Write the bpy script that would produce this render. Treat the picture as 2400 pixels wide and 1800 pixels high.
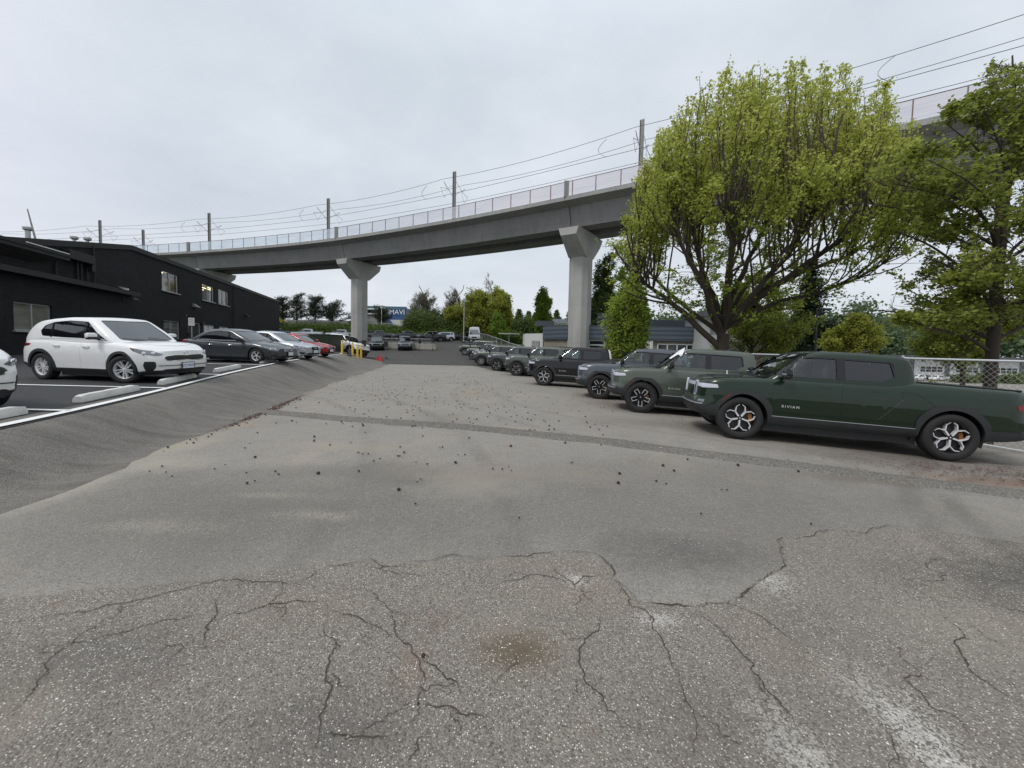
import bpy, bmesh, math, random
import numpy as np
from mathutils import Vector, Matrix, noise
PI=math.pi; rad=math.radians
for o in list(bpy.data.objects): bpy.data.objects.remove(o)
SC=bpy.context.scene; COL=SC.collection
random.seed(7)
def clamp(v,a=0.,b=1.): return a if v<a else b if v>b else v
def sstep(a,b,x):
    t=clamp((x-a)/(b-a)); return t*t*(3-2*t)
def lerp(a,b,t): return a+(b-a)*t
def tab(T,x):
    if x<=T[0][0]: return T[0][1]
    for (a,b),(c,d) in zip(T,T[1:]):
        if x<=c: return b+(d-b)*(x-a)/(c-a)
    return T[-1][1]
def smtab(T,x,w=.06):
    return (tab(T,x-w)+tab(T,x-w*.5)+tab(T,x)+tab(T,x+w*.5)+tab(T,x+w))/5
# ---------------------------------------------------------------- objects
def tagobj(o,label=None,cat=None,group=None,kind=None):
    if label: o['label']=label
    if cat: o['category']=cat
    if group: o['group']=group
    if kind: o['kind']=kind
    return o
def thing(name,label,cat,loc=(0,0,0),rz=0,group=None,rot=None):
    o=bpy.data.objects.new(name,None); o.empty_display_size=.2; COL.objects.link(o)
    o.location=loc; o.rotation_euler=rot if rot else (0,0,rz)
    return tagobj(o,label,cat,group)
def link(name,me,parent=None,mats=None,smooth=None):
    o=bpy.data.objects.new(name,me); COL.objects.link(o)
    if parent is not None: o.parent=parent
    if mats is not None:
        if not isinstance(mats,(list,tuple)): mats=[mats]
        for m in mats: me.materials.append(m)
    if smooth:
        me.shade_smooth()
        if smooth is not True: me.set_sharp_from_angle(angle=rad(smooth))
    return o
def mesh(name,V,F,mats=None,parent=None,smooth=None,mi=None):
    me=bpy.data.meshes.new(name); me.from_pydata([tuple(v) for v in V],[],F); me.update()
    if mi is not None: me.polygons.foreach_set('material_index',mi)
    return link(name,me,parent,mats,smooth)
def copy_tree(src,parent=None,only=None):
    r=src.copy(); COL.objects.link(r)
    if parent is not None: r.parent=parent; r.matrix_parent_inverse=src.matrix_parent_inverse.copy()
    for c in KIDS.get(src.name,[]) or [c for c in src.children]:
        if only is None or c.name.split('.')[0] in only: copy_tree(c,r,only)
    return r
KIDS={}
class MB:
    """collects simple shapes into one mesh"""
    def __init__(s): s.V=[];s.F=[];s.M=[]
    def add(s,V,F,m=0):
        n=len(s.V); s.V+= [tuple(v) for v in V]; s.F+=[tuple(i+n for i in f) for f in F]; s.M+=[m]*len(F); return s
    def box(s,c,d,m=0,M=None,b=0.):
        cx,cy,cz=c; dx,dy,dz=d[0]/2,d[1]/2,d[2]/2
        if b>0:
            bm=bmesh.new(); bmesh.ops.create_cube(bm,size=1)
            for v in bm.verts: v.co=Vector((v.co.x*2*dx,v.co.y*2*dy,v.co.z*2*dz))
            bmesh.ops.bevel(bm,geom=bm.edges[:],offset=b,segments=2,affect='EDGES',profile=.5)
            V=[v.co+Vector(c) if M is None else M@(v.co+Vector(c)) for v in bm.verts]
            bm.verts.index_update(); F=[[v.index for v in f.verts] for f in bm.faces]; bm.free()
            return s.add(V,F,m)
        V=[Vector((cx+i*dx,cy+j*dy,cz+k*dz)) for i in(-1,1) for j in(-1,1) for k in(-1,1)]
        if M is not None: V=[M@v for v in V]
        return s.add(V,[(0,1,3,2),(4,6,7,5),(0,4,5,1),(2,3,7,6),(0,2,6,4),(1,5,7,3)],m)
    def tube(s,P,R,n=8,m=0,cap=True):
        P=[Vector(p) for p in P]
        if not isinstance(R,(list,tuple)): R=[R]*len(P)
        V=[];F=[]
        up=Vector((0,0,1)) if abs((P[-1]-P[0]).normalized().z)<.9 else Vector((1,0,0))
        for i,p in enumerate(P):
            t=(P[min(i+1,len(P)-1)]-P[max(i-1,0)]).normalized()
            a=t.cross(up).normalized(); b=a.cross(t)
            for k in range(n):
                w=2*PI*k/n; V.append(p+(a*math.cos(w)+b*math.sin(w))*R[i])
        for i in range(len(P)-1):
            for k in range(n):
                F.append((i*n+k,i*n+(k+1)%n,(i+1)*n+(k+1)%n,(i+1)*n+k))
        if cap: F.append(tuple(range(n-1,-1,-1))); F.append(tuple((len(P)-1)*n+k for k in range(n)))
        return s.add(V,F,m)
    def lathe(s,prof,n=32,m=0,M=None,a0=0,a1=2*PI):
        """prof: (r,h) ; axis z (or M)"""
        V=[];F=[];full=abs(a1-a0-2*PI)<1e-6; k=n if full else n+1
        for r,h in prof:
            for i in range(k):
                w=a0+(a1-a0)*i/n; v=Vector((r*math.cos(w),r*math.sin(w),h)); V.append(M@v if M else v)
        for j in range(len(prof)-1):
            for i in range(n):
                i2=(i+1)%k; F.append((j*k+i,j*k+i2,(j+1)*k+i2,(j+1)*k+i))
        return s.add(V,F,m)
    def prism(s,poly,z0,z1,m=0,M=None):
        n=len(poly); V=[Vector((x,y,z0)) for x,y in poly]+[Vector((x,y,z1)) for x,y in poly]
        if M is not None: V=[M@v for v in V]
        F=[tuple(range(n-1,-1,-1)),tuple(range(n,2*n))]+[(i,(i+1)%n,n+(i+1)%n,n+i) for i in range(n)]
        return s.add(V,F,m)
    def build(s,name,mats=None,parent=None,smooth=None):
        return mesh(name,s.V,s.F,mats,parent,smooth,s.M)
# ---------------------------------------------------------------- materials
def newmat(name):
    m=bpy.data.materials.new(name); m.use_nodes=True; nt=m.node_tree
    for n in list(nt.nodes): nt.nodes.remove(n)
    out=nt.nodes.new('ShaderNodeOutputMaterial'); return m,nt,out
class G:
    def __init__(s,nt): s.nt=nt
    def n(s,t,**k):
        nd=s.nt.nodes.new('ShaderNode'+t)
        ins=k.pop('i',{})
        for a,b in k.items(): setattr(nd,a,b)
        for a,b in ins.items():
            sk=nd.inputs[a]
            if isinstance(b,bpy.types.NodeSocket): s.nt.links.new(b,sk)
            else: sk.default_value=b
        return nd
    def noise(s,vec,scale,detail=4,rough=.55,dist=0.):
        return s.n('TexNoise',i={'Vector':vec,'Scale':scale,'Detail':detail,'Roughness':rough,'Distortion':dist}).outputs['Fac']
    def ramp(s,fac,stops,interp='LINEAR'):
        r=s.n('ValToRGB',i={'Fac':fac}); cr=r.color_ramp; cr.interpolation=interp
        while len(cr.elements)<len(stops): cr.elements.new(.5)
        for e,(p,c) in zip(cr.elements,stops):
            e.position=p; e.color=(c,c,c,1) if isinstance(c,(int,float)) else (*c,1)
        return r.outputs['Color']
    def mix(s,f,a,b,mode='MIX'):
        m=s.n('Mix',data_type='RGBA',blend_type=mode)
        for sk,v in ((m.inputs[0],f),(m.inputs[6],a),(m.inputs[7],b)):
            if isinstance(v,bpy.types.NodeSocket): s.nt.links.new(v,sk)
            elif isinstance(v,(int,float)): sk.default_value=v if sk==m.inputs[0] else (v,v,v,1)
            else: sk.default_value=(*v,1)
        return m.outputs[2]
    def math(s,op,a,b=0.,c=None):
        m=s.n('Math',operation=op)
        for sk,v in zip(m.inputs,(a,b,c)):
            if v is None: continue
            if isinstance(v,bpy.types.NodeSocket): s.nt.links.new(v,sk)
            else: sk.default_value=v
        return m.outputs[0]
    def objc(s): return s.n('TexCoord').outputs['Object']
    def pos(s): return s.n('NewGeometry').outputs['Position']
    def bump(s,h,strength=.3,dist=.01,normal=None):
        i={'Height':h,'Strength':strength,'Distance':dist}
        if normal: i['Normal']=normal
        return s.n('Bump',i=i).outputs['Normal']
    def bsdf(s,out,col,rough=.5,metal=0.,normal=None,**k):
        b=s.n('BsdfPrincipled')
        def st(nm,v):
            sk=b.inputs[nm]
            if isinstance(v,bpy.types.NodeSocket): s.nt.links.new(v,sk)
            elif isinstance(v,tuple): sk.default_value=(*v,1) if len(v)==3 else v
            else: sk.default_value=v
        st('Base Color',col if not isinstance(col,(int,float)) else (col,)*3); st('Roughness',rough); st('Metallic',metal)
        if normal: st('Normal',normal)
        for a,v in k.items(): st(a.replace('_',' '),v)
        if out is not None: s.nt.links.new(b.outputs[0],out.inputs[0])
        return b
def simple(name,col,rough=.5,metal=0.,var=.12,vs=3.,bump=0.,bs=40.,**k):
    m,nt,out=newmat(name); g=G(nt); v=g.objc()
    c=tuple(col)
    f=g.noise(v,vs,5)
    cc=g.mix(f,tuple(x*(1-var) for x in c),tuple(min(1,x*(1+var)) for x in c)) if var>0 else c
    nrm=g.bump(g.noise(v,bs,3),bump,.01) if bump>0 else None
    r=g.math('MULTIPLY_ADD',f,.12,rough-.06) if rough>.1 else rough
    g.bsdf(out,cc,r,metal,nrm,**k); return m
def paint(name,col,metal=.0,rough=.3,dust=.05):
    m,nt,out=newmat(name); g=G(nt); v=g.objc()
    f=g.noise(v,2.2,6,.6); sx=g.n('SeparateXYZ',i={0:v}).outputs[2]
    low=g.math('MULTIPLY',g.ramp(g.math('DIVIDE',sx,2.),[(0.15,1),(.45,0)]),g.noise(v,6,5))
    c=g.mix(g.math('MULTIPLY',low,dust*2.),tuple(col),(.12,.105,.09))
    c=g.mix(g.math('MULTIPLY',f,dust*.12),c,(.2,.19,.18))
    g.bsdf(out,c,g.math('MULTIPLY_ADD',f,.12,rough-.04),metal,None,Coat_Weight=.75,Coat_Roughness=.03,Specular_IOR_Level=.25); return m
def asphalt(name,c1,c2,stone=.5,stone_sc=95.,stone_amt=.1,light=(.5,.48,.43),stain=True,bumpd=.006,sand=None,big=.35,streak=0.,tracks=()):
    m,nt,out=newmat(name); g=G(nt); v=g.pos()
    L=g.noise(v,big,6,.62); M_=g.noise(v,2.3,6,.65); S=g.noise(v,55,3,.6)
    base=g.mix(g.ramp(L,[(.3,0),(.7,1)]),c1,c2)
    base=g.mix(g.math('MULTIPLY',g.ramp(M_,[(.35,0),(.75,1)]),.45),base,tuple(x*.72 for x in c1))
    vo=g.n('TexVoronoi',i={'Vector':v,'Scale':stone_sc}); cell=g.n('SeparateColor',i={0:vo.outputs['Color']})
    r1=cell.outputs[0]; r2=cell.outputs[1]
    d=g.ramp(vo.outputs['Distance'],[(.32,1),(.5,0)])
    patchy=g.ramp(g.noise(v,.9,4),[(.3,.55),(.7,1.)])
    lt=g.math('MULTIPLY',g.math('MULTIPLY',g.math('GREATER_THAN',r1,1-stone_amt),g.ramp(vo.outputs['Distance'],[(.25,1),(.42,0)])),patchy)
    dk=g.math('MULTIPLY',g.math('LESS_THAN',r1,.45),.62)
    lc=g.mix(r2,light,tuple(x*.5 for x in light))
    base=g.mix(g.math('MULTIPLY',dk,stone),base,tuple(x*.35 for x in c1))
    base=g.mix(g.math('MULTIPLY',g.math('MULTIPLY',r2,.5),stone),base,tuple(min(1,x*1.7) for x in c2))
    base=g.mix(g.math('MULTIPLY',S,.35),base,tuple(x*.5 for x in c1))
    vf=g.n('TexVoronoi',i={'Vector':v,'Scale':stone_sc*2.1}); rf=g.n('SeparateColor',i={0:vf.outputs['Color']}); base=g.mix(g.math('MULTIPLY',rf.outputs[0],.4*stone),base,g.mix(rf.outputs[1],tuple(x*.3 for x in c1),tuple(min(1,x*1.9) for x in c2)))
    if stain:
        st=g.ramp(g.noise(v,.55,9,.74,.6),[(.54,0),(.66,1)])
        base=g.mix(g.math('MULTIPLY',st,.55),base,(.33,.285,.22))
        st2=g.ramp(g.noise(g.n('VectorMath',operation='ADD',i={0:v,1:(31,7,0)}).outputs[0],.4,6,.6),[(.55,0),(.75,1)])
        base=g.mix(g.math('MULTIPLY',st2,.4),base,tuple(x*.6 for x in c1))
        st3=g.ramp(g.noise(g.n('VectorMath',operation='ADD',i={0:v,1:(3,77,0)}).outputs[0],1.1,7,.7),[(.6,0),(.75,1)])
        base=g.mix(g.math('MULTIPLY',st3,.45),base,(.16,.095,.06))
    if streak:
        q=g.n('VectorRotate',rotation_type='Z_AXIS',i={'Vector':v,'Angle':rad(-38)}).outputs[0]; q=g.n('VectorMath',operation='MULTIPLY',i={0:q,1:(.5,3.6,1.)}).outputs[0]
        s1=g.noise(q,1.3,6,.7,.4); base=g.mix(g.math('MULTIPLY',g.ramp(s1,[(.50,0),(.68,1)]),streak),base,tuple(x*.45 for x in c1)); base=g.mix(g.math('MULTIPLY',g.ramp(s1,[(.34,1),(.46,0)]),streak*.6),base,tuple(min(1,x*1.5) for x in c2))
    for (cx,cy,r,w,amt) in tracks:
        q=g.n('VectorMath',operation='SUBTRACT',i={0:v,1:(cx,cy,0)}).outputs[0]; q=g.n('VectorMath',operation='MULTIPLY',i={0:q,1:(1,1,0)}).outputs[0]
        ln=g.n('VectorMath',operation='LENGTH',i={0:q}).outputs['Value']; ln=g.math('ABSOLUTE',g.math('SUBTRACT',ln,r))
        f=g.math('MULTIPLY',g.ramp(g.math('DIVIDE',ln,w),[(.35,1),(1.,0)]),g.ramp(g.noise(v,1.1,7,.75),[(.38,0),(.62,1)]))
        base=g.mix(g.math('MULTIPLY',f,amt),base,tuple(x*.5 for x in c1))
    if sand:
        for (x,y,rx,ry,col,amt,*spk) in sand:
            q=g.n('VectorMath',operation='SUBTRACT',i={0:v,1:(x,y,0)}).outputs[0]
            q=g.n('VectorMath',operation='MULTIPLY',i={0:q,1:(1/rx,1/ry,0)}).outputs[0]
            ln=g.n('VectorMath',operation='LENGTH',i={0:q}).outputs['Value']
            ln=g.math('ADD',ln,g.math('MULTIPLY',g.math('SUBTRACT',g.noise(v,min(30,3.2/max(rx,ry)),6,.75),.5),1.7))
            f=g.ramp(ln,[(.2,1),(1.,0)])
            f=g.math('MULTIPLY',f,g.ramp(g.noise(v,18,4,.8),[(.3,.45),(.65,1)]))
            if spk: f=g.math('MULTIPLY',f,g.ramp(g.math('ADD',g.math('MULTIPLY',r2,.75),g.math('MULTIPLY',f,.5)),[(.45,0),(.85,1)]))
            base=g.mix(g.math('MULTIPLY',f,amt),base,col)
    base=g.mix(g.math('MINIMUM',g.math('MULTIPLY',lt,1.15),1.),base,lc)
    vo2=g.n('TexVoronoi',i={'Vector':v,'Scale':stone_sc*.42}); r3=g.n('SeparateColor',i={0:vo2.outputs['Color']}).outputs[0]; big_=g.math('MULTIPLY',g.math('GREATER_THAN',r3,1-stone_amt*.16),g.ramp(vo2.outputs['Distance'],[(.16,1),(.26,0)]))
    base=g.mix(g.math('MULTIPLY',big_,.85),base,light)
    h=g.math('ADD',g.math('MULTIPLY',vo.outputs['Distance'],-1.),g.math('MULTIPLY',g.noise(v,14,5),1.2))
    g.bsdf(out,base,g.math('MULTIPLY_ADD',M_,.2,.72),0,g.bump(h,.7,bumpd),Specular_IOR_Level=.3); return m
def glassmat(name,col=(.6,.68,.66),tr=.55,rough=.03,dark=(.02,.022,.024),ior=1.55):
    m,nt,out=newmat(name); g=G(nt)
    d=g.bsdf(None,dark,rough,0,None,Specular_IOR_Level=.6)
    t=g.n('BsdfTransparent',i={'Color':(*col,1)})
    gl=g.n('BsdfGlossy',i={'Roughness':rough,'Color':(.9,.93,.95,1)})
    fr=g.n('Fresnel',i={'IOR':ior})
    a=g.n('MixShader',i={0:tr,1:d.outputs[0],2:t.outputs[0]})
    b=g.n('MixShader',i={0:fr.outputs[0],1:a.outputs[0],2:gl.outputs[0]})
    nt.links.new(b.outputs[0],out.inputs[0]); return m
def leafmat(name,c1,c2,trans=.35,low=None,zl=0,zh=1):
    m,nt,out=newmat(name); g=G(nt)
    r=g.n('NewGeometry').outputs['Random Per Island']; v=g.objc()
    f=g.math('ADD',g.math('MULTIPLY',r,.6),g.math('MULTIPLY',g.noise(v,.45,3),.5))
    c=g.mix(g.ramp(f,[(.2,0),(.85,1)]),c1,c2)
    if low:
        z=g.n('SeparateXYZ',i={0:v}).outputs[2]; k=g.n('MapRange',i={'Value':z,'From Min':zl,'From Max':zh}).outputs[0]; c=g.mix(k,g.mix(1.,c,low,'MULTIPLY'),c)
    d=g.bsdf(None,c,.55,0,None,Specular_IOR_Level=.25)
    t=g.n('BsdfTranslucent',i={'Color':c})
    s=g.n('MixShader',i={0:trans,1:d.outputs[0],2:t.outputs[0]}); nt.links.new(s.outputs[0],out.inputs[0]); return m
def emis(name,col,st):
    m,nt,out=newmat(name); g=G(nt); e=g.n('Emission',i={'Color':(*col,1),'Strength':st}); nt.links.new(e.outputs[0],out.inputs[0]); return m
# ---------------------------------------------------------------- camera, sky, sun
cam=bpy.data.cameras.new('camera'); camo=bpy.data.objects.new('camera',cam); COL.objects.link(camo)
cam.sensor_width=36; cam.lens=36*940/2400; cam.clip_end=3000; cam.clip_start=.05; cam.shift_y=-36/2400
camo.matrix_world=Matrix.Translation((0,0,1.7))@Matrix.Rotation(rad(90-2.96),4,'X')@Matrix.Rotation(rad(1.2),4,'Z')
SC.camera=camo
SC.render.engine='CYCLES'; SC.view_settings.view_transform='Standard'; SC.view_settings.look='None'; SC.view_settings.exposure=0
SC.cycles.max_bounces=6; SC.cycles.transparent_max_bounces=24; SC.cycles.diffuse_bounces=3; SC.cycles.glossy_bounces=3
W=bpy.data.worlds.new('World'); SC.world=W; W.use_nodes=True; nt=W.node_tree
for n in list(nt.nodes): nt.nodes.remove(n)
g=G(nt); wo=nt.nodes.new('ShaderNodeOutputWorld')
sky=g.n('TexSky',sky_type='NISHITA',sun_disc=False,sun_elevation=rad(52),sun_rotation=rad(-125),air_density=1.,dust_density=3.,ozone_density=1.)
dv=g.n('TexCoord').outputs['Generated']; sp=g.n('SeparateXYZ',i={0:dv})
# project the direction onto a high cloud layer so the overcast has soft structure
zz=g.math('MAXIMUM',sp.outputs[2],.0); den=g.math('ADD',zz,.22)
cv=g.n('CombineXYZ',i={0:g.math('DIVIDE',sp.outputs[0],den),1:g.math('DIVIDE',sp.outputs[1],den),2:0.}).outputs[0]
n1=g.noise(cv,.9,6,.5,.3); n2=g.noise(cv,2.6,5,.55,.2)
cl=g.math('ADD',g.math('MULTIPLY',n1,.72),g.math('MULTIPLY',n2,.28))
cc=g.ramp(cl,[(.32,(.47,.53,.59)),(.5,(.575,.63,.685)),(.68,(.70,.745,.795))])
lav=g.ramp(g.noise(cv,.5,3,.5),[(.4,0),(.65,1)])
cc=g.mix(g.math('MULTIPLY',lav,.3),cc,(.68,.66,.77))
hz=g.ramp(zz,[(0,1),(.28,0)]); cc=g.mix(g.math('MULTIPLY',hz,.55),cc,(.69,.72,.755))
zen=g.ramp(zz,[(.55,1.),(1.,1.5)]); cc=g.mix(1.,cc,zen,'MULTIPLY')
bg1=g.n('Background',i={'Color':cc,'Strength':1.24}); bg0=g.n('Background',i={'Color':sky.outputs[0],'Strength':.08})
mx=g.n('MixShader',i={0:.92,1:bg0.outputs[0],2:bg1.outputs[0]}); nt.links.new(mx.outputs[0],wo.inputs[0])
sl=bpy.data.lights.new('sun','SUN'); sl.energy=1.6; sl.angle=rad(16); sl.color=(1.,.97,.93)
so=bpy.data.objects.new('sun',sl); COL.objects.link(so); so.rotation_euler=(rad(38),0,rad(-55)); so.location=(0,0,60)
M={}
def concrete(name,c):
    m,nt,out=newmat(name); g=G(nt); v=g.pos()
    st=g.noise(g.n('VectorMath',operation='MULTIPLY',i={0:v,1:(1.6,1.6,.10)}).outputs[0],1.,6,.65); bl=g.noise(v,.35,6,.6); fi=g.noise(v,9.,4,.7)
    cc=g.mix(g.ramp(bl,[(.3,0),(.7,1)]),tuple(x*.86 for x in c),tuple(x*1.1 for x in c))
    cc=g.mix(g.math('MULTIPLY',g.ramp(st,[(.5,0),(.72,1)]),.42),cc,tuple(x*.55 for x in c))
    cc=g.mix(g.math('MULTIPLY',g.ramp(st,[(.26,1),(.42,0)]),.22),cc,tuple(min(1,x*1.35) for x in c))
    z=g.n('SeparateXYZ',i={0:v}).outputs[2]; ln=g.math('LESS_THAN',g.math('FRACT',g.math('MULTIPLY',z,1/2.4)),.012)
    cc=g.mix(g.math('MULTIPLY',ln,.35),cc,tuple(x*.45 for x in c))
    cc=g.mix(g.math('MULTIPLY',fi,.25),cc,tuple(x*.75 for x in c))
    g.bsdf(out,cc,.88,0,g.bump(fi,.25,.01),Specular_IOR_Level=.25); return m
M['pale']=asphalt('old_asphalt',(.215,.198,.173),(.30,.277,.243),.8,95.,.12,stain=True,tracks=((14,-3,12.,.16,.55),(14,-3,10.4,.16,.5),(9.5,1.0,5.6,.14,.5),(-16,2,14.4,.2,.35),(-16,2,16.1,.2,.35),(9,16,9.6,.18,.35),(9,16,11.2,.18,.35)),
  sand=[(.3,4.1,7.6,1.9,(.125,.117,.105),.7),(-3.4,4.0,3.4,1.6,(.13,.122,.108),.5),(3.4,5.6,4.,1.3,(.13,.122,.11),.6),(1.5,3.3,1.,.5,(.10,.094,.085),.8),(-1.5,5.3,2.2,.6,(.125,.115,.10),.6),(-2.6,6.6,1.6,.5,(.30,.265,.21),.55),(-1.9,3.9,.7,.2,(.40,.36,.28),.55,1),(-3.2,3.6,.9,.22,(.38,.34,.27),.5,1),(-2.6,4.4,.8,.16,(.38,.34,.27),.5,1),(-.5,5.0,.9,.9,(.30,.27,.22),.6),(-.1,5.4,2.2,.45,(.25,.215,.17),.5),
  (-6.2,8.2,1.2,.6,(.32,.20,.12),.6),(-4.9,5.5,1.,.5,(.34,.31,.25),.8),(-5.0,4.3,.45,1.3,(.36,.33,.27),.8),(-5.3,6.3,.4,1.2,(.35,.32,.26),.7),(-5.75,7.8,.45,1.1,(.34,.29,.22),.6),(-7.2,13.5,.6,2.2,(.24,.15,.10),.4),(-8.6,19.5,.7,3.,(.25,.17,.12),.4),(-5.6,6.6,.9,1.1,(.33,.29,.22),.6),(-1.4,15,.9,2.2,(.27,.2,.13),.45),(-.9,17.5,5.5,7.,(.285,.265,.225),.35),(-4,26,6,7,(.285,.27,.24),.4),(5.3,5.6,1.8,.35,(.13,.1,.075),.7),(7.6,5.9,2.,.5,(.16,.085,.05),.8),(5.6,3.2,1.6,.7,(.085,.08,.075),.75),(3.4,9.5,2.2,1.,(.14,.115,.09),.6),(7.4,7.2,2.6,1.2,(.10,.08,.065),.8),(3.2,13.,1.5,1.5,(.16,.11,.08),.5)])
M['coarse']=asphalt('exposed_aggregate_asphalt',(.16,.143,.122),(.245,.22,.188),1.,105.,.2,light=(.86,.83,.73),stain=True,bumpd=.01,tracks=((9.5,1.0,5.6,.22,.8),(10.2,.6,5.4,.3,.7),(14,-3,12.,.16,.4)),
  sand=[(.06,2.17,.30,.19,(.085,.052,.026),1.),(.07,2.16,.20,.13,(.075,.045,.022),1.),(.06,2.2,.42,.30,(.22,.185,.14),.55),(1.85,1.65,.24,.62,(.72,.70,.64),.6,1),(1.25,1.55,.2,.5,(.70,.68,.62),.5,1),(3.,2.4,.9,.35,(.30,.27,.22),.4),(1.95,2.95,.26,.34,(.70,.67,.6),.55,1),(.95,2.45,.2,.12,(.7,.69,.65),.6,1),(.5,2.85,.14,.16,(.7,.68,.62),.8,1),(-1.3,2.5,.5,.3,(.22,.165,.12),.28),(-.5,2.05,.14,.25,(.20,.13,.085),.4),(1.55,2.3,.35,.5,(.22,.18,.14),.3),(-.8,1.7,.5,.3,(.09,.085,.078),.5),(.9,1.7,.4,.4,(.10,.092,.084),.45),(-2.1,2.1,.6,.3,(.10,.095,.085),.5),(.35,3.05,.7,.16,(.25,.20,.15),.35),(.5,2.7,.6,.3,(.25,.2,.15),.4),(4.2,3.0,1.5,.45,(.07,.066,.06),.85),(-3.,1.8,1.6,.5,(.10,.095,.085),.5)])
M['dark']=asphalt('newer_asphalt',(.058,.056,.053),(.085,.08,.073),.5,80.,.02,light=(.35,.33,.28),stain=False,big=.5)
M['bank']=asphalt('worn_bank_asphalt',(.13,.121,.108),(.22,.204,.178),.6,90.,.04,light=(.4,.38,.33),stain=False,bumpd=.01,big=.8,streak=.4)
M['fresh']=asphalt('fresh_asphalt',(.04,.041,.043),(.06,.06,.061),.4,90.,.0,stain=False,bumpd=.004)
M['berm']=asphalt('berm_asphalt',(.12,.112,.10),(.19,.178,.155),.8,50.,.12,stain=False,bumpd=.02)
M['white_line']=simple('road_paint_white',(.78,.78,.76),.7,var=.1,vs=9,bump=.2,bs=60)
M['crack']=simple('crack_dirt',(.05,.042,.032),.95,var=.4,vs=20)
M['crackedge']=simple('crack_edge_sand',(.16,.125,.085),.95,var=.4,vs=12)
M['concrete']=concrete('concrete',(.33,.328,.315))
M['concrete2']=concrete('concrete_light',(.40,.395,.375))
M['girder']=concrete('girder_concrete',(.26,.26,.255))
M['stop']=simple('wheel_stop_concrete',(.62,.61,.575),.85,var=.25,vs=6,bump=.5,bs=30)
M['oldconc']=simple('weathered_concrete',(.38,.36,.31),.9,var=.3,vs=2,bump=.4,bs=10)
M['steel']=simple('galvanised_steel',(.36,.37,.38),.45,.7,var=.12,vs=8)
M['pole']=simple('pole_steel',(.23,.225,.21),.6,.3,var=.15,vs=3)
M['rail']=simple('railing_rust_paint',(.15,.085,.075),.6,.2)
M['wire']=simple('wire',(.12,.12,.13),.5,.5)
M['black']=simple('black_plastic',(.014,.014,.015),.5,var=.2,vs=8)
M['blackgloss']=simple('gloss_black',(.01,.01,.011),.08,var=0)
M['clad']=simple('dark_cladding',(.022,.024,.025),.55,var=.2,vs=6,bump=.1,bs=120)
M['tyre']=simple('tyre_rubber',(.017,.0165,.016),.8,var=.35,vs=9,bump=.4,bs=60)
M['silver']=simple('machined_alloy',(.78,.78,.79),.3,.35,var=.05)
M['rimdark']=simple('dark_alloy',(.022,.023,.025),.4,.5,var=.1)
M['chrome']=simple('chrome',(.7,.7,.72),.1,1.,var=0)
M['orange']=simple('brake_caliper_orange',(.36,.13,.015),.45)
M['amber']=simple('amber_marker',(.16,.035,.01),.3)
M['lamp']=simple('lamp_white',(.50,.50,.58),.12,var=.05)
M['lampglass']=simple('lamp_clear',(.22,.23,.25),.08,.6,var=.5,vs=14)
M['red_lamp']=simple('red_lamp',(.18,.008,.012),.1,var=.1)
M['glass']=glassmat('window_glass',(.84,.93,.90),.92,ior=1.8)
M['privacy']=glassmat('privacy_glass',(.15,.15,.17),.45,dark=(.012,.012,.015))
M['shield']=glassmat('windshield_glass',(.55,.63,.61),.62,ior=2.1)
M['seat']=simple('seat_leather',(.10,.095,.088),.6)
M['dash']=simple('dashboard',(.06,.058,.055),.6)
M['paper']=simple('paper',(.75,.76,.75),.8,var=.05)
M['plate']=simple('plate_white',(.62,.66,.72),.5,var=.03)
M['blue_ink']=simple('blue_ink',(.02,.04,.18),.5,var=0)
M['red_ink']=simple('red_ink',(.5,.03,.03),.5,var=0)
M['white']=simple('white_paint',(.72,.72,.70),.5,var=.06)
M['yellow']=simple('bollard_yellow',(.72,.50,.06),.5,var=.15,vs=5)
M['cabinet']=simple('utility_green',(.022,.032,.02),.45,var=.15)
M['bark']=simple('bark',(.06,.047,.036),.95,var=.45,vs=9,bump=.9,bs=14)
M['barkgrey']=simple('bark_grey',(.13,.12,.11),.95,var=.3,vs=7,bump=.6,bs=14)
M['pod']=simple('seed_pod',(.045,.02,.014),.8,var=.4,vs=30)
M['litter']=simple('leaf_litter',(.10,.04,.022),.9,var=.5,vs=20)
P={}
for k,c,mt in (('green',(.005,.019,.007),.3),('sage',(.085,.10,.08),.35),('sage2',(.07,.085,.07),.35),('slate',(.085,.095,.11),.4),('black',(.005,.005,.006),.2),('white',(.78,.78,.77),0.),
  ('graphite',(.062,.068,.075),.45),('silverp',(.50,.53,.57),.55),('red',(.35,.008,.014),.2),('bluep',(.03,.075,.14),.3),('dkgrey',(.03,.034,.037),.4),('maroon',(.07,.016,.02),.3)):
    P[k]=paint('car_paint_'+k,c,mt,.32 if mt else .3)
# ---------------------------------------------------------------- terrain heights
TOE=[(-8,-3.2),(0,-4.4),(4,-5.15),(9.4,-6.2),(17,-7.95),(33,-10.6),(36,-11.2),(40,-13),(50,-17),(60,-22),(90,-30)]
CRE=[(-8,-4.6),(0,-5.5),(5.3,-6.62),(9.2,-7.95),(12,-8.9),(18.4,-10.45),(34,-14.4),(38,-16.5),(44,-21),(60,-33),(90,-45)]
ZL=[(-8,.50),(5,.53),(8,.56),(10,.59),(17,.82),(22,.88),(35,.87),(50,.9),(57,.98),(64,1.6),(70,2.35),(76,2.6),(200,2.8)]
ZD=[(-8,0),(32,0),(36,.06),(38,.14),(45,.46),(50,.63),(58,.98),(64,1.6),(70,2.35),(76,2.6),(200,2.8)]
ZF=[(-8,-.4),(8,-.34),(23,-.22),(43,-.12),(50,.55),(56,1.0),(64,2.0),(70,2.6),(100,3.),(200,3.)]
def toe(y): return smtab(TOE,y,1.5)
def cre(y): return smtab(CRE,y,1.5)
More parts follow.
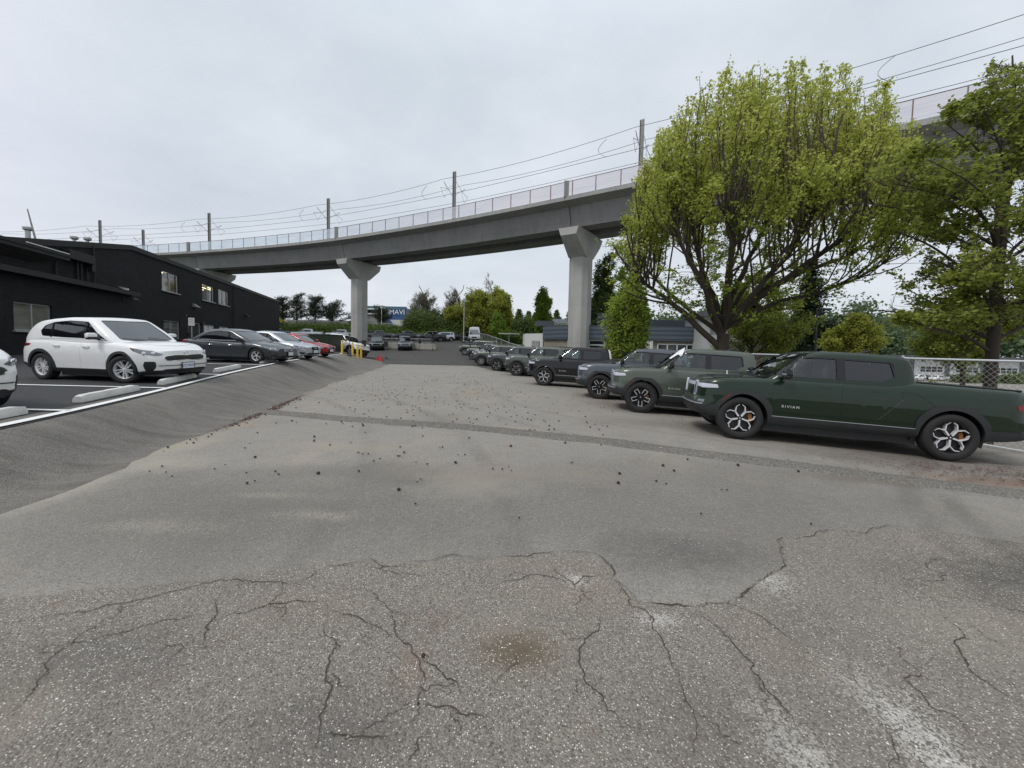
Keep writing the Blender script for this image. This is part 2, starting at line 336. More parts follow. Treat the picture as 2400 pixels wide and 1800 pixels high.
def rowx(y): return 3.2-.25*(y-8.2)
def fenx(y): return 10.9-.27*(y-8.5)
def gz(x,y):
    zd=smtab(ZD,y,2.); zl=smtab(ZL,y,1.5); t=toe(y); c=cre(y); z=zd
    if x<t:
        u=clamp((t-x)/(t-c)); z=lerp(zd,zl,u*u*(3-2*u)*.75+u*.25)
    r=rowx(y); f=fenx(y)
    if x>r:
        z=lerp(zd,smtab(ZF,y,2.),clamp((x-r)/(f-r)))
        if x>f+.8:
            low=lerp(-4.6,lerp(2.4,1.6,sstep(60,120,y)),sstep(44,62,y)*(1-sstep(36,44,x-.12*(y-60))))
            z=lerp(z,low,sstep(f+.7,f+6,x))
    if y>84 and x<-4: z=lerp(z,5.7,sstep(86,98,y)*sstep(-4,-16,x))
    return z
def sheet(name,xl,xr,ys,nx,m,dz=0.,kind='structure',taper=False):
    V=[];F=[]
    for y in ys:
        a,b=xl(y),xr(y)
        for i in range(nx+1):
            x=a+(b-a)*i/nx; V.append((x,y,gz(x,y)+(dz if not(taper and i>=nx-2) else dz*(nx-i)/3+.001)))
    for j in range(len(ys)-1):
        for i in range(nx):
            k=j*(nx+1)+i; F.append((k,k+1,k+nx+2,k+nx+1))
    o=mesh(name,V,F,m,None,True); o['kind']=kind; return o
def yr(a,b,d0,g=1.04):
    L=[a]; d=d0
    while L[-1]<b: L.append(min(b,L[-1]+d)); d*=g
    return L
YN=[y for y in yr(-7,36,.25,1.03)]
# grass and earth far and wide
m,nt,out=newmat('grass_ground'); g=G(nt); v=g.pos()
c=g.mix(g.ramp(g.noise(v,.25,6,.7),[(.3,0),(.7,1)]),(.035,.06,.014),(.09,.13,.03)); c=g.mix(g.ramp(g.noise(v,1.6,5,.7),[(.5,0),(.7,.7)]),c,(.02,.03,.01))
g.bsdf(out,c,.95,0,g.bump(g.noise(v,2.,6,.7),1.,.3)); M['grass']=m
def gridx():
    L=[-400,-250,-160,-110,-85,-70,-60,-52,-46,-40]; x=-38
    while x<40: L.append(x); x+=1.
    return L+[42,46,52,60,75,95,130,180,260,400]
gx=gridx(); gy=[-30,-20,-12,-7]+yr(-6,50,1.,1.02)[1:]+list(range(52,104,2))+[110,120,140,170,210,270,350,500,900]
V=[(x,y,gz(x,y)-(.07 if (x>fenx(y)+1.5 or y>88 or y<-7.5) else .45)) for y in gy for x in gx]; n=len(gx)
o=mesh('ground',V,[(j*n+i,j*n+i+1,(j+1)*n+i+1,(j+1)*n+i) for j in range(len(gy)-1) for i in range(n-1)],M['grass'],None,True); o['kind']='structure'
sheet('parking_lot',lambda y:toe(y)+.0,lambda y:fenx(y)+.6,YN,60,[M['pale']],0.)
sheet('asphalt_bank',lambda y:cre(y)-.4,lambda y:toe(y)+.2+.10*math.sin(y*1.7)+.07*noise.noise(Vector((0,y*3,0)))+.05*noise.noise(Vector((0,y*11,3))),[y for y in yr(-7,60,.12,1.012)],30,[M['bank']],.012,taper=True)
sheet('left_parking_lot',lambda y:-75,lambda y:cre(y)+.12,yr(-7,60,.5,1.03),60,[M['fresh']],.024)
sheet('far_parking_lot',lambda y:-90,lambda y:fenx(y)-.3,yr(60.6,88,1.),60,[M['dark']],.02)
sheet('driveway',lambda y:toe(y)-.3 if y<40 else cre(y)-.2,lambda y:fenx(y)+.4,yr(35.2,61.2,.4,1.02),60,[M['dark']],.022)
def dstrip(name,P,w,m,dz,seg=.3,jit=0.,taper=False,cover=None):
    """thin strip on the ground along a polyline of (x,y)"""
    Q=[]
    for (a,b) in zip(P,P[1:]):
        L=math.hypot(b[0]-a[0],b[1]-a[1]); k=max(1,int(L/seg))
        for i in range(k): Q.append((a[0]+(b[0]-a[0])*i/k,a[1]+(b[1]-a[1])*i/k))
    Q.append(P[-1]); V=[];F=[]
    R=random.Random(len(P)*31+int(P[0][0]*100))
    if jit: Q=[(x+R.uniform(-jit,jit),y+R.uniform(-jit,jit)) for x,y in Q]
    for i,(x,y) in enumerate(Q):
        a=Q[max(0,i-1)]; b=Q[min(len(Q)-1,i+1)]; dx,dy=b[0]-a[0],b[1]-a[1]; l=math.hypot(dx,dy) or 1
        ww=w/2*(R.uniform(.35,1.5) if jit else 1)*(1 if not taper else math.sin(PI*clamp((i+.6)/(len(Q)+.2)))**.5)
        for s in(-1,1):
            X=x-dy/l*ww*s; Y=y+dx/l*ww*s; V.append((X,Y,gz(X,Y)+dz))
    for i in range(len(Q)-1): F.append((2*i,2*i+1,2*i+3,2*i+2))
    return V,F
# darker fresh asphalt fringe along the row of trucks on the far right
fr=[(1.6,26),(-.3,29),(-2.2,33.5),(-3,36.)]
V=[];F=[]
for i in range(41):
    y=24.5+i*(36.2-24.5)/40; xl=smtab([(24.5,3.0),(26,1.0),(29,-.9),(33,-2.4),(35.,-3.2),(36.2,-4.5)],y,.8)
    for k in range(7):
        x=lerp(xl,fenx(y)-.3,k/6); V.append((x,y,gz(x,y)+.014))
for i in range(40):
    for k in range(6): a=i*7+k; F.append((a,a+1,a+8,a+7))
o=mesh('driveway_edge',V,F,M['dark'],None,True); o['kind']='structure'
# smoother overlay course is the parking_lot itself; the older exposed aggregate in front is a sheet of its own
EDGE=[(-12,1.75),(-5.,2.2),(-3.29,2.52),(-2.23,2.75),(-1.41,3.0),(-.78,3.04),(-.14,3.15),(.45,3.28),(.74,3.25),(.78,2.9),(.89,2.62),(1.22,2.58),(1.55,2.68),(1.85,2.87),(2.12,3.05),(2.28,3.24),(2.42,3.5),(2.54,3.63),(3.16,3.79),(4.03,3.87),(4.79,3.64),(7,3.3),(12,2.6)]
xs=[-12+i*.05 for i in range(int(24/.05)+1)]; V=[];F=[]
R=random.Random(5); nrow=24
for x in xs:
    e=tab(EDGE,x)+.05*noise.noise(Vector((x*3,0,0)))+.03*noise.noise(Vector((x*11,4,0)))
    for k in range(nrow+1):
        y=lerp(-6.,e,(k/nrow)); V.append((x,y,gz(x,y)+.007))
for i in range(len(xs)-1):
    for k in range(nrow): a=i*(nrow+1)+k; F.append((a,a+nrow+1,a+nrow+2,a+1))
o=mesh('old_asphalt_area',V,F,M['coarse'],None,True); o['kind']='structure'
CR=dict(E0=EDGE[1:-2],
)
_px=[ # crack paths traced on the ground plane (metres)
[(-3.01,2.30),(-2.70,2.39),(-2.40,2.53),(-2.20,2.66),(-2.03,2.77),(-1.63,2.76),(-1.24,2.77)],
[(-1.03,2.84),(-0.86,2.58),(-0.63,2.24),(-0.47,2.08),(-0.40,1.88),(-0.35,1.73),(-0.29,1.53)],
[(-1.18,2.57),(-1.09,2.31),(-0.92,1.97),(-0.85,1.84),(-0.80,1.66),(-0.79,1.54)],
[(0.34,3.08),(0.48,2.80),(0.71,2.93)],
[(0.76,3.16),(0.79,2.84),(0.81,2.58),(0.91,2.54),(0.91,2.25),(0.91,2.02),(0.89,1.81),(0.84,1.67),(0.76,1.55)],
[(0.62,2.55),(0.53,2.32),(0.41,2.17),(0.41,1.95),(0.48,1.80),(0.58,1.71),(0.65,1.57)],
[(1.23,2.55),(1.32,2.26),(1.31,1.94),(1.32,1.72),(1.31,1.64)],
[(2.85,2.55),(2.66,2.30),(2.54,2.12),(2.51,1.97),(2.53,1.87)],
[(-0.47,2.08),(-0.31,1.96),(-0.23,1.89)],
[(-1.11,2.47),(-0.83,2.35),(-0.65,2.24)],
[(-0.39,1.82),(-0.19,1.76),(-0.08,1.74)],
[(-1.82,2.32),(-1.58,2.48),(-1.21,2.56)],
[(0.48,2.80),(0.62,2.55)],
[(-0.80,1.66),(-0.62,1.65),(-0.48,1.64)],
[(-1.70,2.14),(-1.80,2.41),(-1.94,2.64)],
[(-1.80,2.04),(-1.78,2.21)],
]
mbc=MB(); mbe=MB(); RC=random.Random(99)
def wander(P,amp):
    Q=[Vector((a,b)) for a,b in P]
    while True:
        if max((q-p).length for p,q in zip(Q,Q[1:]))<.022: break
        N_=[Q[0]]
        for p,q in zip(Q,Q[1:]):
            d=q-p; L=d.length
            if L>.022: N_.append((p+q)/2+Vector((-d.y,d.x))*RC.gauss(0,amp))
            N_.append(q)
        Q=N_
    return Q
def crack(Q,w):
    V=[];F=[]; n=len(Q); ww=w
    for i,q in enumerate(Q):
        a=Q[max(0,i-1)]; b=Q[min(n-1,i+1)]; d=(b-a).normalized(); e=min(1.,4*(i+.4)/n,4*(n-i-.6)/n); ww=clamp(ww*RC.uniform(.72,1.4),w*.3,w*2.)
        h=ww*e/2; j=RC.gauss(0,.0012)
        for s in(-1,1): V.append((q.x-d.y*(h*s+j),q.y+d.x*(h*s+j),gz(q.x,q.y)+.0125))
    F=[(2*i,2*i+1,2*i+3,2*i+2) for i in range(n-1)]; mbc.add(V,F)
    for i in range(int(n*.5)):
        q=RC.choice(Q); s=RC.uniform(.002,.007); x=q.x+RC.gauss(0,.012); y=q.y+RC.gauss(0,.012); a=RC.uniform(0,3)
        mbe.add([(x+s*math.cos(a+t)*RC.uniform(.5,1.3),y+s*math.sin(a+t)*RC.uniform(.5,1.3),gz(x,y)+.0105) for t in(0,1.5,3.1,4.6)],[(0,1,2,3)])
def branch(Q,w,lv):
    crack(Q,w)
    if lv<=0: return
    for i in range(max(1,int(len(Q)/40))):
        k=RC.randrange(3,len(Q)-2) if len(Q)>6 else 1; d=(Q[min(len(Q)-1,k+1)]-Q[k-1]).normalized(); A=rad(RC.choice((-1,1))*RC.uniform(35,85)); c_,s_=math.cos(A),math.sin(A); nd=Vector((d.x*c_-d.y*s_,d.x*s_+d.y*c_)); L=RC.uniform(.06,.32)*(1 if lv>1 else .5)
        E_=Q[k]+nd*L; branch(wander([tuple(Q[k]),tuple(E_)],.2),w*.55,lv-1)
for p in _px: branch(wander(p,.09),.0036,2)
for (x,y,L,a) in ((-2.6,2.1,.8,.4),(-2.2,1.7,.7,1.9),(1.7,2.2,.6,2.0),(2.1,1.7,.6,1.2),(3.0,2.9,.9,.2),(3.6,2.5,.8,2.6),(-.1,2.75,.6,.1),(-.6,2.9,.5,2.9),(1.5,1.5,.4,.9),(-.1,1.9,.3,1.)):
    branch(wander([(x,y),(x+L*math.cos(a),y+L*math.sin(a))],.12),.0026,1)
for k in range(4,len(EDGE)-4):
    Q=wander([EDGE[k],EDGE[k+1]],.10); crack(Q,.0065 if k in(8,9,10,12,14) else .0035)
o=mbe.build('crack_dust',M['crackedge']); o['kind']='structure'
o=mbc.build('ground_cracks',M['crack']); o['kind']='structure'
# raised asphalt berm across the lot
BP=[(-6.6,9.95),(-6.45,9.86),(-3.87,9.05),(-1.02,8.4),(1.69,7.36),(3.59,6.35),(5.49,5.7),(6.85,5.3),(9.5,4.6)]
V=[];F=[];Q=[]
for (a,b) in zip(BP,BP[1:]):
    k=max(1,int(math.hypot(b[0]-a[0],b[1]-a[1])/.05))
    Q+=[(a[0]+(b[0]-a[0])*i/k,a[1]+(b[1]-a[1])*i/k) for i in range(k)]
prof=[(-.27,-.02),(-.20,.016),(-.12,.055),(-.02,.075),(.08,.068),(.16,.036),(.23,.012),(.30,-.02)]
for i,(x,y) in enumerate(Q):
    a=Q[max(0,i-6)]; b=Q[min(len(Q)-1,i+6)]; dx,dy=b[0]-a[0],b[1]-a[1]; l=math.hypot(dx,dy)
    f=1+.35*noise.noise(Vector((x*1.3,y,2))); jj=.035*noise.noise(Vector((x*2,y*2,9)))+.015*noise.noise(Vector((x*9,y*9,9)))
    tp=clamp((len(Q)-i)/30)*clamp((i+2)/10)
    for d,h in prof:
        X=x+dy/l*(-d)*f-dy/l*jj; Y=y+dx/l*d*f+dx/l*jj
        V.append((X,Y,gz(X,Y)+(h if h<0 else h*tp*.85+.012*noise.noise(Vector((X*16,Y*16,0)))+.003)))
for i in range(len(Q)-1):
    for k in range(7): a=i*8+k; F.append((a,a+1,a+9,a+8))
o=mesh('asphalt_berm',V,F,M['berm'],None,True); o['kind']='structure'
mb=MB(); mb.add(*dstrip('',[(x-dx_,y) for (x,y,dx_) in [(p[0],p[1]+.2,0) for p in BP]],.05,None,.006,.07,.02,True)); o=mb.build('berm_dust',M['litter']); o['kind']='structure'
# painted lines of the left lot
ml=MB(); WL=[(cre(y)+.02,y) for y in yr(-4,36,.5,1.02)]
ml.add(*dstrip('',WL,.11,None,.034,.25))
STALL=[3.3,6.25,9.2,12.3,16.0,19.4,23.2,27.0,30.1]
UX=Vector((-.983,.182,0))
for y in STALL:
    a=(cre(y),y); b=(a[0]-5.6,a[1]+.08)
    ml.add(*dstrip('',[a,b],.11,None,.0355,.25))
o=ml.build('parking_lines',M['white_line']); o['kind']='structure'
# scattered seed pods and leaf litter
R=random.Random(3); mp=MB()
def blob(x,y,s):
    bm=bmesh.new(); bmesh.ops.create_icosphere(bm,subdivisions=1,radius=s)
    V=[(x+v.co.x*R.uniform(.8,1.3),y+v.co.y*R.uniform(.8,1.3),gz(x,y)+.02+v.co.z*.8) for v in bm.verts]; bm.verts.index_update()
    F=[[v.index for v in f.verts] for f in bm.faces]; bm.free(); mp.add(V,F)
for i in range(650):
    y=R.uniform(4.6,26)**1.0 if i%3 else R.uniform(8,20)
    x=R.triangular(toe(y)+.1,rowx(y)+.6,lerp(toe(y),rowx(y),R.choice([.3,.75])))
    if y<8.2 and R.random()<.72: continue
    blob(x,y,R.uniform(.010,.019)+.008*sstep(12,4,y))
for (x,y) in ((-4.6,5.2),(-4.3,5.0),(-3.9,5.4),(-3.0,5.2),(-2.4,6.2),(-2.2,6.1),(-1.9,5.9),(-1.7,6.0),(-1.3,5.7),(-1.2,6.6),(-.7,6.2),(-2.9,6.8),(-3.4,6.9),(-.2,5.5),(.1,5.6),(-4.2,6.5),(-1.2,5.0),(1.9,5.2),(2.6,4.8),(.9,5.9)):
    for _ in range(2): blob(x+R.gauss(0,.07),y+R.gauss(0,.07),R.uniform(.010,.017))
for i in range(150):
    y=R.gauss(9.9,1.6) ; x=toe(y)+R.gauss(.32,.10); blob(x,y,R.uniform(.008,.02))
for i in range(90):
    k=R.randrange(30,len(Q)-160); x,y=Q[k]; blob(x+R.gauss(0,.02),y+.24+R.gauss(0,.04),R.uniform(.008,.018))
for (x,y) in ((-.45,2.1),(2.0,4.1),(3.0,3.9),(-1.0,4.2),(-3.4,5.1),(-3.1,4.8),(.1,3.9)): blob(x,y,.012)
o=mp.build('fallen_seed_pods',M['pod'],None,True); tagobj(o,kind='stuff'); o['label']='dark brown seed pods scattered over the pale asphalt'
ml=MB()
def scrap(x,y,s):
    a=R.uniform(0,6.3); V=[(x+s*math.cos(a+t)*R.uniform(.6,1.2),y+s*math.sin(a+t)*R.uniform(.6,1.2),gz(x,y)+.02+R.uniform(0,.012)) for t in(0,1.6,3.2,4.7)]
    ml.add(V,[(0,1,2,3)])
for i in range(1500):
    y=R.choice((R.gauss(10.3,1.3),R.gauss(10.3,1.3),R.uniform(9,30))); x=toe(y)+.2+abs(R.gauss(0,.09)); scrap(x,y,R.uniform(.008,.022))
for i in range(1500):
    t=R.random(); y=8+22*t; x=rowx(y)+R.uniform(0,6.5)*R.random()**.6+1.; scrap(x,y,R.uniform(.008,.02))
for i in range(900): scrap(R.gauss(8.3,1.3),R.gauss(6.4,.35),R.uniform(.01,.025))
o=ml.build('leaf_litter',M['litter']); tagobj(o,kind='stuff'); o['label']='reddish leaf litter along the asphalt edges'
ml=MB()
for i in range(700):
    if i%2: x=R.uniform(-3.5,4.5); y=R.uniform(1.6,4.5)
    else: y=R.uniform(3,25); x=R.uniform(toe(y)-1,rowx(y)+4)
    s=R.uniform(.003,.009); V=[(x+s,y,0),(x,y+s,0),(x-s,y,0),(x,y-s,0),(x,y,s)]; z=gz(x,y)+.012; ml.add([(a,b,c_+z) for a,b,c_ in V],[(0,1,4),(1,2,4),(2,3,4),(3,0,4)])
o=ml.build('loose_stone_chips',M['concrete2']); tagobj(o,kind='stuff'); o['label']='pale stone chips loose on the asphalt'
# ---------------------------------------------------------------- vehicles
class Vol:
    """lofted volume described by functions so panels can follow its skin"""
    def __init__(s,xr,xf,top,bot,W,zprof,cr=(.5,.25),cf=(.5,.25),rt=.08,rb=.05,fprof=None,rprof=None,bow=.05,rbow=.03,crown=.03,sm=.06,n=2.4):
        s.__dict__.update(locals())
    def T(s,x): return smtab(s.top,x,s.sm)
    def B(s,x): return tab(s.bot,x)
    def wx(s,x):
        d=0
        L,dy=s.cf
        if x>s.xf-L: u=clamp((x-(s.xf-L))/L); d=dy*(1-(1-u**s.n)**(1/s.n))
        L,dy=s.cr
        if x<s.xr+L: u=clamp(((s.xr+L)-x)/L); d=max(d,dy*(1-(1-u**s.n)**(1/s.n)))
        return d
    def hw(s,x,z):
        w=tab(s.zprof,z) if not callable(s.zprof) else s.zprof(x,z)
        w=w-s.wx(x); t=s.T(x); b=s.B(x)
        if t-z<s.rt: q=s.rt-max(0,t-z); w-=s.rt-math.sqrt(max(0,s.rt**2-q*q))
        if z-b<s.rb: q=s.rb-max(0,z-b); w-=s.rb-math.sqrt(max(0,s.rb**2-q*q))
        return max(w,.02)
    def D(s,x,y,z,top=None):
        W=s.W; k=(y/W)**2; X=x
        if x>0:
            w=sstep(.55,1,x/s.xf); X-=w*s.bow*k
            if s.fprof: X+=w*tab(s.fprof,z)
        else:
            w=sstep(.55,1,x/s.xr); X+=w*s.rbow*k
            if s.rprof: X-=w*tab(s.rprof,z)
        t=s.T(x) if top is None else top
        if s.crown: z-=s.crown*k*sstep(t-.3,t,z)
        return Vector((X,y,z))
    def loft(s,nx=44,nz=14,ny=8,endpow=2.):
        xs=set()
        for i in range(nx+1): xs.add(round(lerp(s.xr,s.xf,i/nx),4))
        for i in range(1,7):
            q=(i/7.)**2
            xs.add(round(s.xf-s.cf[0]*.55*(1-math.cos(q*PI/2)),4)); xs.add(round(s.xr+s.cr[0]*.55*(1-math.cos(q*PI/2)),4))
        xs=sorted(xs); xx=[xs[0]]
        for x in xs[1:]:
            if x-xx[-1]>.006: xx.append(x)
        xx[-1]=s.xf
        V=[];F=[];R=0
        zt=[0,.35,.7,1.]
        for x in xx:
            b,t=s.B(x),s.T(x); h=max(t-b,.01)
            rt=min(s.rt,h*.4); rb=min(s.rb,h*.3)
            zz=[b+rb*(1-math.cos(q*PI/2)) for q in zt]+[lerp(b+rb,t-rt,i/nz) for i in range(1,nz)]+[t-rt+rt*math.sin(q*PI/2) for q in zt]
            ring=[]
            for z in zz: ring.append((s.hw(x,z),z))
            wt=ring[-1][0]
            for i in range(1,ny): ring.append((wt*(1-2*i/ny),t))
            for y,z in reversed(ring[:len(zz)]): ring.append((-y,z))
            for y,z in ring: V.append(s.D(x,y,z,t))
            R=len(ring)
        nzt=len(zz)
        for i in range(len(xx)-1):
            for k in range(R):
                F.append((i*R+k,i*R+(k+1)%R,(i+1)*R+(k+1)%R,(i+1)*R+k))
        for e,x in ((0,xx[0]),(len(xx)-1,xx[-1])):
            # cap rows
            my=8; rows=[]
            for j in range(nzt):
                l=e*R+j; r=e*R+R-1-j; yl=s.hw(x,0) 
                row=[l]
                if j<nzt-1:
                    z=None
                    b,t=s.B(x),s.T(x); h=max(t-b,.01); rt=min(s.rt,h*.4); rb=min(s.rb,h*.3)
                    z=([b+rb*(1-math.cos(q*PI/2)) for q in zt]+[lerp(b+rb,t-rt,i/nz) for i in range(1,nz)]+[t-rt+rt*math.sin(q*PI/2) for q in zt])[j]
                    w=s.hw(x,z)
                    if j==0: row+=[None]*0
                    for q in range(1,ny):
                        V.append(s.D(x,w*(1-2*q/ny),z,t)); row.append(len(V)-1)
                else:
                    row+=[e*R+nzt+q for q in range(ny-1)]
                row.append(r); rows.append(row)
            for a,b_ in zip(rows,rows[1:]):
                for q in range(len(a)-1):
                    f=(a[q],b_[q],b_[q+1],a[q+1]); F.append(f if e else f[::-1])
            # close the bottom edge of the cap to the ring
            b0=rows[0]; F.append(tuple(b0) if e else tuple(reversed(b0)))
        return V,F
    def side(s,sg,off=0.):
        def f(x,z):
            t=s.T(x); z2=min(z,t); y=s.hw(x,z2)+off; p=s.D(x,y*sg,z,t); return p
        return f
    def wrap(s,xa,off=0.,front=True):
        """(y on the end plane, z) -> skin, by a ray from (xa,0); works round the corner"""
        xe=s.xf if front else s.xr
        def f(y,z):
            dx=xe-xa; l=math.hypot(dx,y); dx/=l; dy=y/l; lo,hi=0.,6.
            for _ in range(26):
                m=(lo+hi)/2; x=xa+dx*m; yy=abs(dy*m)
                ins=(x<=xe if front else x>=xe) and yy<=s.hw(x,min(z,s.T(x)-.001))
                if ins: lo=m
                else: hi=m
            m=lo+off; x=xa+dx*m
            return s.D(x,dy*m,z)
        return f
    def topf(s,off=0.):
        def f(x,y):
            t=s.T(x); p=s.D(x,y,t); return p+Vector((0,0,off))
        return f
def patch(name,poly,fn,mats,parent,step=.06,skirt=None,smooth=40,mb=None):
    """poly in 2-D parameter space, gridded and mapped through fn; skirt: inner fn for the rim"""
    bm=bmesh.new(); vs=[bm.verts.new((a,b,0)) for a,b in poly]; f=bm.faces.new(vs)
    bmesh.ops.triangulate(bm,faces=[f])
    A=[p[0] for p in poly]; B=[p[1] for p in poly]
    for lo,hi,ax in ((min(A),max(A),(1,0,0)),(min(B),max(B),(0,1,0))):
        n=int((hi-lo)/step)
        for i in range(1,n+1):
            c=lo+(hi-lo)*i/(n+1); bmesh.ops.bisect_plane(bm,geom=bm.verts[:]+bm.edges[:]+bm.faces[:],plane_co=(c if ax[0] else 0,c if ax[1] else 0,0),plane_no=ax)
    bmesh.ops.remove_doubles(bm,verts=bm.verts[:],dist=.0004)
    bmesh.ops.join_triangles(bm,faces=bm.faces[:],angle_face_threshold=.5,angle_shape_threshold=.8,cmp_seam=False,cmp_sharp=False,cmp_uvs=False,cmp_vcols=False,cmp_materials=False)
    bm.verts.index_update()
    par=[(v.co.x,v.co.y) for v in bm.verts]; V=[fn(a,b) for a,b in par]; F=[[v.index for v in f.verts] for f in bm.faces]
    if skirt:
        for e in bm.edges:
            if len(e.link_faces)==1:
                a,b=e.verts; n=len(V); V+=[skirt(*par[a.index]),skirt(*par[b.index])]; F.append((a.index,b.index,n+1,n))
    bm.free()
    if mb is not None: mb.add(V,F); return None
    # consistent outward winding
    me_o=mesh(name,V,F,mats,parent,None)
    b2=bmesh.new(); b2.from_mesh(me_o.data); bmesh.ops.recalc_face_normals(b2,faces=b2.faces[:]); b2.to_mesh(me_o.data); b2.free()
    if smooth: me_o.data.shade_smooth(); me_o.data.set_sharp_from_angle(angle=rad(smooth))
    return me_o
def ringpatch(mb,O,I,fn,sk):
    n=len(O); V=[];F=[]
    for k in range(n):
        o=Vector(O[k]);i=Vector(I[k]); 
        for t in (0,.33,.67,1.): q=o.lerp(i,t); V.append(fn(q.x,q.y))
        V.append(sk(*i)); V.append(sk(*o))
    for k in range(n-1):
        a=k*6;b=a+6
        for j in range(3): F.append((a+j,a+j+1,b+j+1,b+j))
        F.append((a+3,a+4,b+4,b+3)); F.append((a+5,a,b,b+5))
    F.append((0,5,4,3,2,1)); e=(n-1)*6; F.append((e,e+1,e+2,e+3,e+4,e+5)); mb.add(V,F)
def arc(cx,cz,r,a0,a1,n=36): return [(cx+r*math.cos(rad(lerp(a0,a1,i/n))),cz+r*math.sin(rad(lerp(a0,a1,i/n)))) for i in range(n+1)]
def ring_poly(cx,cz,ri,ro,a0,a1,n=28):
    o=[(cx+ro*math.cos(rad(lerp(a0,a1,i/n))),cz+ro*math.sin(rad(lerp(a0,a1,i/n)))) for i in range(n+1)]
    i_=[(cx+ri*math.cos(rad(lerp(a1,a0,i/n))),cz+ri*math.sin(rad(lerp(a1,a0,i/n)))) for i in range(n+1)]
    return o+i_
def rpoly(P,r=.03,n=4):
    """round the corners of a polygon"""
    out=[]
    for i,p in enumerate(P):
        a=Vector(P[i-1]); b=Vector(p); c=Vector(P[(i+1)%len(P)])
        u=(a-b); v=(c-b); k=min(r,u.length*.45,v.length*.45); p0=b+u.normalized()*k; p2=b+v.normalized()*k
        for j in range(n+1):
            t=j/n; q=p0*(1-t)**2+b*2*t*(1-t)+p2*t*t; out.append((q.x,q.y))
    return out
def boolcut(o,cutters):
    for c in cutters:
        m=o.modifiers.new('b','BOOLEAN'); m.operation='DIFFERENCE'; m.object=c; m.solver='EXACT'
    dg=bpy.context.evaluated_depsgraph_get(); dg.update(); me=bpy.data.meshes.new_from_object(o.evaluated_get(dg))
    o.modifiers.clear(); o.data=me
    for c in cutters: bpy.data.objects.remove(c)
    me.shade_smooth(); me.set_sharp_from_angle(angle=rad(38)); return o
def tmp_mesh(V,F,mi=0,mats=()):
    me=bpy.data.meshes.new('t'); me.from_pydata([tuple(v) for v in V],[],F)
    bm=bmesh.new(); bm.from_mesh(me); bmesh.ops.remove_doubles(bm,verts=bm.verts[:],dist=.0001); bmesh.ops.recalc_face_normals(bm,faces=bm.faces[:]); bm.to_mesh(me); bm.free()
    for m in mats: me.materials.append(m)
    for p in me.polygons: p.material_index=mi
    o=bpy.data.objects.new('t',me); COL.objects.link(o); return o
def tmp_prism(poly,ax,lo,hi,mi=0,mats=()):
    b=MB(); n=len(poly)
    def P3(a,b_,h): return (a,h,b_) if ax=='y' else (a,b_,h) if ax=='z' else (h,a,b_)
    V=[P3(a,c,lo) for a,c in poly]+[P3(a,c,hi) for a,c in poly]
    F=[tuple(range(n)),tuple(range(2*n-1,n-1,-1))]+[(i,n+i,n+(i+1)%n,(i+1)%n) for i in range(n)]
    return tmp_mesh(V,F,mi,mats)
def circ(cx,cy,r,n=40,a0=0,a1=360): return [(cx+r*math.cos(rad(a0+(a1-a0)*i/n)),cy+r*math.sin(rad(a0+(a1-a0)*i/n))) for i in range(n)]
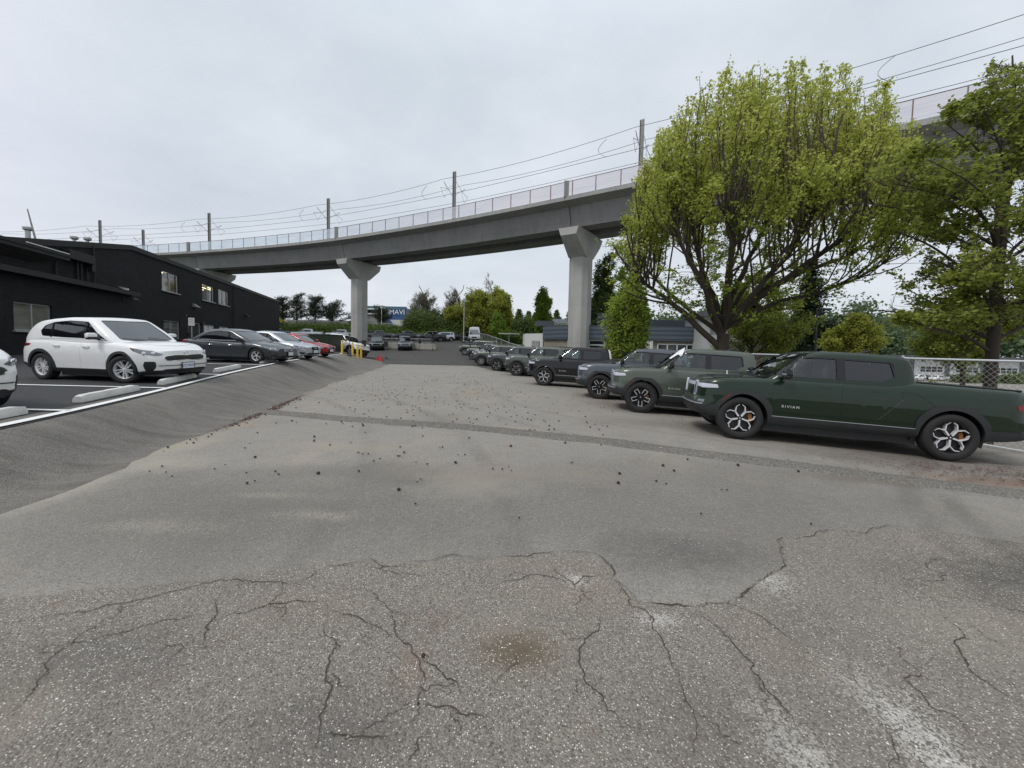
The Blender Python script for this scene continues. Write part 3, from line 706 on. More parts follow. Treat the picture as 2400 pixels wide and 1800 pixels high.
# ---- wheels: axis along y, outer face towards +y
RX=Matrix.Rotation(-PI/2,4,'X')  # local z -> +y
def make_wheel(name,R,rim,width,style,caliper=None):
    w=MB(); d=width/2
    # rim barrel and recessed dish
    w.lathe([(rim*.99,-d*.8),(rim*.93,-d*.5),(rim*.9,d*.2),(rim*.93,d*.55),(rim*1.0,d*.82),(rim*1.015,d*.9),(rim*1.03,d*.85)],40,0,RX)
    w.lathe([(rim*.92,d*.05),(rim*.3,d*.0),(0.001,d*.0)],40,1,RX)
    mats=[M['silver'] if style in('S5','S10') else M['rimdark'],M['black']]
    root=w.build('wheel',mats,None,40); root.name='wheel'
    t=MB(); s=R-rim; n=64
    prof=[(rim*1.0,-d*.86),(rim*1.04,-d*.95),(rim+s*.35,-d*1.06),(rim+s*.7,-d*1.03),(R-.022,-d*.92),(R-.006,-d*.80),(R,-d*.5),(R-.008,-d*.47),(R-.008,-d*.43),(R,-d*.4),(R,-.012),(R-.008,-.008),(R-.008,.008),(R,.012),(R,d*.4),(R-.008,d*.43),(R-.008,d*.47),(R,d*.5),(R-.006,d*.80),(R-.022,d*.92),(rim+s*.7,d*1.03),(rim+s*.62,d*1.05),(rim+s*.35,d*1.06),(rim*1.05,d*.97),(rim*1.0,d*.86)]
    t.lathe(prof,n,0,RX)
    if style=='U5':
        for i in range(40):   # shoulder blocks of the all-terrain tread
            a=2*PI*i/40; Mx=Matrix.Rotation(a,4,'Y')@Matrix.Translation((R-.012,d*.86*(1),0))
            t.box((0,0,0),(.035,.045,.036),0,Mx); Mx=Matrix.Rotation(a+.08,4,'Y')@Matrix.Translation((R-.012,-d*.86,0)); t.box((0,0,0),(.035,.045,.036),0,Mx)
    t.build('tyre',M['tyre'],root,35)
    sp=MB(); yf=d*.78
    def bar(P,wd,y0,y1,m=0):
        for (a,b) in zip(P,P[1:]):
            a=Vector(a);b=Vector(b);u=(b-a); l=u.length; u/=l; nn=Vector((-u.y,u.x)); w0=wd if not isinstance(wd,tuple) else wd[0]; w1=wd if not isinstance(wd,tuple) else wd[1]
            q=[a+nn*w0/2-u*w0*.18,a-nn*w0/2-u*w0*.18,b-nn*w1/2+u*w1*.18,b+nn*w1/2+u*w1*.18]
            sp.prism([(p.x,p.y) for p in q],y0,y1,m,RX)
    def pol(r,a): return (r*math.cos(rad(a)),r*math.sin(rad(a)))
    if style=='Y5':
        for k in range(5):
            a=90+72*k
            bar([pol(rim*.16,a),pol(rim*.54,a)],(rim*.10,rim*.085),yf*.3,yf*.93)
            for s_ in(-1,1):
                bar([pol(rim*.54,a),pol(rim*.86,a+s_*17)],(rim*.06,rim*.05),yf*.4,yf*1.0)
                bar([pol(rim*.86,a+s_*17),pol(rim*.965,a+s_*31)],rim*.042,yf*.5,yf*1.03)
    elif style=='U5':
        for k in range(5):
            a=90+72*k; c=.19
            ci=Vector(pol(1,a)); nn=Vector((-ci.y,ci.x)); A=[ci*rim*.40+nn*rim*.17,ci*rim*.93+nn*rim*.20,ci*rim*.93-nn*rim*.20,ci*rim*.40-nn*rim*.17]
            sp.prism([(p.x,p.y) for p in A],yf*.4,yf*.78,1,RX) if False else None
            bar([(p.x,p.y) for p in (A[0],A[1])],rim*.11,yf*.3,yf*.93,1); bar([(p.x,p.y) for p in (A[3],A[2])],rim*.11,yf*.3,yf*.93,1)
            bar([(p.x,p.y) for p in (ci*rim*.15+nn*rim*.1,A[0])],rim*.11,yf*.3,yf*.9,1); bar([(p.x,p.y) for p in (ci*rim*.15-nn*rim*.1,A[3])],rim*.11,yf*.3,yf*.9,1)
            bar([(p.x,p.y) for p in A],rim*.045,yf*.9,yf*1.0,0)
            a2=a+36; bar([pol(rim*.2,a2),pol(rim*.5,a2)],rim*.16,yf*.2,yf*.6,1)
    elif style=='S5':
        for k in range(5):
            a=90+72*k
            for s_ in(-1,1):
                bar([pol(rim*.22,a+s_*20),pol(rim*.6,a+s_*13),pol(rim*.95,a+s_*11)],(rim*.12,rim*.15),yf*.3,yf*.85)
    elif style=='S10':
        for k in range(5):
            a=90+72*k
            bar([pol(rim*.12,a),pol(rim*.5,a)],(rim*.14,rim*.1),yf*.3,yf*.85)
            for s_ in(-1,1): bar([pol(rim*.45,a),pol(rim*.95,a+s_*14)],(rim*.07,rim*.09),yf*.3,yf*.9)
    sp.lathe([(rim*.22,yf*.4),(rim*.2,yf*.82),(rim*.08,yf*.9),(0.001,yf*.9)],20,1 if style in('Y5','U5') else 0,RX)
    sp.box((0,yf*.91,0),(rim*.08,.004,rim*.07),0)
    sp.build('spokes',[M['silver'],M['rimdark']],root,None)
    if caliper:
        c=MB(); c.lathe([(rim*.62,-d*.1),(rim*.84,-d*.1),(rim*.84,d*.14),(rim*.62,d*.14),(rim*.62,-d*.1)],10,0,RX,rad(160),rad(205)); c.build('brake_caliper',caliper,root,None)
        c=MB(); c.lathe([(rim*.25,d*.08),(rim*.78,d*.08)],32,0,RX); c.build('brake_disc',M['black'],root,None)
    return root
def text_mesh(name,txt,size,m,parent,Mx,extr=.002,spacing=1.,fn=None):
    cu=bpy.data.curves.new('t','FONT'); cu.body=txt; cu.size=size; cu.extrude=extr; cu.align_x='CENTER'; cu.align_y='CENTER'; cu.space_character=spacing; cu.resolution_u=3
    o=bpy.data.objects.new('t',cu); COL.objects.link(o); dg=bpy.context.evaluated_depsgraph_get(); dg.update()
    me=bpy.data.meshes.new_from_object(o.evaluated_get(dg)); bpy.data.objects.remove(o); bpy.data.curves.remove(cu)
    if fn:
        for v in me.vertices: v.co=fn(v.co)
    else: me.transform(Mx)
    me.materials.clear(); return link(name,me,parent,m)
def attach_wheels(root,wf,wb,tr,R,steer=0.):
    for x in (wb/2,-wb/2):
        for s in (1,-1):
            w=copy_tree(wf,root); w.location=(x,s*tr,R); w.rotation_euler=(0,0,0 if s>0 else PI)
            if x>0 and steer: w.rotation_euler[2]+=rad(steer)
KEEP=[]
def car_shell(c,root,cut_arch=True):
    """lower body with wheel arches and hollow cabin with glazing"""
    b=c['body']; mats=[c['paint'],M['black']]
    V,F=b.loft(c.get('nx',46),14,8); o=tmp_mesh(V,F,0,mats)
    cut=[]
    wr=c['arch']; 
    for x in (c['wb']/2,-c['wb']/2):
        poly=circ(x,c['R']+.0,wr,44)
        cut.append(tmp_prism(poly,'y',-2,2,1,mats)) 
    if cut_arch:
        # keep a solid core so the arches are only as deep as the tyres
        boolcut(o,cut)
    o.name='body'; o.parent=root
    core=MB(); core.box((0,0,c['R']+.12),(c['wb']+1.0,c['W']*2-.66,.5)); core.box((0,0,c['R']-.1),(c['wb']-.9,c['W']*2-.3,.22))
    core.build('underbody',M['black'],root)
    # cabin
    k=c['cab']; V,F=k.loft(c.get('cnx',34),8,8); o=tmp_mesh(V,F,0,mats)
    inn=c['cab_in']; V,F=inn.loft(24,6,6); cut=[tmp_mesh(V,F,1,mats)]
    for poly in c['dlo']: cut.append(tmp_prism(poly,'y',-2,2,1,mats))
    if c.get('ws'): cut.append(tmp_prism(c['ws'],'z',c['ws_z'],3.5,1,mats))
    if c.get('rw'): cut.append(tmp_prism(c['rw'],c.get('rw_ax','x'),*c['rw_rng'],1,mats))
    boolcut(o,cut); o.name='cabin'; o.parent=root
    for sg in (1,-1):
        for nm,poly,m in c['side_glass']: patch(nm,poly,k.side(sg,-.014),m,root,.08)
        for poly in c['pillars']: patch('pillar_trim',poly,k.side(sg,.004),M['blackgloss'],root,.08,k.side(sg,-.03))
    if c.get('ws'): patch('windshield',c['ws_glass'],k.topf(-.012),M['shield'],root,.1)
    if c.get('rw'):
        if c.get('rw_ax','x')=='x': patch('rear_window',c['rw_glass'],k.wrap(0.,-.012,False),M['privacy'],root,.1)
        else: patch('rear_window',c['rw_glass'],k.topf(-.012),M['privacy'],root,.1)
    # interior
    i=MB(); zb=c['belt']
    i.box((c['int'][0]/2+c['int'][1]/2,0,zb+.0),(c['int'][1]-c['int'][0],c['W']*2-.36,.05))
    i.box((c['dash'],0,zb+.04),(.35,c['W']*2-.42,.10),0,None,.03); 
    i.build('dashboard',M['dash'],root)
    s=MB()
    for x in c['seats']:
        for y in (-.38,.38):
            s.box((x,y,zb+.12),(.14,.46,.42),0,None,.05); s.box((x-.02,y,zb+.40),(.09,.26,.17),0,None,.04)
    s.build('seats',M['seat'],root,40)
    s=MB(); Mx=Matrix.Translation((c['dash']-.3,.38,zb+.06))@Matrix.Rotation(rad(-65),4,'Y')
    s.lathe([(.17+.014*math.cos(a),.014*math.sin(a)) for a in [q*PI/3 for q in range(7)]],20,0,Mx); s.build('steering_wheel',M['dash'],root,40)
def mirror(root,c,x,y,z,cap,turn=True,sz=(.12,.24,.17)):
    for sg in(1,-1):
        m=MB(); m.box((x-.05,sg*(y+.16),z),sz,0,None,.045); o=m.build('mirror',cap,root,40)
        m=MB(); m.box((x-.03,sg*(y+.16),z-.055),(sz[0]*.96,sz[1]*.98,sz[2]*.5),0,None,.03); m.tube([(x-.02,sg*(y-.02),z-.09),(x-.03,sg*(y+.12),z-.06)],[.03,.025],8); m.build('mirror_base',M['blackgloss'],o,40)
        if turn: m=MB(); m.box((x+.018,sg*(y+.19),z-.005),(.012,.19,.018),0,None,.004); m.build('turn_signal',M['lamp'],o)
# ================================================================= electric pickup / SUV
def make_adventure(kind,name):
    suv=kind=='suv'
    wb=3.08 if suv else 3.45; xf=wb/2+.86; xr=-(wb/2+.98) if suv else -(wb/2+1.2); W=1.0; R=.425
    q=0 if not suv else .19
    xw=wb/2-.58            # windshield base
    top=[(xr,1.36 if not suv else 1.30),(-wb/2,1.385 if not suv else 1.30),(-wb/2+.75,1.40 if not suv else 1.31),(-wb/2+.9,1.32),(xw-.3,1.31),(xw+.1,1.29),(xf-.55,1.255),(xf-.2,1.21),(xf-.06,1.16),(xf,1.09)]
    bot=[(xr,.50),(xr+.35,.42),(-wb/2-.3,.36),(wb/2+.35,.34),(xf-.25,.40),(xf,.52)]
    zp=[(.3,.90),(.45,.965),(.62,.985),(.85,1.0),(1.05,.99),(1.2,.965),(1.3,.935),(1.4,.90)]
    body=Vol(xr,xf,top,bot,W,zp,cr=(.35,.22),cf=(.62,.30),rt=.07,rb=.05,bow=.11,rbow=.05,crown=.035,
        fprof=[(.34,-.12),(.50,-.01),(.62,.03),(.72,.0),(.80,-.035),(1.02,-.045),(1.2,-.07)],rprof=[(.4,-.03),(.55,.02),(.75,.0),(.85,-.03),(1.3,-.05)])
    c=dict(body=body,paint=P['green'],wb=wb,W=W,R=R,arch=.50,belt=1.30)
    re=xr+.32 if suv else -wb/2+.62       # back of the roof
    ztop=1.90 if suv else 1.885
    ct=[(re-.13,1.31),(re-.10,1.60),(re-.05,ztop-.11),(re+.02,ztop-.035),(re+.12,ztop-.012),(re+.6,ztop+.005),(.2,ztop+.005),(xw-.72,ztop-.02),(xw-.62,ztop-.045),(xw+.12,1.285)]
    if suv: ct=[(xr+.16,1.31),(xr+.20,1.60),(xr+.32,ztop-.03),(xr+.5,ztop),(.2,ztop+.005),(xw-.72,ztop-.02),(xw-.62,ztop-.045),(xw+.12,1.285)]
    def czp(x,z): return .925-.155*clamp((z-1.28)/.6)**1.15
    cxr=ct[0][0]
    cab=Vol(cxr,xw+.12,ct,[(cxr,1.2),(xw+.12,1.2)],.93,czp,cr=(.28,.12),cf=(.5,.10),rt=.07,rb=.01,bow=.02,rbow=.03,crown=.04,sm=.022)
    cin=Vol(cxr+.07,xw+.0,[(a+(.05 if a<0 else -.03),b-.055) for a,b in ct],[(cxr,1.0),(xw,1.0)],.93,lambda x,z:czp(x,z)-.055,cr=(.28,.12),cf=(.5,.10),rt=.05,rb=.01,bow=.02,rbow=.03,crown=.04,sm=.035)
    c['cab']=cab; c['cab_in']=cin
    zt=ztop-.135; xA=xw-.62
    def fr(z): return xw+.02-(z-1.33)/(zt-1.33)*.50     # line under the A pillar
    xb=xw-1.12   # B pillar centre
    xc=re+.30 if not suv else -wb/2+.30
    if not suv:
        dlo=rpoly([(fr(1.335),1.335),(fr(zt),zt),(xc-.02,zt-.03),(xc-.04,1.47),(xc+.14,1.345)],.05)
        c['dlo']=[dlo]
        def gl(a,b): pass
        c['side_glass']=[('front_window',[(fr(1.325)+.02,1.325),(fr(zt)+.03,zt+.01),(xb+.02,zt+.01),(xb+.02,1.325)],M['glass']),
                         ('rear_side_window',[(xb-.02,1.325),(xb-.02,zt+.01),(xc-.03,zt-.02),(xc-.05,1.46),(xc+.13,1.33)],M['privacy'])]
        c['pillars']=[[(xb+.07,1.33),(xb+.07,zt+.012),(xb-.07,zt+.008),(xb-.07,1.33)],
                      [(fr(1.335)+.03,1.325),(fr(zt)+.03,zt+.03),(fr(zt)-.03,zt+.03),(fr(1.335)-.06,1.325)],
                      [(xc+.0,zt),(xc+.03,zt+.0),(xc-.03,1.44),(xc-.055,1.47)],
                      [(fr(zt),zt+.025),(xc,zt-.005),(xc,zt-.03),(fr(zt)-.02,zt-.005)]]
    else:
        xd=cxr+.42
        c['dlo']=[rpoly([(fr(1.335),1.335),(fr(zt),zt),(xc-.02,zt),(xc-.02,1.335)],.05),rpoly([(xc-.16,1.40),(xc-.14,zt),(xd-.02,zt-.02),(xd-.06,1.42)],.05)]
        c['side_glass']=[('front_window',[(fr(1.325)+.02,1.325),(fr(zt)+.03,zt+.01),(xb+.02,zt+.01),(xb+.02,1.325)],M['glass']),
                         ('rear_side_window',[(xb-.02,1.325),(xb-.02,zt+.01),(xc-.03,zt+.01),(xc-.03,1.325)],M['privacy']),
                         ('quarter_window',[(xc-.15,1.39),(xc-.13,zt+.01),(xd-.03,zt-.01),(xd-.07,1.41)],M['privacy'])]
        c['pillars']=[[(xb+.07,1.33),(xb+.07,zt+.012),(xb-.07,zt+.008),(xb-.07,1.33)],[(fr(1.335)+.03,1.325),(fr(zt)+.03,zt+.03),(fr(zt)-.03,zt+.03),(fr(1.335)-.06,1.325)]]
    c['ws']=rpoly([(xw+.07,-.74),(xw+.10,0),(xw+.07,.74),(xA+.02,.66),(xA+.03,0),(xA+.02,-.66)],.05); c['ws_z']=1.15
    c['ws_glass']=[(xw+.10,-.76),(xw+.12,0),(xw+.10,.76),(xA-.01,.69),(xA-.01,-.69)]
    zr0=1.45
    c['rw']=rpoly([(-.62,zr0),(.62,zr0),(.56,zt),(-.56,zt)],.05); c['rw_rng']=(cxr-.5,cxr+.35)
    c['rw_glass']=[(-.64,zr0-.02),(.64,zr0-.02),(.58,zt+.02),(-.58,zt+.02)]
    c['int']=(cxr+.12,xw-.05); c['dash']=xw-.32; c['seats']=[xb+.12,xb-.78]
    root=thing(name,None,None); car_shell(c,root)
    sd=body.side; 
    # panels
    for sg in(1,-1):
        f=sd(sg,.004); s_=sd(sg,-.02)
        d1=patch('front_door',rpoly([(xw+.02,.50),(xw+.05,.9),(xw+.02,1.285),(xb+.008,1.285),(xb+.008,.50)],.03),f,c['paint'],root,.09,s_)
        rx=xc+.02 if not suv else xc-.05
        if not suv: d2=patch('rear_door',rpoly([(xb-.008,.50),(xb-.008,1.285),(rx-.12,1.285),(rx-.16,1.05),(rx+.22,.62),(rx+.30,.50)],.04),f,c['paint'],root,.09,s_)
        else: d2=patch('rear_door',rpoly([(xb-.008,.50),(xb-.008,1.285),(rx-.02,1.285),(rx-.04,1.05),(rx+.26,.70),(rx+.40,.50)],.04),f,c['paint'],root,.09,s_)
        for d,hx in((d1,xb+.25),(d2,rx+.22)):
            patch('door_handle',rpoly([(hx-.1,1.165),(hx+.1,1.165),(hx+.1,1.205),(hx-.1,1.205)],.02),sd(sg,.009),c['paint'],d,.1,sd(sg,-.0))
        # seam lines below the gaps
        if not suv:
            mb_=MB()
            for P_ in ([(rx-.10,1.20),(rx-.35,1.18),(rx-.55,1.05),(rx-.68,.93)],[(rx-.12,1.28),(rx-.17,1.05),(rx+.21,.62)]):
                L=[]
                for (a,b) in zip(P_,P_[1:]):
                    for t in range(6): L.append((lerp(a[0],b[0],t/6),lerp(a[1],b[1],t/6)))
                L.append(P_[-1]); mb_.tube([sd(sg,.001)(a,b) for a,b in L],.004,4)
            mb_.build('panel_seam',M['black'],root)
        # dark cladding : arches and sill
        cl=MB()
        for wx in(wb/2,-wb/2):
            a0,a1=(-14,196)
            pr=[]
            for i in range(37):
                a=rad(lerp(a0,a1,i/36)); ro=.575; 
                # squared-off outer outline
                k=1/max(abs(math.cos(a)),abs(math.sin(a)),.78); ro*=min(1.06,.97*k) if k<1.2 else 1.06
                pr.append((wx+ro*math.cos(a),R+ro*math.sin(a)))
            ringpatch(cl,pr,arc(wx,R,.495,a0,a1),sd(sg,.022),sd(sg,-.03))
        patch('',[(wb/2-.50,.36),(wb/2-.52,.52),(-wb/2+.52,.52),(-wb/2+.50,.36)],sd(sg,.024),None,None,.12,sd(sg,-.03),mb=cl)
        patch('',[(xr+.02,.52),(xr+.02,.62),(-wb/2-.52,.60),(-wb/2-.50,.40),(xr+.2,.46)],sd(sg,.020),None,None,.12,sd(sg,-.03),mb=cl)
        patch('',[(wb/2+.5,.36),(wb/2+.52,.66),(xf-.12,.63),(xf-.10,.48)],sd(sg,.018),None,None,.08,sd(sg,-.03),mb=cl)
        cl.build('cladding',M['clad'],root,30)
        st=MB(); L=[(lerp(wb/2-.55,-wb/2+.55,i/20),.528) for i in range(21)]; st.tube([sd(sg,.018)(a,b) for a,b in L],.007,5); st.build('sill_strip',M['steel'],root)
        patch('side_marker',ring_poly(wb/2,R,.548,.568,36,58,8),sd(sg,.026),M['amber'],root,.1,sd(sg,.0))
        # badge
        bx=xw-.28
        def bf(v,sg=sg,bx=bx): return sd(sg,.007+v.z)(bx+(-sg)*v.x*1.,.735+v.y)
        text_mesh('badge','RIVIAN',.072,M['silver'],d1,None,.001,1.45,bf)
    # front
    wf=body.wrap
    fr_=wf(xf-1.0,.006); fi=wf(xf-1.0,-.02)
    patch('light_bar',rpoly([(-.86,1.012),(.86,1.012),(.86,1.09),(-.86,1.09)],.03),wf(xf-1.,.008),M['lamp'],root,.05,fi)
    for sg in(1,-1):
        # the lamp wraps back along the fender
        patch('headlight',rpoly([(sg*.80,.995),(sg*1.38,1.01),(sg*1.30,1.09),(sg*.80,1.10)],.03),wf(xf-1.,.010),M['lamp'],root,.04,fi)
        pl=rpoly([(sg*.50,.80),(sg*.50,1.13),(sg*.63,1.13),(sg*.63,.80)],.064,6)
        hl=patch('stadium_headlight',pl,wf(xf-1.,.030),M['lamp'],root,.04,fi)
        pl2=rpoly([(sg*.525,.83),(sg*.525,1.10),(sg*.605,1.10),(sg*.605,.83)],.04,6)
        patch('lens',pl2,wf(xf-1.,.033),M['lampglass'],hl,.04,wf(xf-1.,.02))
        patch('fog_lamp',rpoly([(sg*.80,.675),(sg*1.0,.68),(sg*.99,.74),(sg*.80,.735)],.02),wf(xf-1.,.012),M['lampglass'],root,.05,fi)
    bmp=MB()
    patch('',rpoly([(-1.1,.44),(1.1,.44),(1.14,.67),(.7,.70),(-.7,.70),(-1.14,.67)],.05),wf(xf-1.,.016),None,None,.06,fi,mb=bmp)
    bmp.build('front_bumper',M['clad'],root,40)
    patch('air_intake',rpoly([(-.62,.52),(.62,.52),(.70,.62),(-.70,.62)],.03),wf(xf-1.,.024),M['black'],root,.06,wf(xf-1.,.0))
    patch('bumper_trim',rpoly([(-.98,.640),(.98,.640),(.98,.662),(-.98,.662)],.01),wf(xf-1.,.026),M['steel'],root,.06,wf(xf-1.,.0))
    t=MB(); t.box((xf+.03,0,.585),(.02,.30,.15),0,None,.005); t.build('number_plate',M['black'],root)
    patch('hood',rpoly([(xw+.16,-.80),(xf-.28,-.74),(xf-.22,0),(xf-.28,.74),(xw+.16,.80),(xw+.20,0)],.05),body.topf(.006),c['paint'],root,.12,body.topf(-.02))
    w_=MB(); w_.box((xw+.14,0,1.292),(.14,1.45,.02),0); w_.build('cowl',M['black'],root)
    wp=MB()
    for y in(-.1,.55): wp.tube([cab.topf(.012)(xw+.09,y),cab.topf(.012)(xw+.02,y-.42)],.008,5)
    wp.build('wipers',M['black'],root)
    # rear
    rr=wf(xr+1.,.008,False); ri=wf(xr+1.,-.02,False)
    patch('tail_light',rpoly([(-1.30,1.0),(1.30,1.0),(1.30,1.09),(-1.30,1.09)],.04),rr,M['red_lamp'],root,.06,ri)
    patch('rear_bumper',rpoly([(-1.2,.48),(1.2,.48),(1.2,.64),(-1.2,.64)],.05),wf(xr+1.,.012,False),M['clad'],root,.08,ri)
    if not suv:
        patch('tailgate',rpoly([(-.78,.68),(.78,.68),(.78,1.30),(-.78,1.30)],.05),wf(xr+1.,.005,False),c['paint'],root,.1,ri)
        patch('bed_cover',rpoly([(cxr-.04,-.78),(xr+.10,-.78),(xr+.10,.78),(cxr-.04,.78)],.05),body.topf(.012),M['black'],root,.15,body.topf(-.02))
        for sg in(1,-1):
            br=MB(); br.tube([body.topf(.01)(lerp(cxr-.05,xr+.1,i/8),sg*.83) for i in range(9)],.016,5); br.build('bed_rail',M['clad'],root)
    else:
        rl=MB()
        for sg in(1,-1): rl.tube([(lerp(xA-.15,cxr+.45,i/8),sg*.66,ztop+.03+.015*math.sin(PI*i/8)-(.05 if i in(0,8) else 0)) for i in range(9)],.02,6)
        rl.build('roof_rail',M['black'],root,40)
        patch('tailgate',rpoly([(-.78,.68),(.78,.68),(.78,1.28),(-.78,1.28)],.05),wf(xr+1.,.005,False),c['paint'],root,.1,ri)
    an=MB(); ax_=re+.35; an.tube([(ax_+.12,0,ztop-.0),(ax_,0,ztop+.035),(ax_-.10,0,ztop+.075),(ax_-.12,0,ztop-.0)],[.02,.03,.02,.015],6); an.build('antenna_fin',M['black'],root,40)
    mirror(root,c,xw-.10,.92,1.38,M['blackgloss'] if not suv else M['blackgloss'])
    return root,wb,R
# ================================================================= crossover / sedan
def make_car(kind,name,pnt):
    big=kind=='crossover'
    if big: wb,xf,xr,W,R,belt,roof=2.52,1.26+.86,-(1.26+.84),.925,.352,1.08,1.655
    else:   wb,xf,xr,W,R,belt,roof=2.70,1.35+.93,-(1.35+1.02),.885,.325,.93,1.46
    xw=.78 if big else .92
    if big:
        top=[(xr,1.02),(xr+.2,1.10),(-.9,1.10),(-.2,1.06),(xw,1.05),(xw+.35,1.045),(xf-.5,1.01),(xf-.22,.945),(xf-.07,.865),(xf,.80)]
        bot=[(xr,.42),(xr+.3,.30),(-wb/2-.3,.24),(wb/2+.3,.22),(xf-.2,.22),(xf,.27)]
        zp=[(.2,.86),(.35,.90),(.55,.918),(.75,.925),(.92,.90),(1.1,.865)]
    else:
        top=[(xr,.93),(xr+.15,.98),(xr+.5,1.0),(-.9,.98),(-.2,.94),(xw,.91),(xw+.3,.90),(xf-.6,.83),(xf-.25,.75),(xf-.08,.68),(xf,.62)]
        bot=[(xr,.34),(xr+.3,.24),(-wb/2-.3,.2),(wb/2+.3,.18),(xf-.2,.18),(xf,.22)]
        zp=[(.15,.82),(.3,.865),(.5,.88),(.7,.885),(.82,.86),(1.0,.82)]
    fp=[(.2,-.10),(.32,.0),(.5,.03),(.62,.02),(.75,-.02),(.9,-.06)]
    body=Vol(xr,xf,top,bot,W,zp,cr=(.5,.26),cf=(.85,.36),rt=.09,rb=.06,bow=.20,rbow=.10,crown=.05,fprof=fp,rprof=[(.3,-.05),(.45,.03),(.7,0),(1.0,-.05)],sm=.1)
    c=dict(body=body,paint=pnt,wb=wb,W=W,R=R,arch=R+.045,belt=belt)
    if big:
        ct=[(xr+.10,1.06),(xr+.22,1.28),(xr+.44,1.50),(xr+.56,1.555),(-1.15,1.61),(-.6,roof),(.0,roof-.003),(.16,roof-.03),(xw+.35,1.00)]
    else:
        ct=[(xr+.42,.97),(xr+.62,1.02),(-1.15,1.34),(-.9,1.41),(-.4,roof),(.0,roof-.02),(.2,roof-.08),(xw+.30,.89)]
    cxr=ct[0][0]; cxf=ct[-1][0]
    b0=belt-.04
    def czp(x,z): return (W-.075)-(.15 if big else .16)*clamp((z-b0)/(roof-b0))**1.15
    bt=b0-.14
    cab=Vol(cxr,cxf,ct,[(cxr,bt),(cxf,bt)],W-.07,czp,cr=(.45,.16),cf=(.7,.16),rt=.09,rb=.01,bow=.06,rbow=.05,crown=.05,sm=.09)
    cin=Vol(cxr+.1,cxf-.16,[(a+(.05 if a<0 else -.04),z-.05) for a,z in ct],[(cxr,bt-.2),(cxf,bt-.2)],W-.07,lambda x,z:czp(x,z)-.05,cr=(.45,.16),cf=(.7,.16),rt=.07,rb=.01,bow=.06,rbow=.05,crown=.05,sm=.09)
    c['cab']=cab;c['cab_in']=cin
    zt=roof-.115; zb=belt+.01; xb=.05
    if big:
        dlo=rpoly([(.66,zb),(.42,zb+.16),(.075,zt-.02),(-.5,zt+.005),(-.98,zt-.04),(-1.26,zt-.13),(-1.36,zb+.18),(-1.28,zb+.05),(-.6,zb+.02)],.04)
        sg_=[('front_window',[(.67,zb-.01),(.43,zb+.17),(.075,zt),(xb,zt),(xb-.02,zb-.01)],M['privacy']),('rear_side_window',[(xb-.0,zb-.01),(xb,zt+.0),(-.5,zt+.015),(-.98,zt-.03),(-1.28,zt-.12),(-1.38,zb+.18),(-1.29,zb+.03)],M['privacy'])]
        pil=[[(xb+.035,zb),(xb+.035,zt),(xb-.06,zt+.002),(xb-.05,zb)],[(-.97,zb+.02),(-1.02,zt-.04),(-1.05,zt-.04),(-1.01,zb+.02)],[(.78,zb-.02),(.45,zb+.16),(.39,zb+.16),(.57,zb-.02)]]
    else:
        dlo=rpoly([(.80,zb),(.55,zb+.14),(.12,zt-.03),(-.4,zt),(-.85,zt-.06),(-1.25,zb+.13),(-1.3,zb+.04)],.04)
        sg_=[('front_window',[(.81,zb-.01),(.56,zb+.15),(.12,zt-.01),(xb,zt),(xb-.02,zb-.01)],M['privacy']),('rear_side_window',[(xb,zb-.01),(xb,zt),(-.4,zt+.01),(-.86,zt-.04),(-1.28,zb+.13),(-1.32,zb+.03)],M['privacy'])]
        pil=[[(xb+.03,zb),(xb+.03,zt-.01),(xb-.05,zt),(xb-.05,zb)]]
    c['dlo']=[dlo]; c['side_glass']=sg_; c['pillars']=pil
    xA=.20 if big else .24
    c['ws']=rpoly([(cxf-.20,-.66),(cxf-.08,-.35),(cxf-.05,0),(cxf-.08,.35),(cxf-.20,.66),(xA+.02,.58),(xA+.06,0),(xA+.02,-.58)],.06); c['ws_z']=belt-.12
    c['ws_glass']=[(cxf-.14,-.69),(cxf-.04,-.35),(cxf-.02,0),(cxf-.04,.35),(cxf-.14,.69),(xA-.02,.61),(xA+.02,0),(xA-.02,-.61)]
    if big:
        c['rw']=rpoly([(cxr+.12,-.60),(cxr+.27,-.52),(cxr+.27,.52),(cxr+.12,.60)],.03); c['rw_ax']='z'; c['rw_rng']=(1.1,2.); c['rw_glass']=[(cxr+.10,-.62),(cxr+.28,-.54),(cxr+.28,.54),(cxr+.10,.62)]
    else:
        c['rw']=rpoly([(cxr+.28,-.62),(cxr+.80,-.52),(cxr+.80,.52),(cxr+.28,.62)],.05); c['rw_ax']='z'; c['rw_rng']=(1.0,2.); c['rw_glass']=[(cxr+.25,-.64),(cxr+.82,-.55),(cxr+.82,.55),(cxr+.25,.64)]
    c['int']=(cxr+.35,cxf-.3); c['dash']=cxf-.62; c['seats']=[.0,-.85]
    root=thing(name,None,None); car_shell(c,root)
    sd=body.side; wf=body.wrap
    for sg in(1,-1):
        f=sd(sg,.004); s_=sd(sg,-.02); zl=.34 if big else .27; zh=belt-.03
        d1=patch('front_door',rpoly([(xw-.02,zl),(xw+.02,.6),(xw-.06,zh-.02),(xb-.02,zh),(xb-.02,zl)],.03),f,pnt,root,.09,s_)
        d2=patch('rear_door',rpoly([(xb-.035,zl),(xb-.035,zh),(-.92,zh+.01),(-1.0,.80),(-.86,.62),(-.74,zl)],.04),f,pnt,root,.09,s_)
        for d,hx in((d1,.20),(d2,-.72)):
            h=MB(); zz=zh-.12; pts=[sd(sg,o_)(hx+dx_,zz) for dx_,o_ in((-.10,.0),(-.08,.035),(0,.042),(.08,.035),(.10,.0))]; h.tube(pts,.015,6); h.build('door_handle',pnt if big else M['chrome'],d,50)
        cl=MB()
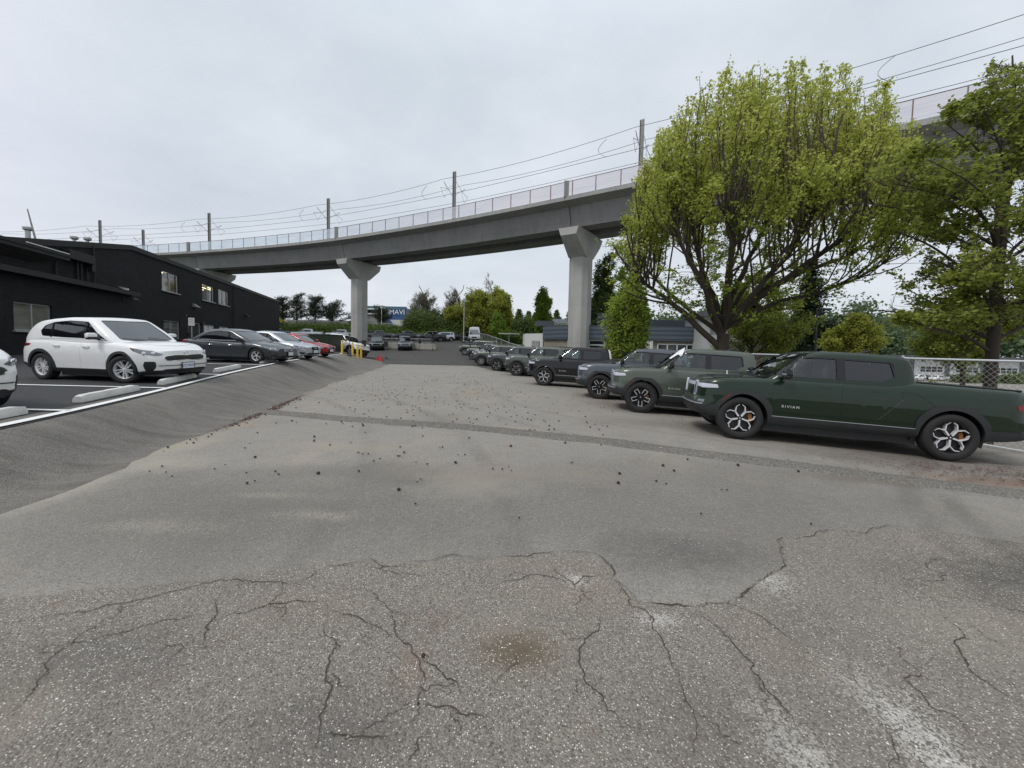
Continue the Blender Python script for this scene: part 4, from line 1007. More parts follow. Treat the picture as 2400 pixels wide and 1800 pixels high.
        if big:
            for wx in(wb/2,-wb/2): ringpatch(cl,arc(wx,R,R+.115,-18,198),arc(wx,R,R+.04,-18,198),sd(sg,.016),sd(sg,-.03))
            patch('',[(wb/2-.4,.235),(wb/2-.43,.345),(-wb/2+.43,.345),(-wb/2+.4,.25)],sd(sg,.018),None,None,.12,sd(sg,-.03),mb=cl)
            patch('',[(xr+.2,.36),(xr+.25,.46),(-wb/2-.42,.42),(-wb/2-.40,.26)],sd(sg,.015),None,None,.12,sd(sg,-.03),mb=cl)
        else:
            for wx in(wb/2,-wb/2): ringpatch(cl,arc(wx,R,R+.058,-10,190),arc(wx,R,R+.038,-10,190),sd(sg,.004),sd(sg,-.03))
            patch('',[(wb/2-.4,.19),(wb/2-.40,.235),(-wb/2+.40,.235),(-wb/2+.4,.19)],sd(sg,.010),None,None,.12,sd(sg,-.03),mb=cl)
        cl.build('cladding',M['clad'],root,30)
        # chrome line under the glass
        L=[(lerp(.72,-1.4,i/16),zb-.0) for i in range(17)]; t=MB(); t.tube([cab.side(sg,.004)(a,b) for a,b in L],.008,4); t.build('window_trim',M['chrome'],root)
        fi=wf(xf-1.,-.03)
        z0=.755 if big else .60
        hl=patch('headlight',rpoly([(sg*.52,z0-.01),(sg*.66,z0-.035),(sg*1.15,z0+.03),(sg*1.75,z0+.16),(sg*1.80,z0+.19),(sg*1.25,z0+.16),(sg*.72,z0+.10)],.03),wf(xf-1.,.006),M['lampglass'],root,.035,fi)
        patch('indicator',rpoly([(sg*1.38,z0+.07),(sg*1.76,z0+.165),(sg*1.78,z0+.182),(sg*1.4,z0+.135)],.01),wf(xf-1.,.010),M['amber'] if big else M['lampglass'],hl,.05,fi)
        l_=MB()
        for yy in(.72,.95): p=wf(xf-1.,.004)(sg*yy,z0+.032); l_.lathe([(.05,.0),(.045,.014),(.02,.02),(.001,.02)],14,0,Matrix.Translation(p)@Matrix.Rotation(sg*rad(20+yy*15),4,'Z')@Matrix.Rotation(PI/2,4,'Y'))
        l_.build('projector_lens',M['chrome'],hl,40)
        if big:
            patch('fog_lamp_surround',rpoly([(sg*.72,.56),(sg*1.0,.56),(sg*1.06,.47),(sg*.95,.31),(sg*.78,.31),(sg*.70,.42)],.04),wf(xf-1.,.008),M['black'],root,.05,fi)
        else:
            patch('fog_lamp_surround',rpoly([(sg*.62,.36),(sg*.98,.38),(sg*.92,.28),(sg*.66,.28)],.03),wf(xf-1.,.006),M['black'],root,.05,fi)
        patch('tail_light',rpoly([(sg*.55,.84),(sg*1.5,.90),(sg*1.7,.96),(sg*1.2,.98),(sg*.55,.93)],.03),wf(xr+1.,.006,False),M['red_lamp'],root,.05,wf(xr+1.,-.02,False))
    fi=wf(xf-1.,-.03)
    if big:
        dz_=.045
        gp=[(-.50,.665),(-.36,.675),(-.12,.665),(0,.655),(.12,.665),(.36,.675),(.50,.665),(.56,.61),(.50,.535),(.36,.52),(.12,.535),(0,.55),(-.12,.535),(-.36,.52),(-.50,.535),(-.56,.61)]
        gp=[(a_,b_+dz_) for a_,b_ in gp]; gr=patch('grille',rpoly(gp,.03),wf(xf-1.,.008),M['chrome'],root,.05,fi)
        patch('grille_mesh',rpoly([(a*.955,.645+(b-.645)*.80) for a,b in gp],.03),wf(xf-1.,.014),M['black'],gr,.05,wf(xf-1.,.0))
        t=MB(); p=wf(xf-1.,.01)(0,.76); t.lathe([(.045,0),(.058,.006),(.07,0)],20,0,Matrix.Translation(p)@Matrix.Scale(.55,4,(0,0,1))@Matrix.Rotation(PI/2,4,'Y')); 
        t.build('emblem',M['chrome'],root,50)
        patch('lower_grille',rpoly([(-.62,.30),(.62,.30),(.52,.36),(-.52,.36)],.03),wf(xf-1.,.010),M['black'],root,.06,fi)
        patch('bumper_slot',rpoly([(-.66,.442),(.66,.442),(.66,.458),(-.66,.458)],.01),wf(xf-1.,.010),M['black'],root,.06,fi)
        patch('skid_plate',rpoly([(-1.2,.22),(1.2,.22),(1.25,.30),(.9,.335),(-.9,.335),(-1.25,.30)],.02),wf(xf-1.,.012),M['clad'],root,.06,fi)
        pz_=.435; txt='JCP 9075'
    else:
        if 'v' in kind:
            gr=patch('grille',rpoly([(-.34,.655),(.34,.655),(.30,.50),(.22,.40),(-.22,.40),(-.30,.50)],.04),wf(xf-1.,.010),M['chrome'],root,.05,fi)
            patch('grille_mesh',rpoly([(-.27,.65),(.27,.65),(.235,.50),(.18,.425),(-.18,.425),(-.235,.50)],.04),wf(xf-1.,.016),M['black'],gr,.05,wf(xf-1.,.0))
        else:
            gr=patch('grille',rpoly([(-.40,.62),(.40,.62),(.34,.48),(-.34,.48)],.04),wf(xf-1.,.008),M['black'],root,.05,fi)
            t=MB()
            for zz in(.515,.55,.585,.62): t.tube([wf(xf-1.,.012)(lerp(-.38,.38,i/10),zz) for i in range(11)],.007,4)
            t.build('grille_bars',M['chrome'],gr)
        patch('lower_grille',rpoly([(-.50,.24),(.50,.24),(.42,.33),(-.42,.33)],.03),wf(xf-1.,.008),M['black'],root,.06,fi)
        t=MB(); p=wf(xf-1.,.018)(0,.60); t.lathe([(.045,0),(.055,.008),(.065,0)],18,0,Matrix.Translation(p)@Matrix.Rotation(PI/2,4,'Y')); t.build('emblem',M['chrome'],root,50)
        pz_=.40; txt='BTX 2184'
    p=wf(xf-1.,.03)(0,pz_)
    t=MB(); t.box((p.x,0,pz_),(.012,.36,.175),0,None,.004); fr2=t.build('number_plate_frame',M['black'],root)
    t=MB(); t.box((p.x+.008,0,pz_),(.006,.315,.145)); pl=t.build('number_plate',M['plate'],fr2)
    if big: text_mesh('number_plate_text',txt,.085,M['blue_ink'],pl,Matrix.Translation((p.x+.0115,0,pz_-.005))@Matrix.Rotation(PI/2,4,'Z')@Matrix.Rotation(PI/2,4,'X'),.001)
    patch('hood',rpoly([(cxf-.08,-.72),(xf-.42,-.62),(xf-.26,-.3),(xf-.22,0),(xf-.26,.3),(xf-.42,.62),(cxf-.08,.72),(cxf-.0,0)],.05),body.topf(.006),pnt,root,.1,body.topf(-.02))
    wp=MB()
    for y in(-.1,.5): wp.tube([cab.topf(.012)(cxf-.10,y),cab.topf(.014)(cxf-.14,y-.30),cab.topf(.014)(cxf-.19,y-.5)],.008,5)
    wp.build('wipers',M['black'],root)
    patch('rear_bumper',rpoly([(-1.2,.36),(1.2,.36),(1.2,.46),(-1.2,.46)],.03),wf(xr+1.,.01,False),M['clad'],root,.08,wf(xr+1.,-.02,False))
    mirror(root,c,xw-.22,W-.09,belt+.09,pnt,False,(.13,.22,.15))
    return root,wb,R
# ================================================================= high roof van
def make_van():
    wb=3.75; xf=1.875+1.0; xr=-2.9; W=1.03
    body=Vol(xr,xf,[(xr,1.3),(1.4,1.3),(1.9,1.25),(xf-.25,1.08),(xf,.95)],[(xr,.45),(xf,.35)],W,[(.3,.96),(.6,1.02),(1.0,1.03),(1.3,1.0)],cr=(.2,.1),cf=(.7,.3),rt=.1,bow=.15,crown=.03,fprof=[(.3,-.05),(.5,.03),(.8,0),(1.1,-.1)],sm=.1)
    ct=[(xr+.02,1.35),(xr+.04,2.62),(xr+.2,2.70),(.6,2.70),(.95,2.6),(1.15,2.3),(2.15,1.22)]
    czp=lambda x,z:1.0-.16*clamp((z-1.3)/1.4)**1.3
    cab=Vol(xr+.02,2.15,ct,[(xr,1.1),(2.15,1.1)],1.0,czp,cr=(.2,.1),cf=(.7,.14),rt=.14,bow=.05,crown=.05,sm=.06)
    cin=Vol(xr+.1,2.0,[(a-.04,z-.06) for a,z in ct],[(xr,.9),(2.1,.9)],1.0,lambda x,z:czp(x,z)-.06,cr=(.2,.1),cf=(.7,.14),rt=.12,bow=.05,crown=.05,sm=.06)
    zt=2.02
    c=dict(body=body,paint=P['white'],wb=wb,W=W,R=.35,arch=.42,belt=1.3,cab=cab,cab_in=cin,dlo=[rpoly([(1.9,1.36),(1.3,zt),(.55,zt),(.55,1.36)],.05)],
      side_glass=[('front_window',[(1.92,1.35),(1.31,zt+.01),(.54,zt+.01),(.54,1.35)],M['privacy'])],pillars=[],
      ws=rpoly([(2.03,-.78),(2.08,0),(2.03,.78),(1.25,.74),(1.27,0),(1.25,-.74)],.06),ws_z=1.0,ws_glass=[(2.06,-.8),(2.1,0),(2.06,.8),(1.22,.77),(1.22,-.77)],int=(.3,1.8),dash=1.75,seats=[.8])
    root=thing('van','white high roof delivery van parked at the far end beside the tall fence','van'); car_shell(c,root)
    wf=body.wrap; fi=wf(xf-1.,-.03)
    for sg in(1,-1):
        patch('headlight',rpoly([(sg*.56,.92),(sg*1.1,.94),(sg*1.15,1.08),(sg*.8,1.05)],.04),wf(xf-1.,.008),M['lampglass'],root,.05,fi)
        patch('sliding_door',rpoly([(.35,.5),(.35,1.25),(-1.0,1.25),(-1.0,.5)],.04),body.side(sg,.004),P['white'],root,.1,body.side(sg,-.02))
    patch('grille',rpoly([(-.5,.98),(.5,.98),(.42,.70),(-.42,.70)],.06),wf(xf-1.,.012),M['black'],root,.05,fi)
    patch('front_bumper',rpoly([(-1.2,.40),(1.2,.40),(1.2,.60),(-1.2,.60)],.05),wf(xf-1.,.012),M['clad'],root,.08,fi)
    mirror(root,c,1.75,1.0,1.62,M['black'],False,(.12,.2,.36))
    w=make_wheel('v',.35,.2,.22,'S10'); attach_wheels(root,w,wb,.88,.35); remove_tree(w)
    return root
def remove_tree(o):
    for c in list(o.children): remove_tree(c)
    bpy.data.objects.remove(o)
def subtree(o):
    L=[o]
    for c in o.children: L+=subtree(c)
    return L
def repaint(root,old,new):
    for o in subtree(root):
        if o.type=='MESH':
            for s in o.material_slots:
                if s.material==old: s.link='OBJECT'; s.material=new
def place(o,x,y,heading,wb,label,cat,group=None,z=None):
    """stand a vehicle on the terrain; heading = direction of the nose, degrees from +x"""
    a=rad(heading); f=Vector((math.cos(a),math.sin(a),0)); l=Vector((-f.y,f.x,0))
    zf=gz(*(Vector((x,y,0))+f*wb/2).xy); zr=gz(*(Vector((x,y,0))-f*wb/2).xy); zl=gz(*(Vector((x,y,0))+l*.8).xy); zq=gz(*(Vector((x,y,0))-l*.8).xy)
    zc=(zf+zr)/2 if z is None else z
    F_=Vector((f.x,f.y,(zf-zr)/wb)).normalized(); L_=Vector((l.x,l.y,(zl-zq)/1.6)).normalized(); U_=F_.cross(L_).normalized(); L_=U_.cross(F_)
    Mx=Matrix((F_,L_,U_)).transposed().to_4x4(); o.rotation_euler=Mx.to_euler(); o.location=(x,y,zc+.016)
    tagobj(o,label,cat,group); return o
# ---------------------------------------------------------------- elevated rail line
def catmull(P,n=16):
    out=[]
    for i in range(len(P)-1):
        p0=Vector(P[max(0,i-1)]);p1=Vector(P[i]);p2=Vector(P[i+1]);p3=Vector(P[min(len(P)-1,i+2)])
        for k in range(n):
            t=k/n; out.append(.5*((2*p1)+(-p0+p2)*t+(2*p0-5*p1+4*p2-p3)*t*t+(-p0+3*p1-3*p2+p3)*t*t*t))
    out.append(Vector(P[-1])); return out
CL=catmull([(-190,112),(-160,104),(-125,97),(-92,90.5),(-63,84),(-34,74.3),(-9.3,62),(14.3,47.3),(37,31.5),(60,13.5),(84,-7),(110,-31)],20)
acc=[0]
for a,b in zip(CL,CL[1:]): acc.append(acc[-1]+(b-a).length)
def cpt(s,off=0.,z=0.,C=CL,A=acc):
    import bisect
    i=max(1,min(len(A)-1,bisect.bisect_left(A,s))); t=(s-A[i-1])/(A[i]-A[i-1]); p=C[i-1].lerp(C[i],t)
    d=(C[min(i+1,len(C)-1)]-C[max(i-2,0)]).normalized(); n=Vector((d.y,-d.x))   # n points to the camera side
    return Vector((p.x+n.x*off*-1*-1,p.y+n.y*off,z))
def arcat(x):
    for i in range(len(CL)-1):
        if CL[i].x<=x<=CL[i+1].x: t=(x-CL[i].x)/(CL[i+1].x-CL[i].x); return acc[i]+t*(acc[i+1]-acc[i])
ZDK=19.1     # top of the deck edge
def sweep(mb,prof,s0,s1,ds=1.5,m=0,closed=True):
    n=max(1,int((s1-s0)/ds)); k=len(prof); V=[];F=[]
    for i in range(n+1):
        s=s0+(s1-s0)*i/n
        for o,z in prof: V.append(cpt(s,o,ZDK+z))
    for i in range(n):
        for j in range(k if closed else k-1): F.append((i*k+j,i*k+(j+1)%k,(i+1)*k+(j+1)%k,(i+1)*k+j))
    F.append(tuple(range(k-1,-1,-1))); F.append(tuple(n*k+j for j in range(k))); mb.add(V,F,m)
via=thing('rail_viaduct','grey concrete elevated rail viaduct curving across the lot above two tall piers','viaduct',(8.4,50.6,0))
def vb(mb,name,mats,sm=None,parent=None):
    o=mb.build(name,mats,parent or via,sm)
    if parent is None: o.matrix_parent_inverse=Matrix.Translation((-8.4,-50.6,0))
    return o
s_a,s_b=acc[0],acc[-1]; col_s=[arcat(-92),arcat(-62.),arcat(-27.2),arcat(8.4),arcat(43.5),arcat(76)]
mb=MB()
joints=[s_a]+col_s+[s_b]
for a,b in zip(joints,joints[1:]):
    sweep(mb,[(5.2,0),(5.2,-.46),(3.9,-.72),(-3.9,-.72),(-5.2,-.46),(-5.2,0),(-4.9,0),(-4.9,-.2),(4.9,-.2),(4.9,0)],a+.025,b-.025)
vb(mb,'deck',[M['concrete']])
for a,b in zip(joints,joints[1:]):
    mb=MB()
    for sg in(1,-1):
        pr=[(sg*3.75,-.7),(sg*3.75,-.86),(sg*3.15,-3.0),(sg*1.2,-3.0),(sg*.7,-.7)]
        sweep(mb,pr,a+.05,b-.05)
    vb(mb,'girder',[M['girder']])
mb=MB()
for o_ in (-2.9,-1.5,1.5,2.9): sweep(mb,[(o_-.04,-.02),(o_+.04,-.02),(o_+.04,-.18),(o_-.04,-.18)],s_a+1,s_b-1,3)
vb(mb,'track_rail',[M['steel']])
for s in col_s:
    c=cpt(s,0,0); p=cpt(s,1,0); n=(p-c).normalized(); t=Vector((-n.y,n.x,0)); gzz=gz(c.x,c.y)-.3
    Mx=Matrix((t.to_4d(),n.to_4d(),(0,0,1,0),(c.x,c.y,0,1))).transposed(); Mx[3][0]=Mx[3][1]=Mx[3][2]=0
    zt=ZDK-3.1
    mb=MB()
    # pier : chamfered column and hammerhead in one casting
    a,b_,ch=1.28,1.2,.55
    oc=[(a,-b_+ch),(a,b_-ch),(a-ch,b_),(-a+ch,b_),(-a,b_-ch),(-a,-b_+ch),(-a+ch,-b_),(a-ch,-b_)]
    V=[];F=[]
    for z in (gzz,zt-2.7): V+=[Mx@Vector((x,y,z)) for x,y in oc]
    F+=[(j,(j+1)%8,8+(j+1)%8,8+j) for j in range(8)]; F.append(tuple(range(7,-1,-1))); F.append(tuple(range(8,16)))
    mb.add(V,F)
    # hammerhead: hexagonal ends flaring down to the column
    L=3.9; V=[]
    for y,zb,w in ((-L,zt-.85,1.0),(-1.2,zt-2.9,1.18),(1.2,zt-2.9,1.18),(L,zt-.85,1.0)):
        for x,z in ((-w-.3 if abs(y)>3 else -w-.28,zt),(w+.3 if abs(y)>3 else w+.28,zt),(w,zb),(-w,zb)): V.append(Mx@Vector((x,y,z)))
    F=[(3,2,1,0),(12,13,14,15)]
    for i in range(3): F+=[(i*4+j,i*4+(j+1)%4,(i+1)*4+(j+1)%4,(i+1)*4+j) for j in range(4)]
    mb.add(V,F)
    for y in(-2.2,2.2): mb.box((0,y,zt+.05),(1.4,.9,.12),0,Mx)
    vb(mb,'pier',[M['concrete2']])
# railing with hazy mesh panels
m,nt,out=newmat('railing_mesh_panel'); g=G(nt); v=g.pos(); sp=g.n('SeparateXYZ',i={0:v})
st=g.math('GREATER_THAN',g.math('FRACT',g.math('MULTIPLY',sp.outputs[2],3.3)),.88)
nz=g.noise(g.n('VectorMath',operation='MULTIPLY',i={0:v,1:(.25,.25,2.)}).outputs[0],1.,4)
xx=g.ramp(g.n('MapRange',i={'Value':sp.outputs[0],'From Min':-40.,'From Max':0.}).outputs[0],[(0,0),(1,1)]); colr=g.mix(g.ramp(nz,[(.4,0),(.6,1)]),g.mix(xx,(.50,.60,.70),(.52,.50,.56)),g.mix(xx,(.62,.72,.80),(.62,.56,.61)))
d=g.bsdf(None,colr,.35); t=g.n('BsdfTransparent',i={'Color':(1,1,1,1)})
f=g.math('MULTIPLY_ADD',st,.25,.58); s_=g.n('MixShader',i={0:f,1:t.outputs[0],2:d.outputs[0]}); nt.links.new(s_.outputs[0],out.inputs[0]); M['panel']=m
cnt=0
for sg in (1,-1):
    n=int((s_b-s_a)/2.8); panel=MB(); rail=MB(); posts=MB()
    for i in range(n):
        s=s_a+i*2.8; s2=s+2.8
        a=cpt(s,sg*5.05,ZDK);b=cpt(s2,sg*5.05,ZDK)
        V=[a+Vector((0,0,.1)),b+Vector((0,0,.1)),b+Vector((0,0,1.62)),a+Vector((0,0,1.62))]; panel.add(V,[(0,1,2,3)])
        rail.tube([a+Vector((0,0,1.66)),b+Vector((0,0,1.66))],.035,4)
        if sg==1 and -110<a.x<48: 
            pb=MB(); pb.tube([a-Vector((0,0,.25)),a+Vector((0,0,1.68))],.05,4)
            o=pb.build('railing_post',[M['rail']],via); o.matrix_parent_inverse=Matrix.Translation((-8.4,-50.6,0)); cnt+=1
        else: posts.tube([a-Vector((0,0,.05)),a+Vector((0,0,1.68))],.05,4); posts.tube([a+Vector((0,0,1.55)),b+Vector((0,0,1.55))],.05,4)
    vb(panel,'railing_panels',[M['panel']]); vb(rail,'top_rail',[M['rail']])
    if sg==-1: vb(posts,'rear_railing',[M['rail']])
for s in col_s[:]:
    p=cpt(s+.2,5.1,ZDK); pb=MB(); pb.box((p.x,p.y,ZDK+.85),(.5,.3,1.75)); vb(pb,'railing_pilaster',[M['pole']])
# overhead line masts
mast_x=[-125,-92.2,-63,-34,-9.3,14.3,41.5]
masts=[]
def mast(base,tdir,ndir,h,lab):
    o=thing('overhead_line_mast',lab,'mast',base,0,'overhead line masts on the viaduct')
    mb=MB(); Mx=Matrix((tdir.to_4d(),ndir.to_4d(),(0,0,1,0),(0,0,0,1))).transposed(); Mx[0][3]=Mx[1][3]=Mx[2][3]=0; Mx[3][0]=Mx[3][1]=Mx[3][2]=0
    mb.box((0,0,h/2),(.42,.03,h),0,Mx); mb.box((.2,0,h/2),(.035,.34,h),0,Mx); mb.box((-.2,0,h/2),(.035,.34,h),0,Mx); mb.box((0,0,.05),(.7,.7,.1),0,Mx)
    mb.build('post',[M['pole']],o)
    for sg in(1,-1):
        br=MB(); d=.3*sg
        z1=6.3 if sg>0 else 7.0
        P1=Mx@Vector((.1,sg*.2,z1+.9)); P2=Mx@Vector((.1,sg*2.6,z1+.5)); P3=Mx@Vector((.1,sg*.2,z1-1.2)); P4=Mx@Vector((.1,sg*1.9,z1-.3)); P5=Mx@Vector((.1,sg*3.3,z1-.6)); P6=Mx@Vector((.1,sg*2.4,z1-1.75))
        br.tube([P3,P2],.035,5); br.tube([P1,P4,P5],.028,5); br.tube([P2,P4],.02,4); br.tube([P5,P6],.022,4); br.tube([P3,P3.lerp(P2,.55),P6],.02,4)
        br.build('bracket_arm',[M['pole']],o)
    return o
labs=['overhead line mast farthest left, cut off behind the black roof','mast standing behind the roof vents of the black building','third mast from the left along the viaduct railing','mast above the left end of the long viaduct span','mast above the middle of the long viaduct span, left of the big maple','tall mast at the left edge of the big green maple','mast hidden behind the upper crown of the big maple']
for i,x in enumerate(mast_x):
    s=arcat(x); c=cpt(s,0,ZDK-.2); n=(cpt(s,1,0)-cpt(s,0,0)).normalized(); t=Vector((-n.y,n.x,0))
    masts.append(mast(c,t,n,9.2,labs[i]))
c=Vector((-89.,97.5,ZDK-.2)); mast(c,Vector((1,0,0)),Vector((0,-1,0)),9.2,'smaller mast beyond the viaduct, right of the roof vents')
mb=MB(); pier=MB(); pier.tube([(-89,97.5,0),(-89,97.5,ZDK-.2)],.9,8); pier.box((-95,97.5,ZDK-.6),(22,5,.8),0); 
o=pier.build('branch_viaduct',[M['girder']]); tagobj(o,'short concrete branch deck beyond the curved viaduct','viaduct')
# wires
wi=0
for off,z,lab in ((2.5,7.0,'upper wire of the near track'),(2.5,4.6,'contact wire of the near track'),(-2.5,7.9,'upper wire of the far track'),(-2.5,5.4,'contact wire of the far track')):
    mb=MB(); ss=[arcat(x) for x in mast_x]; ss=[s_a]+ss+[arcat(60),arcat(84)]
    for a,b in zip(ss,ss[1:]):
        P_=[]; 
        for k in range(9):
            t=k/8; q=cpt(a,off,ZDK+z).lerp(cpt(b,off,ZDK+z),t); q.z-=(.55 if z>6 else .08)*4*t*(1-t); P_.append(q)
        mb.tube(P_,.030,3,0,False)
        for k in (3,6):
            pass
    o=mb.build('overhead_wire',[M['wire']]); tagobj(o,lab+' strung along the viaduct masts','wire','overhead wires along the viaduct')
for i,x in enumerate(mast_x[2:]+[34.2]):
    s=arcat(x)-3.2
    for off,za,zb in ((2.5,6.6,4.55),):
        P_=[]
        for k in range(8):
            t=k/7; P_.append(cpt(s-1.*math.sin(PI*t),off,ZDK+lerp(za,zb,t)))
        jb=MB(); jb.tube(P_,.025,4); o=jb.build('jumper_wire',[M['wire']]); tagobj(o,'curved jumper cable linking the upper and contact wires','wire','curved jumper cables between the overhead wires')
# ---------------------------------------------------------------- black block building on the left
m,nt,out=newmat('black_painted_block'); g=G(nt); v=g.objc(); sp=g.n('SeparateXYZ',i={0:v})
br=g.n('TexBrick',i={'Vector':g.n('CombineXYZ',i={0:sp.outputs[0],1:sp.outputs[2],2:0.}).outputs[0],'Color1':(.0135,.0145,.0165,1),'Color2':(.009,.0095,.011,1),'Mortar':(.004,.0042,.005,1),'Scale':1.,'Mortar Size':.012,'Mortar Smooth':.3,'Brick Width':.4,'Row Height':.2})
cc=g.mix(g.math('MULTIPLY',g.ramp(g.noise(v,.6,6,.65),[(.45,0),(.75,1)]),.35),br.outputs['Color'],(.03,.031,.034))
cc=g.mix(g.math('MULTIPLY',g.ramp(g.noise(g.n('VectorMath',operation='MULTIPLY',i={0:v,1:(6,6,.5)}).outputs[0],1,4),[(.55,0),(.7,1)]),.25),cc,(.028,.028,.03))
g.bsdf(out,cc,.72,0,g.bump(g.math('ADD',g.math('MULTIPLY',br.outputs['Fac'],-1.),g.math('MULTIPLY',g.noise(v,30,3),.15)),.9,.012),Specular_IOR_Level=.25); M['block']=m
M['blackmetal']=simple('black_sheet_metal',(.012,.0125,.0135),.55,.1,var=.3,vs=2)
M['soffit']=simple('soffit_dark',(.02,.019,.018),.7,var=.4,vs=.8)
M['alu']=simple('aluminium_frame',(.42,.43,.42),.4,.5,var=.08)
m,nt,out=newmat('window_dim_interior'); g=G(nt); v=g.objc()
cc=g.mix(g.ramp(g.noise(v,.9,4,.6,1.),[(.35,0),(.65,1)]),(.06,.065,.06),(.18,.175,.155)); g.bsdf(out,cc,.06,0,None,Specular_IOR_Level=.7); M['pane']=m
m,nt,out=newmat('blind_white'); g=G(nt); g.bsdf(out,(.62,.64,.66),.35); M['blind']=m
m,nt,out=newmat('window_drawn_blind'); g=G(nt); v=g.objc(); cc=g.mix(g.ramp(g.noise(g.n('VectorMath',operation='MULTIPLY',i={0:v,1:(.5,1,2.5)}).outputs[0],1.,4),[(.35,0),(.65,1)]),(.13,.125,.105),(.21,.205,.175)); g.bsdf(out,cc,.1,0,None,Specular_IOR_Level=.6); M['panenear']=m
M['stripl']=emis('fluorescent_tube',(1.,.80,.45),3.)
# wall line: local x runs along the wall away from the camera, local y towards the lot
B0=Vector((-23.69,19.33,.3)); bd=Vector((-.294,.956,0)).normalized(); ang=math.atan2(bd.y,bd.x)
# building local frame: origin at B0, x along bd, y = left of bd (away from the lot)
bld=thing('black_building','long black painted block building with sloping parapet and bright upper windows','building',B0,ang)
def wz(z): return z-B0.z
def wallx(px): return px
X0,X1=-14.,48.; XR=8.9
def ptop(x):
    if x<XR: return wz(6.33+(x+.3)*.192)
    return wz(8.15+.3*(x-XR)/39)
def wall_with_holes(mb,x0,x1,zb,topf,holes,y,th,m=0):
    """rectangular wall strip split round its holes, so openings are real"""
    xs=sorted(set([x0,x1]+[h[0] for h in holes]+[h[1] for h in holes]+([XR] if x0<XR<x1 else [])))
    xs=[x for x in xs if x0<=x<=x1]
    for a,b in zip(xs,xs[1:]):
        mid=(a+b)/2; hs=sorted([h for h in holes if h[0]<mid<h[1]],key=lambda h:h[2]); z=zb
        segs=[]
        for h in hs: segs.append((z,h[2])); z=h[3]
        for s0,s1 in segs: mb.add([(a,y,s0),(b,y,s0),(b,y,s1),(a,y,s1),(a,y+th,s0),(b,y+th,s0),(b,y+th,s1),(a,y+th,s1)],[(0,1,2,3),(5,4,7,6),(0,3,7,4),(1,5,6,2),(3,2,6,7),(0,4,5,1)],m)
        ta,tb=topf(a),topf(b)
        mb.add([(a,y,z),(b,y,z),(b,y,tb),(a,y,ta),(a,y+th,z),(b,y+th,z),(b,y+th,tb),(a,y+th,ta)],[(0,1,2,3),(5,4,7,6),(0,3,7,4),(1,5,6,2),(3,2,6,7),(0,4,5,1)],m)

W_UP=[(12.8,15.4,5.65,7.2),(19.9,22.6,5.65,7.2),(23.7,26.4,5.65,7.2)]
W_LO=[(12.9,15.5,1.85,3.33),(20.1,22.65,1.85,3.34),(23.8,26.5,1.85,3.32),(39.6,42.7,2.6,3.5),(43.8,46.9,2.6,3.5),(-.31,1.95,2.05,3.4)]
DO=[(16.95,19.25,.7,3.36),(29.8,34.3,.7,3.5)]
def zz4(h): return (h[0],h[1],wz(h[2]),wz(h[3]))
holes=[zz4(h) for h in W_UP+W_LO+DO]
mb=MB(); wall_with_holes(mb,X0,X1,0,ptop,holes,0,.28)
mb.add([(X1,.28,0),(X1,22,0),(X1,22,ptop(X1)),(X1,.28,ptop(X1)),(X1-.25,.28,0),(X1-.25,22,0),(X1-.25,22,ptop(X1)),(X1-.25,.28,ptop(X1))],[(0,1,2,3),(4,7,6,5),(3,2,6,7)])
mb.box(((X0+X1)/2,22,2.5),(X1-X0,.3,7)); mb.box((X0,11,2.5),(.3,22,7))
mb.build('wall',[M['block']],bld)
mb=MB()
for a,b in ((X0,XR),(XR,X1)):
    za,zb_=ptop(a),ptop(b)
    mb.add([(a,-.09,za-.28),(b,-.09,zb_-.28),(b,-.09,zb_+.04),(a,-.09,za+.04),(a,.45,za-.28),(b,.45,zb_-.28),(b,.45,zb_+.04),(a,.45,za+.04)],[(0,1,2,3),(5,4,7,6),(3,2,6,7),(0,4,5,1),(0,3,7,4),(1,5,6,2)])
mb.box((X1+.04,11,ptop(X1)-.12),(.3,22.4,.32))
mb.build('parapet_cap',[M['blackmetal']],bld)
mb=MB(); mb.add([(X0,.3,ptop(X0)-.6),(XR,.3,ptop(XR)-.6),(XR,22,ptop(XR)-.6),(X0,22,ptop(X0)-.6),(X1,.3,ptop(X1)-.6),(X1,22,ptop(X1)-.6)],[(0,1,2,3),(1,4,5,2)]); mb.build('roof',[M['blackmetal']],bld)
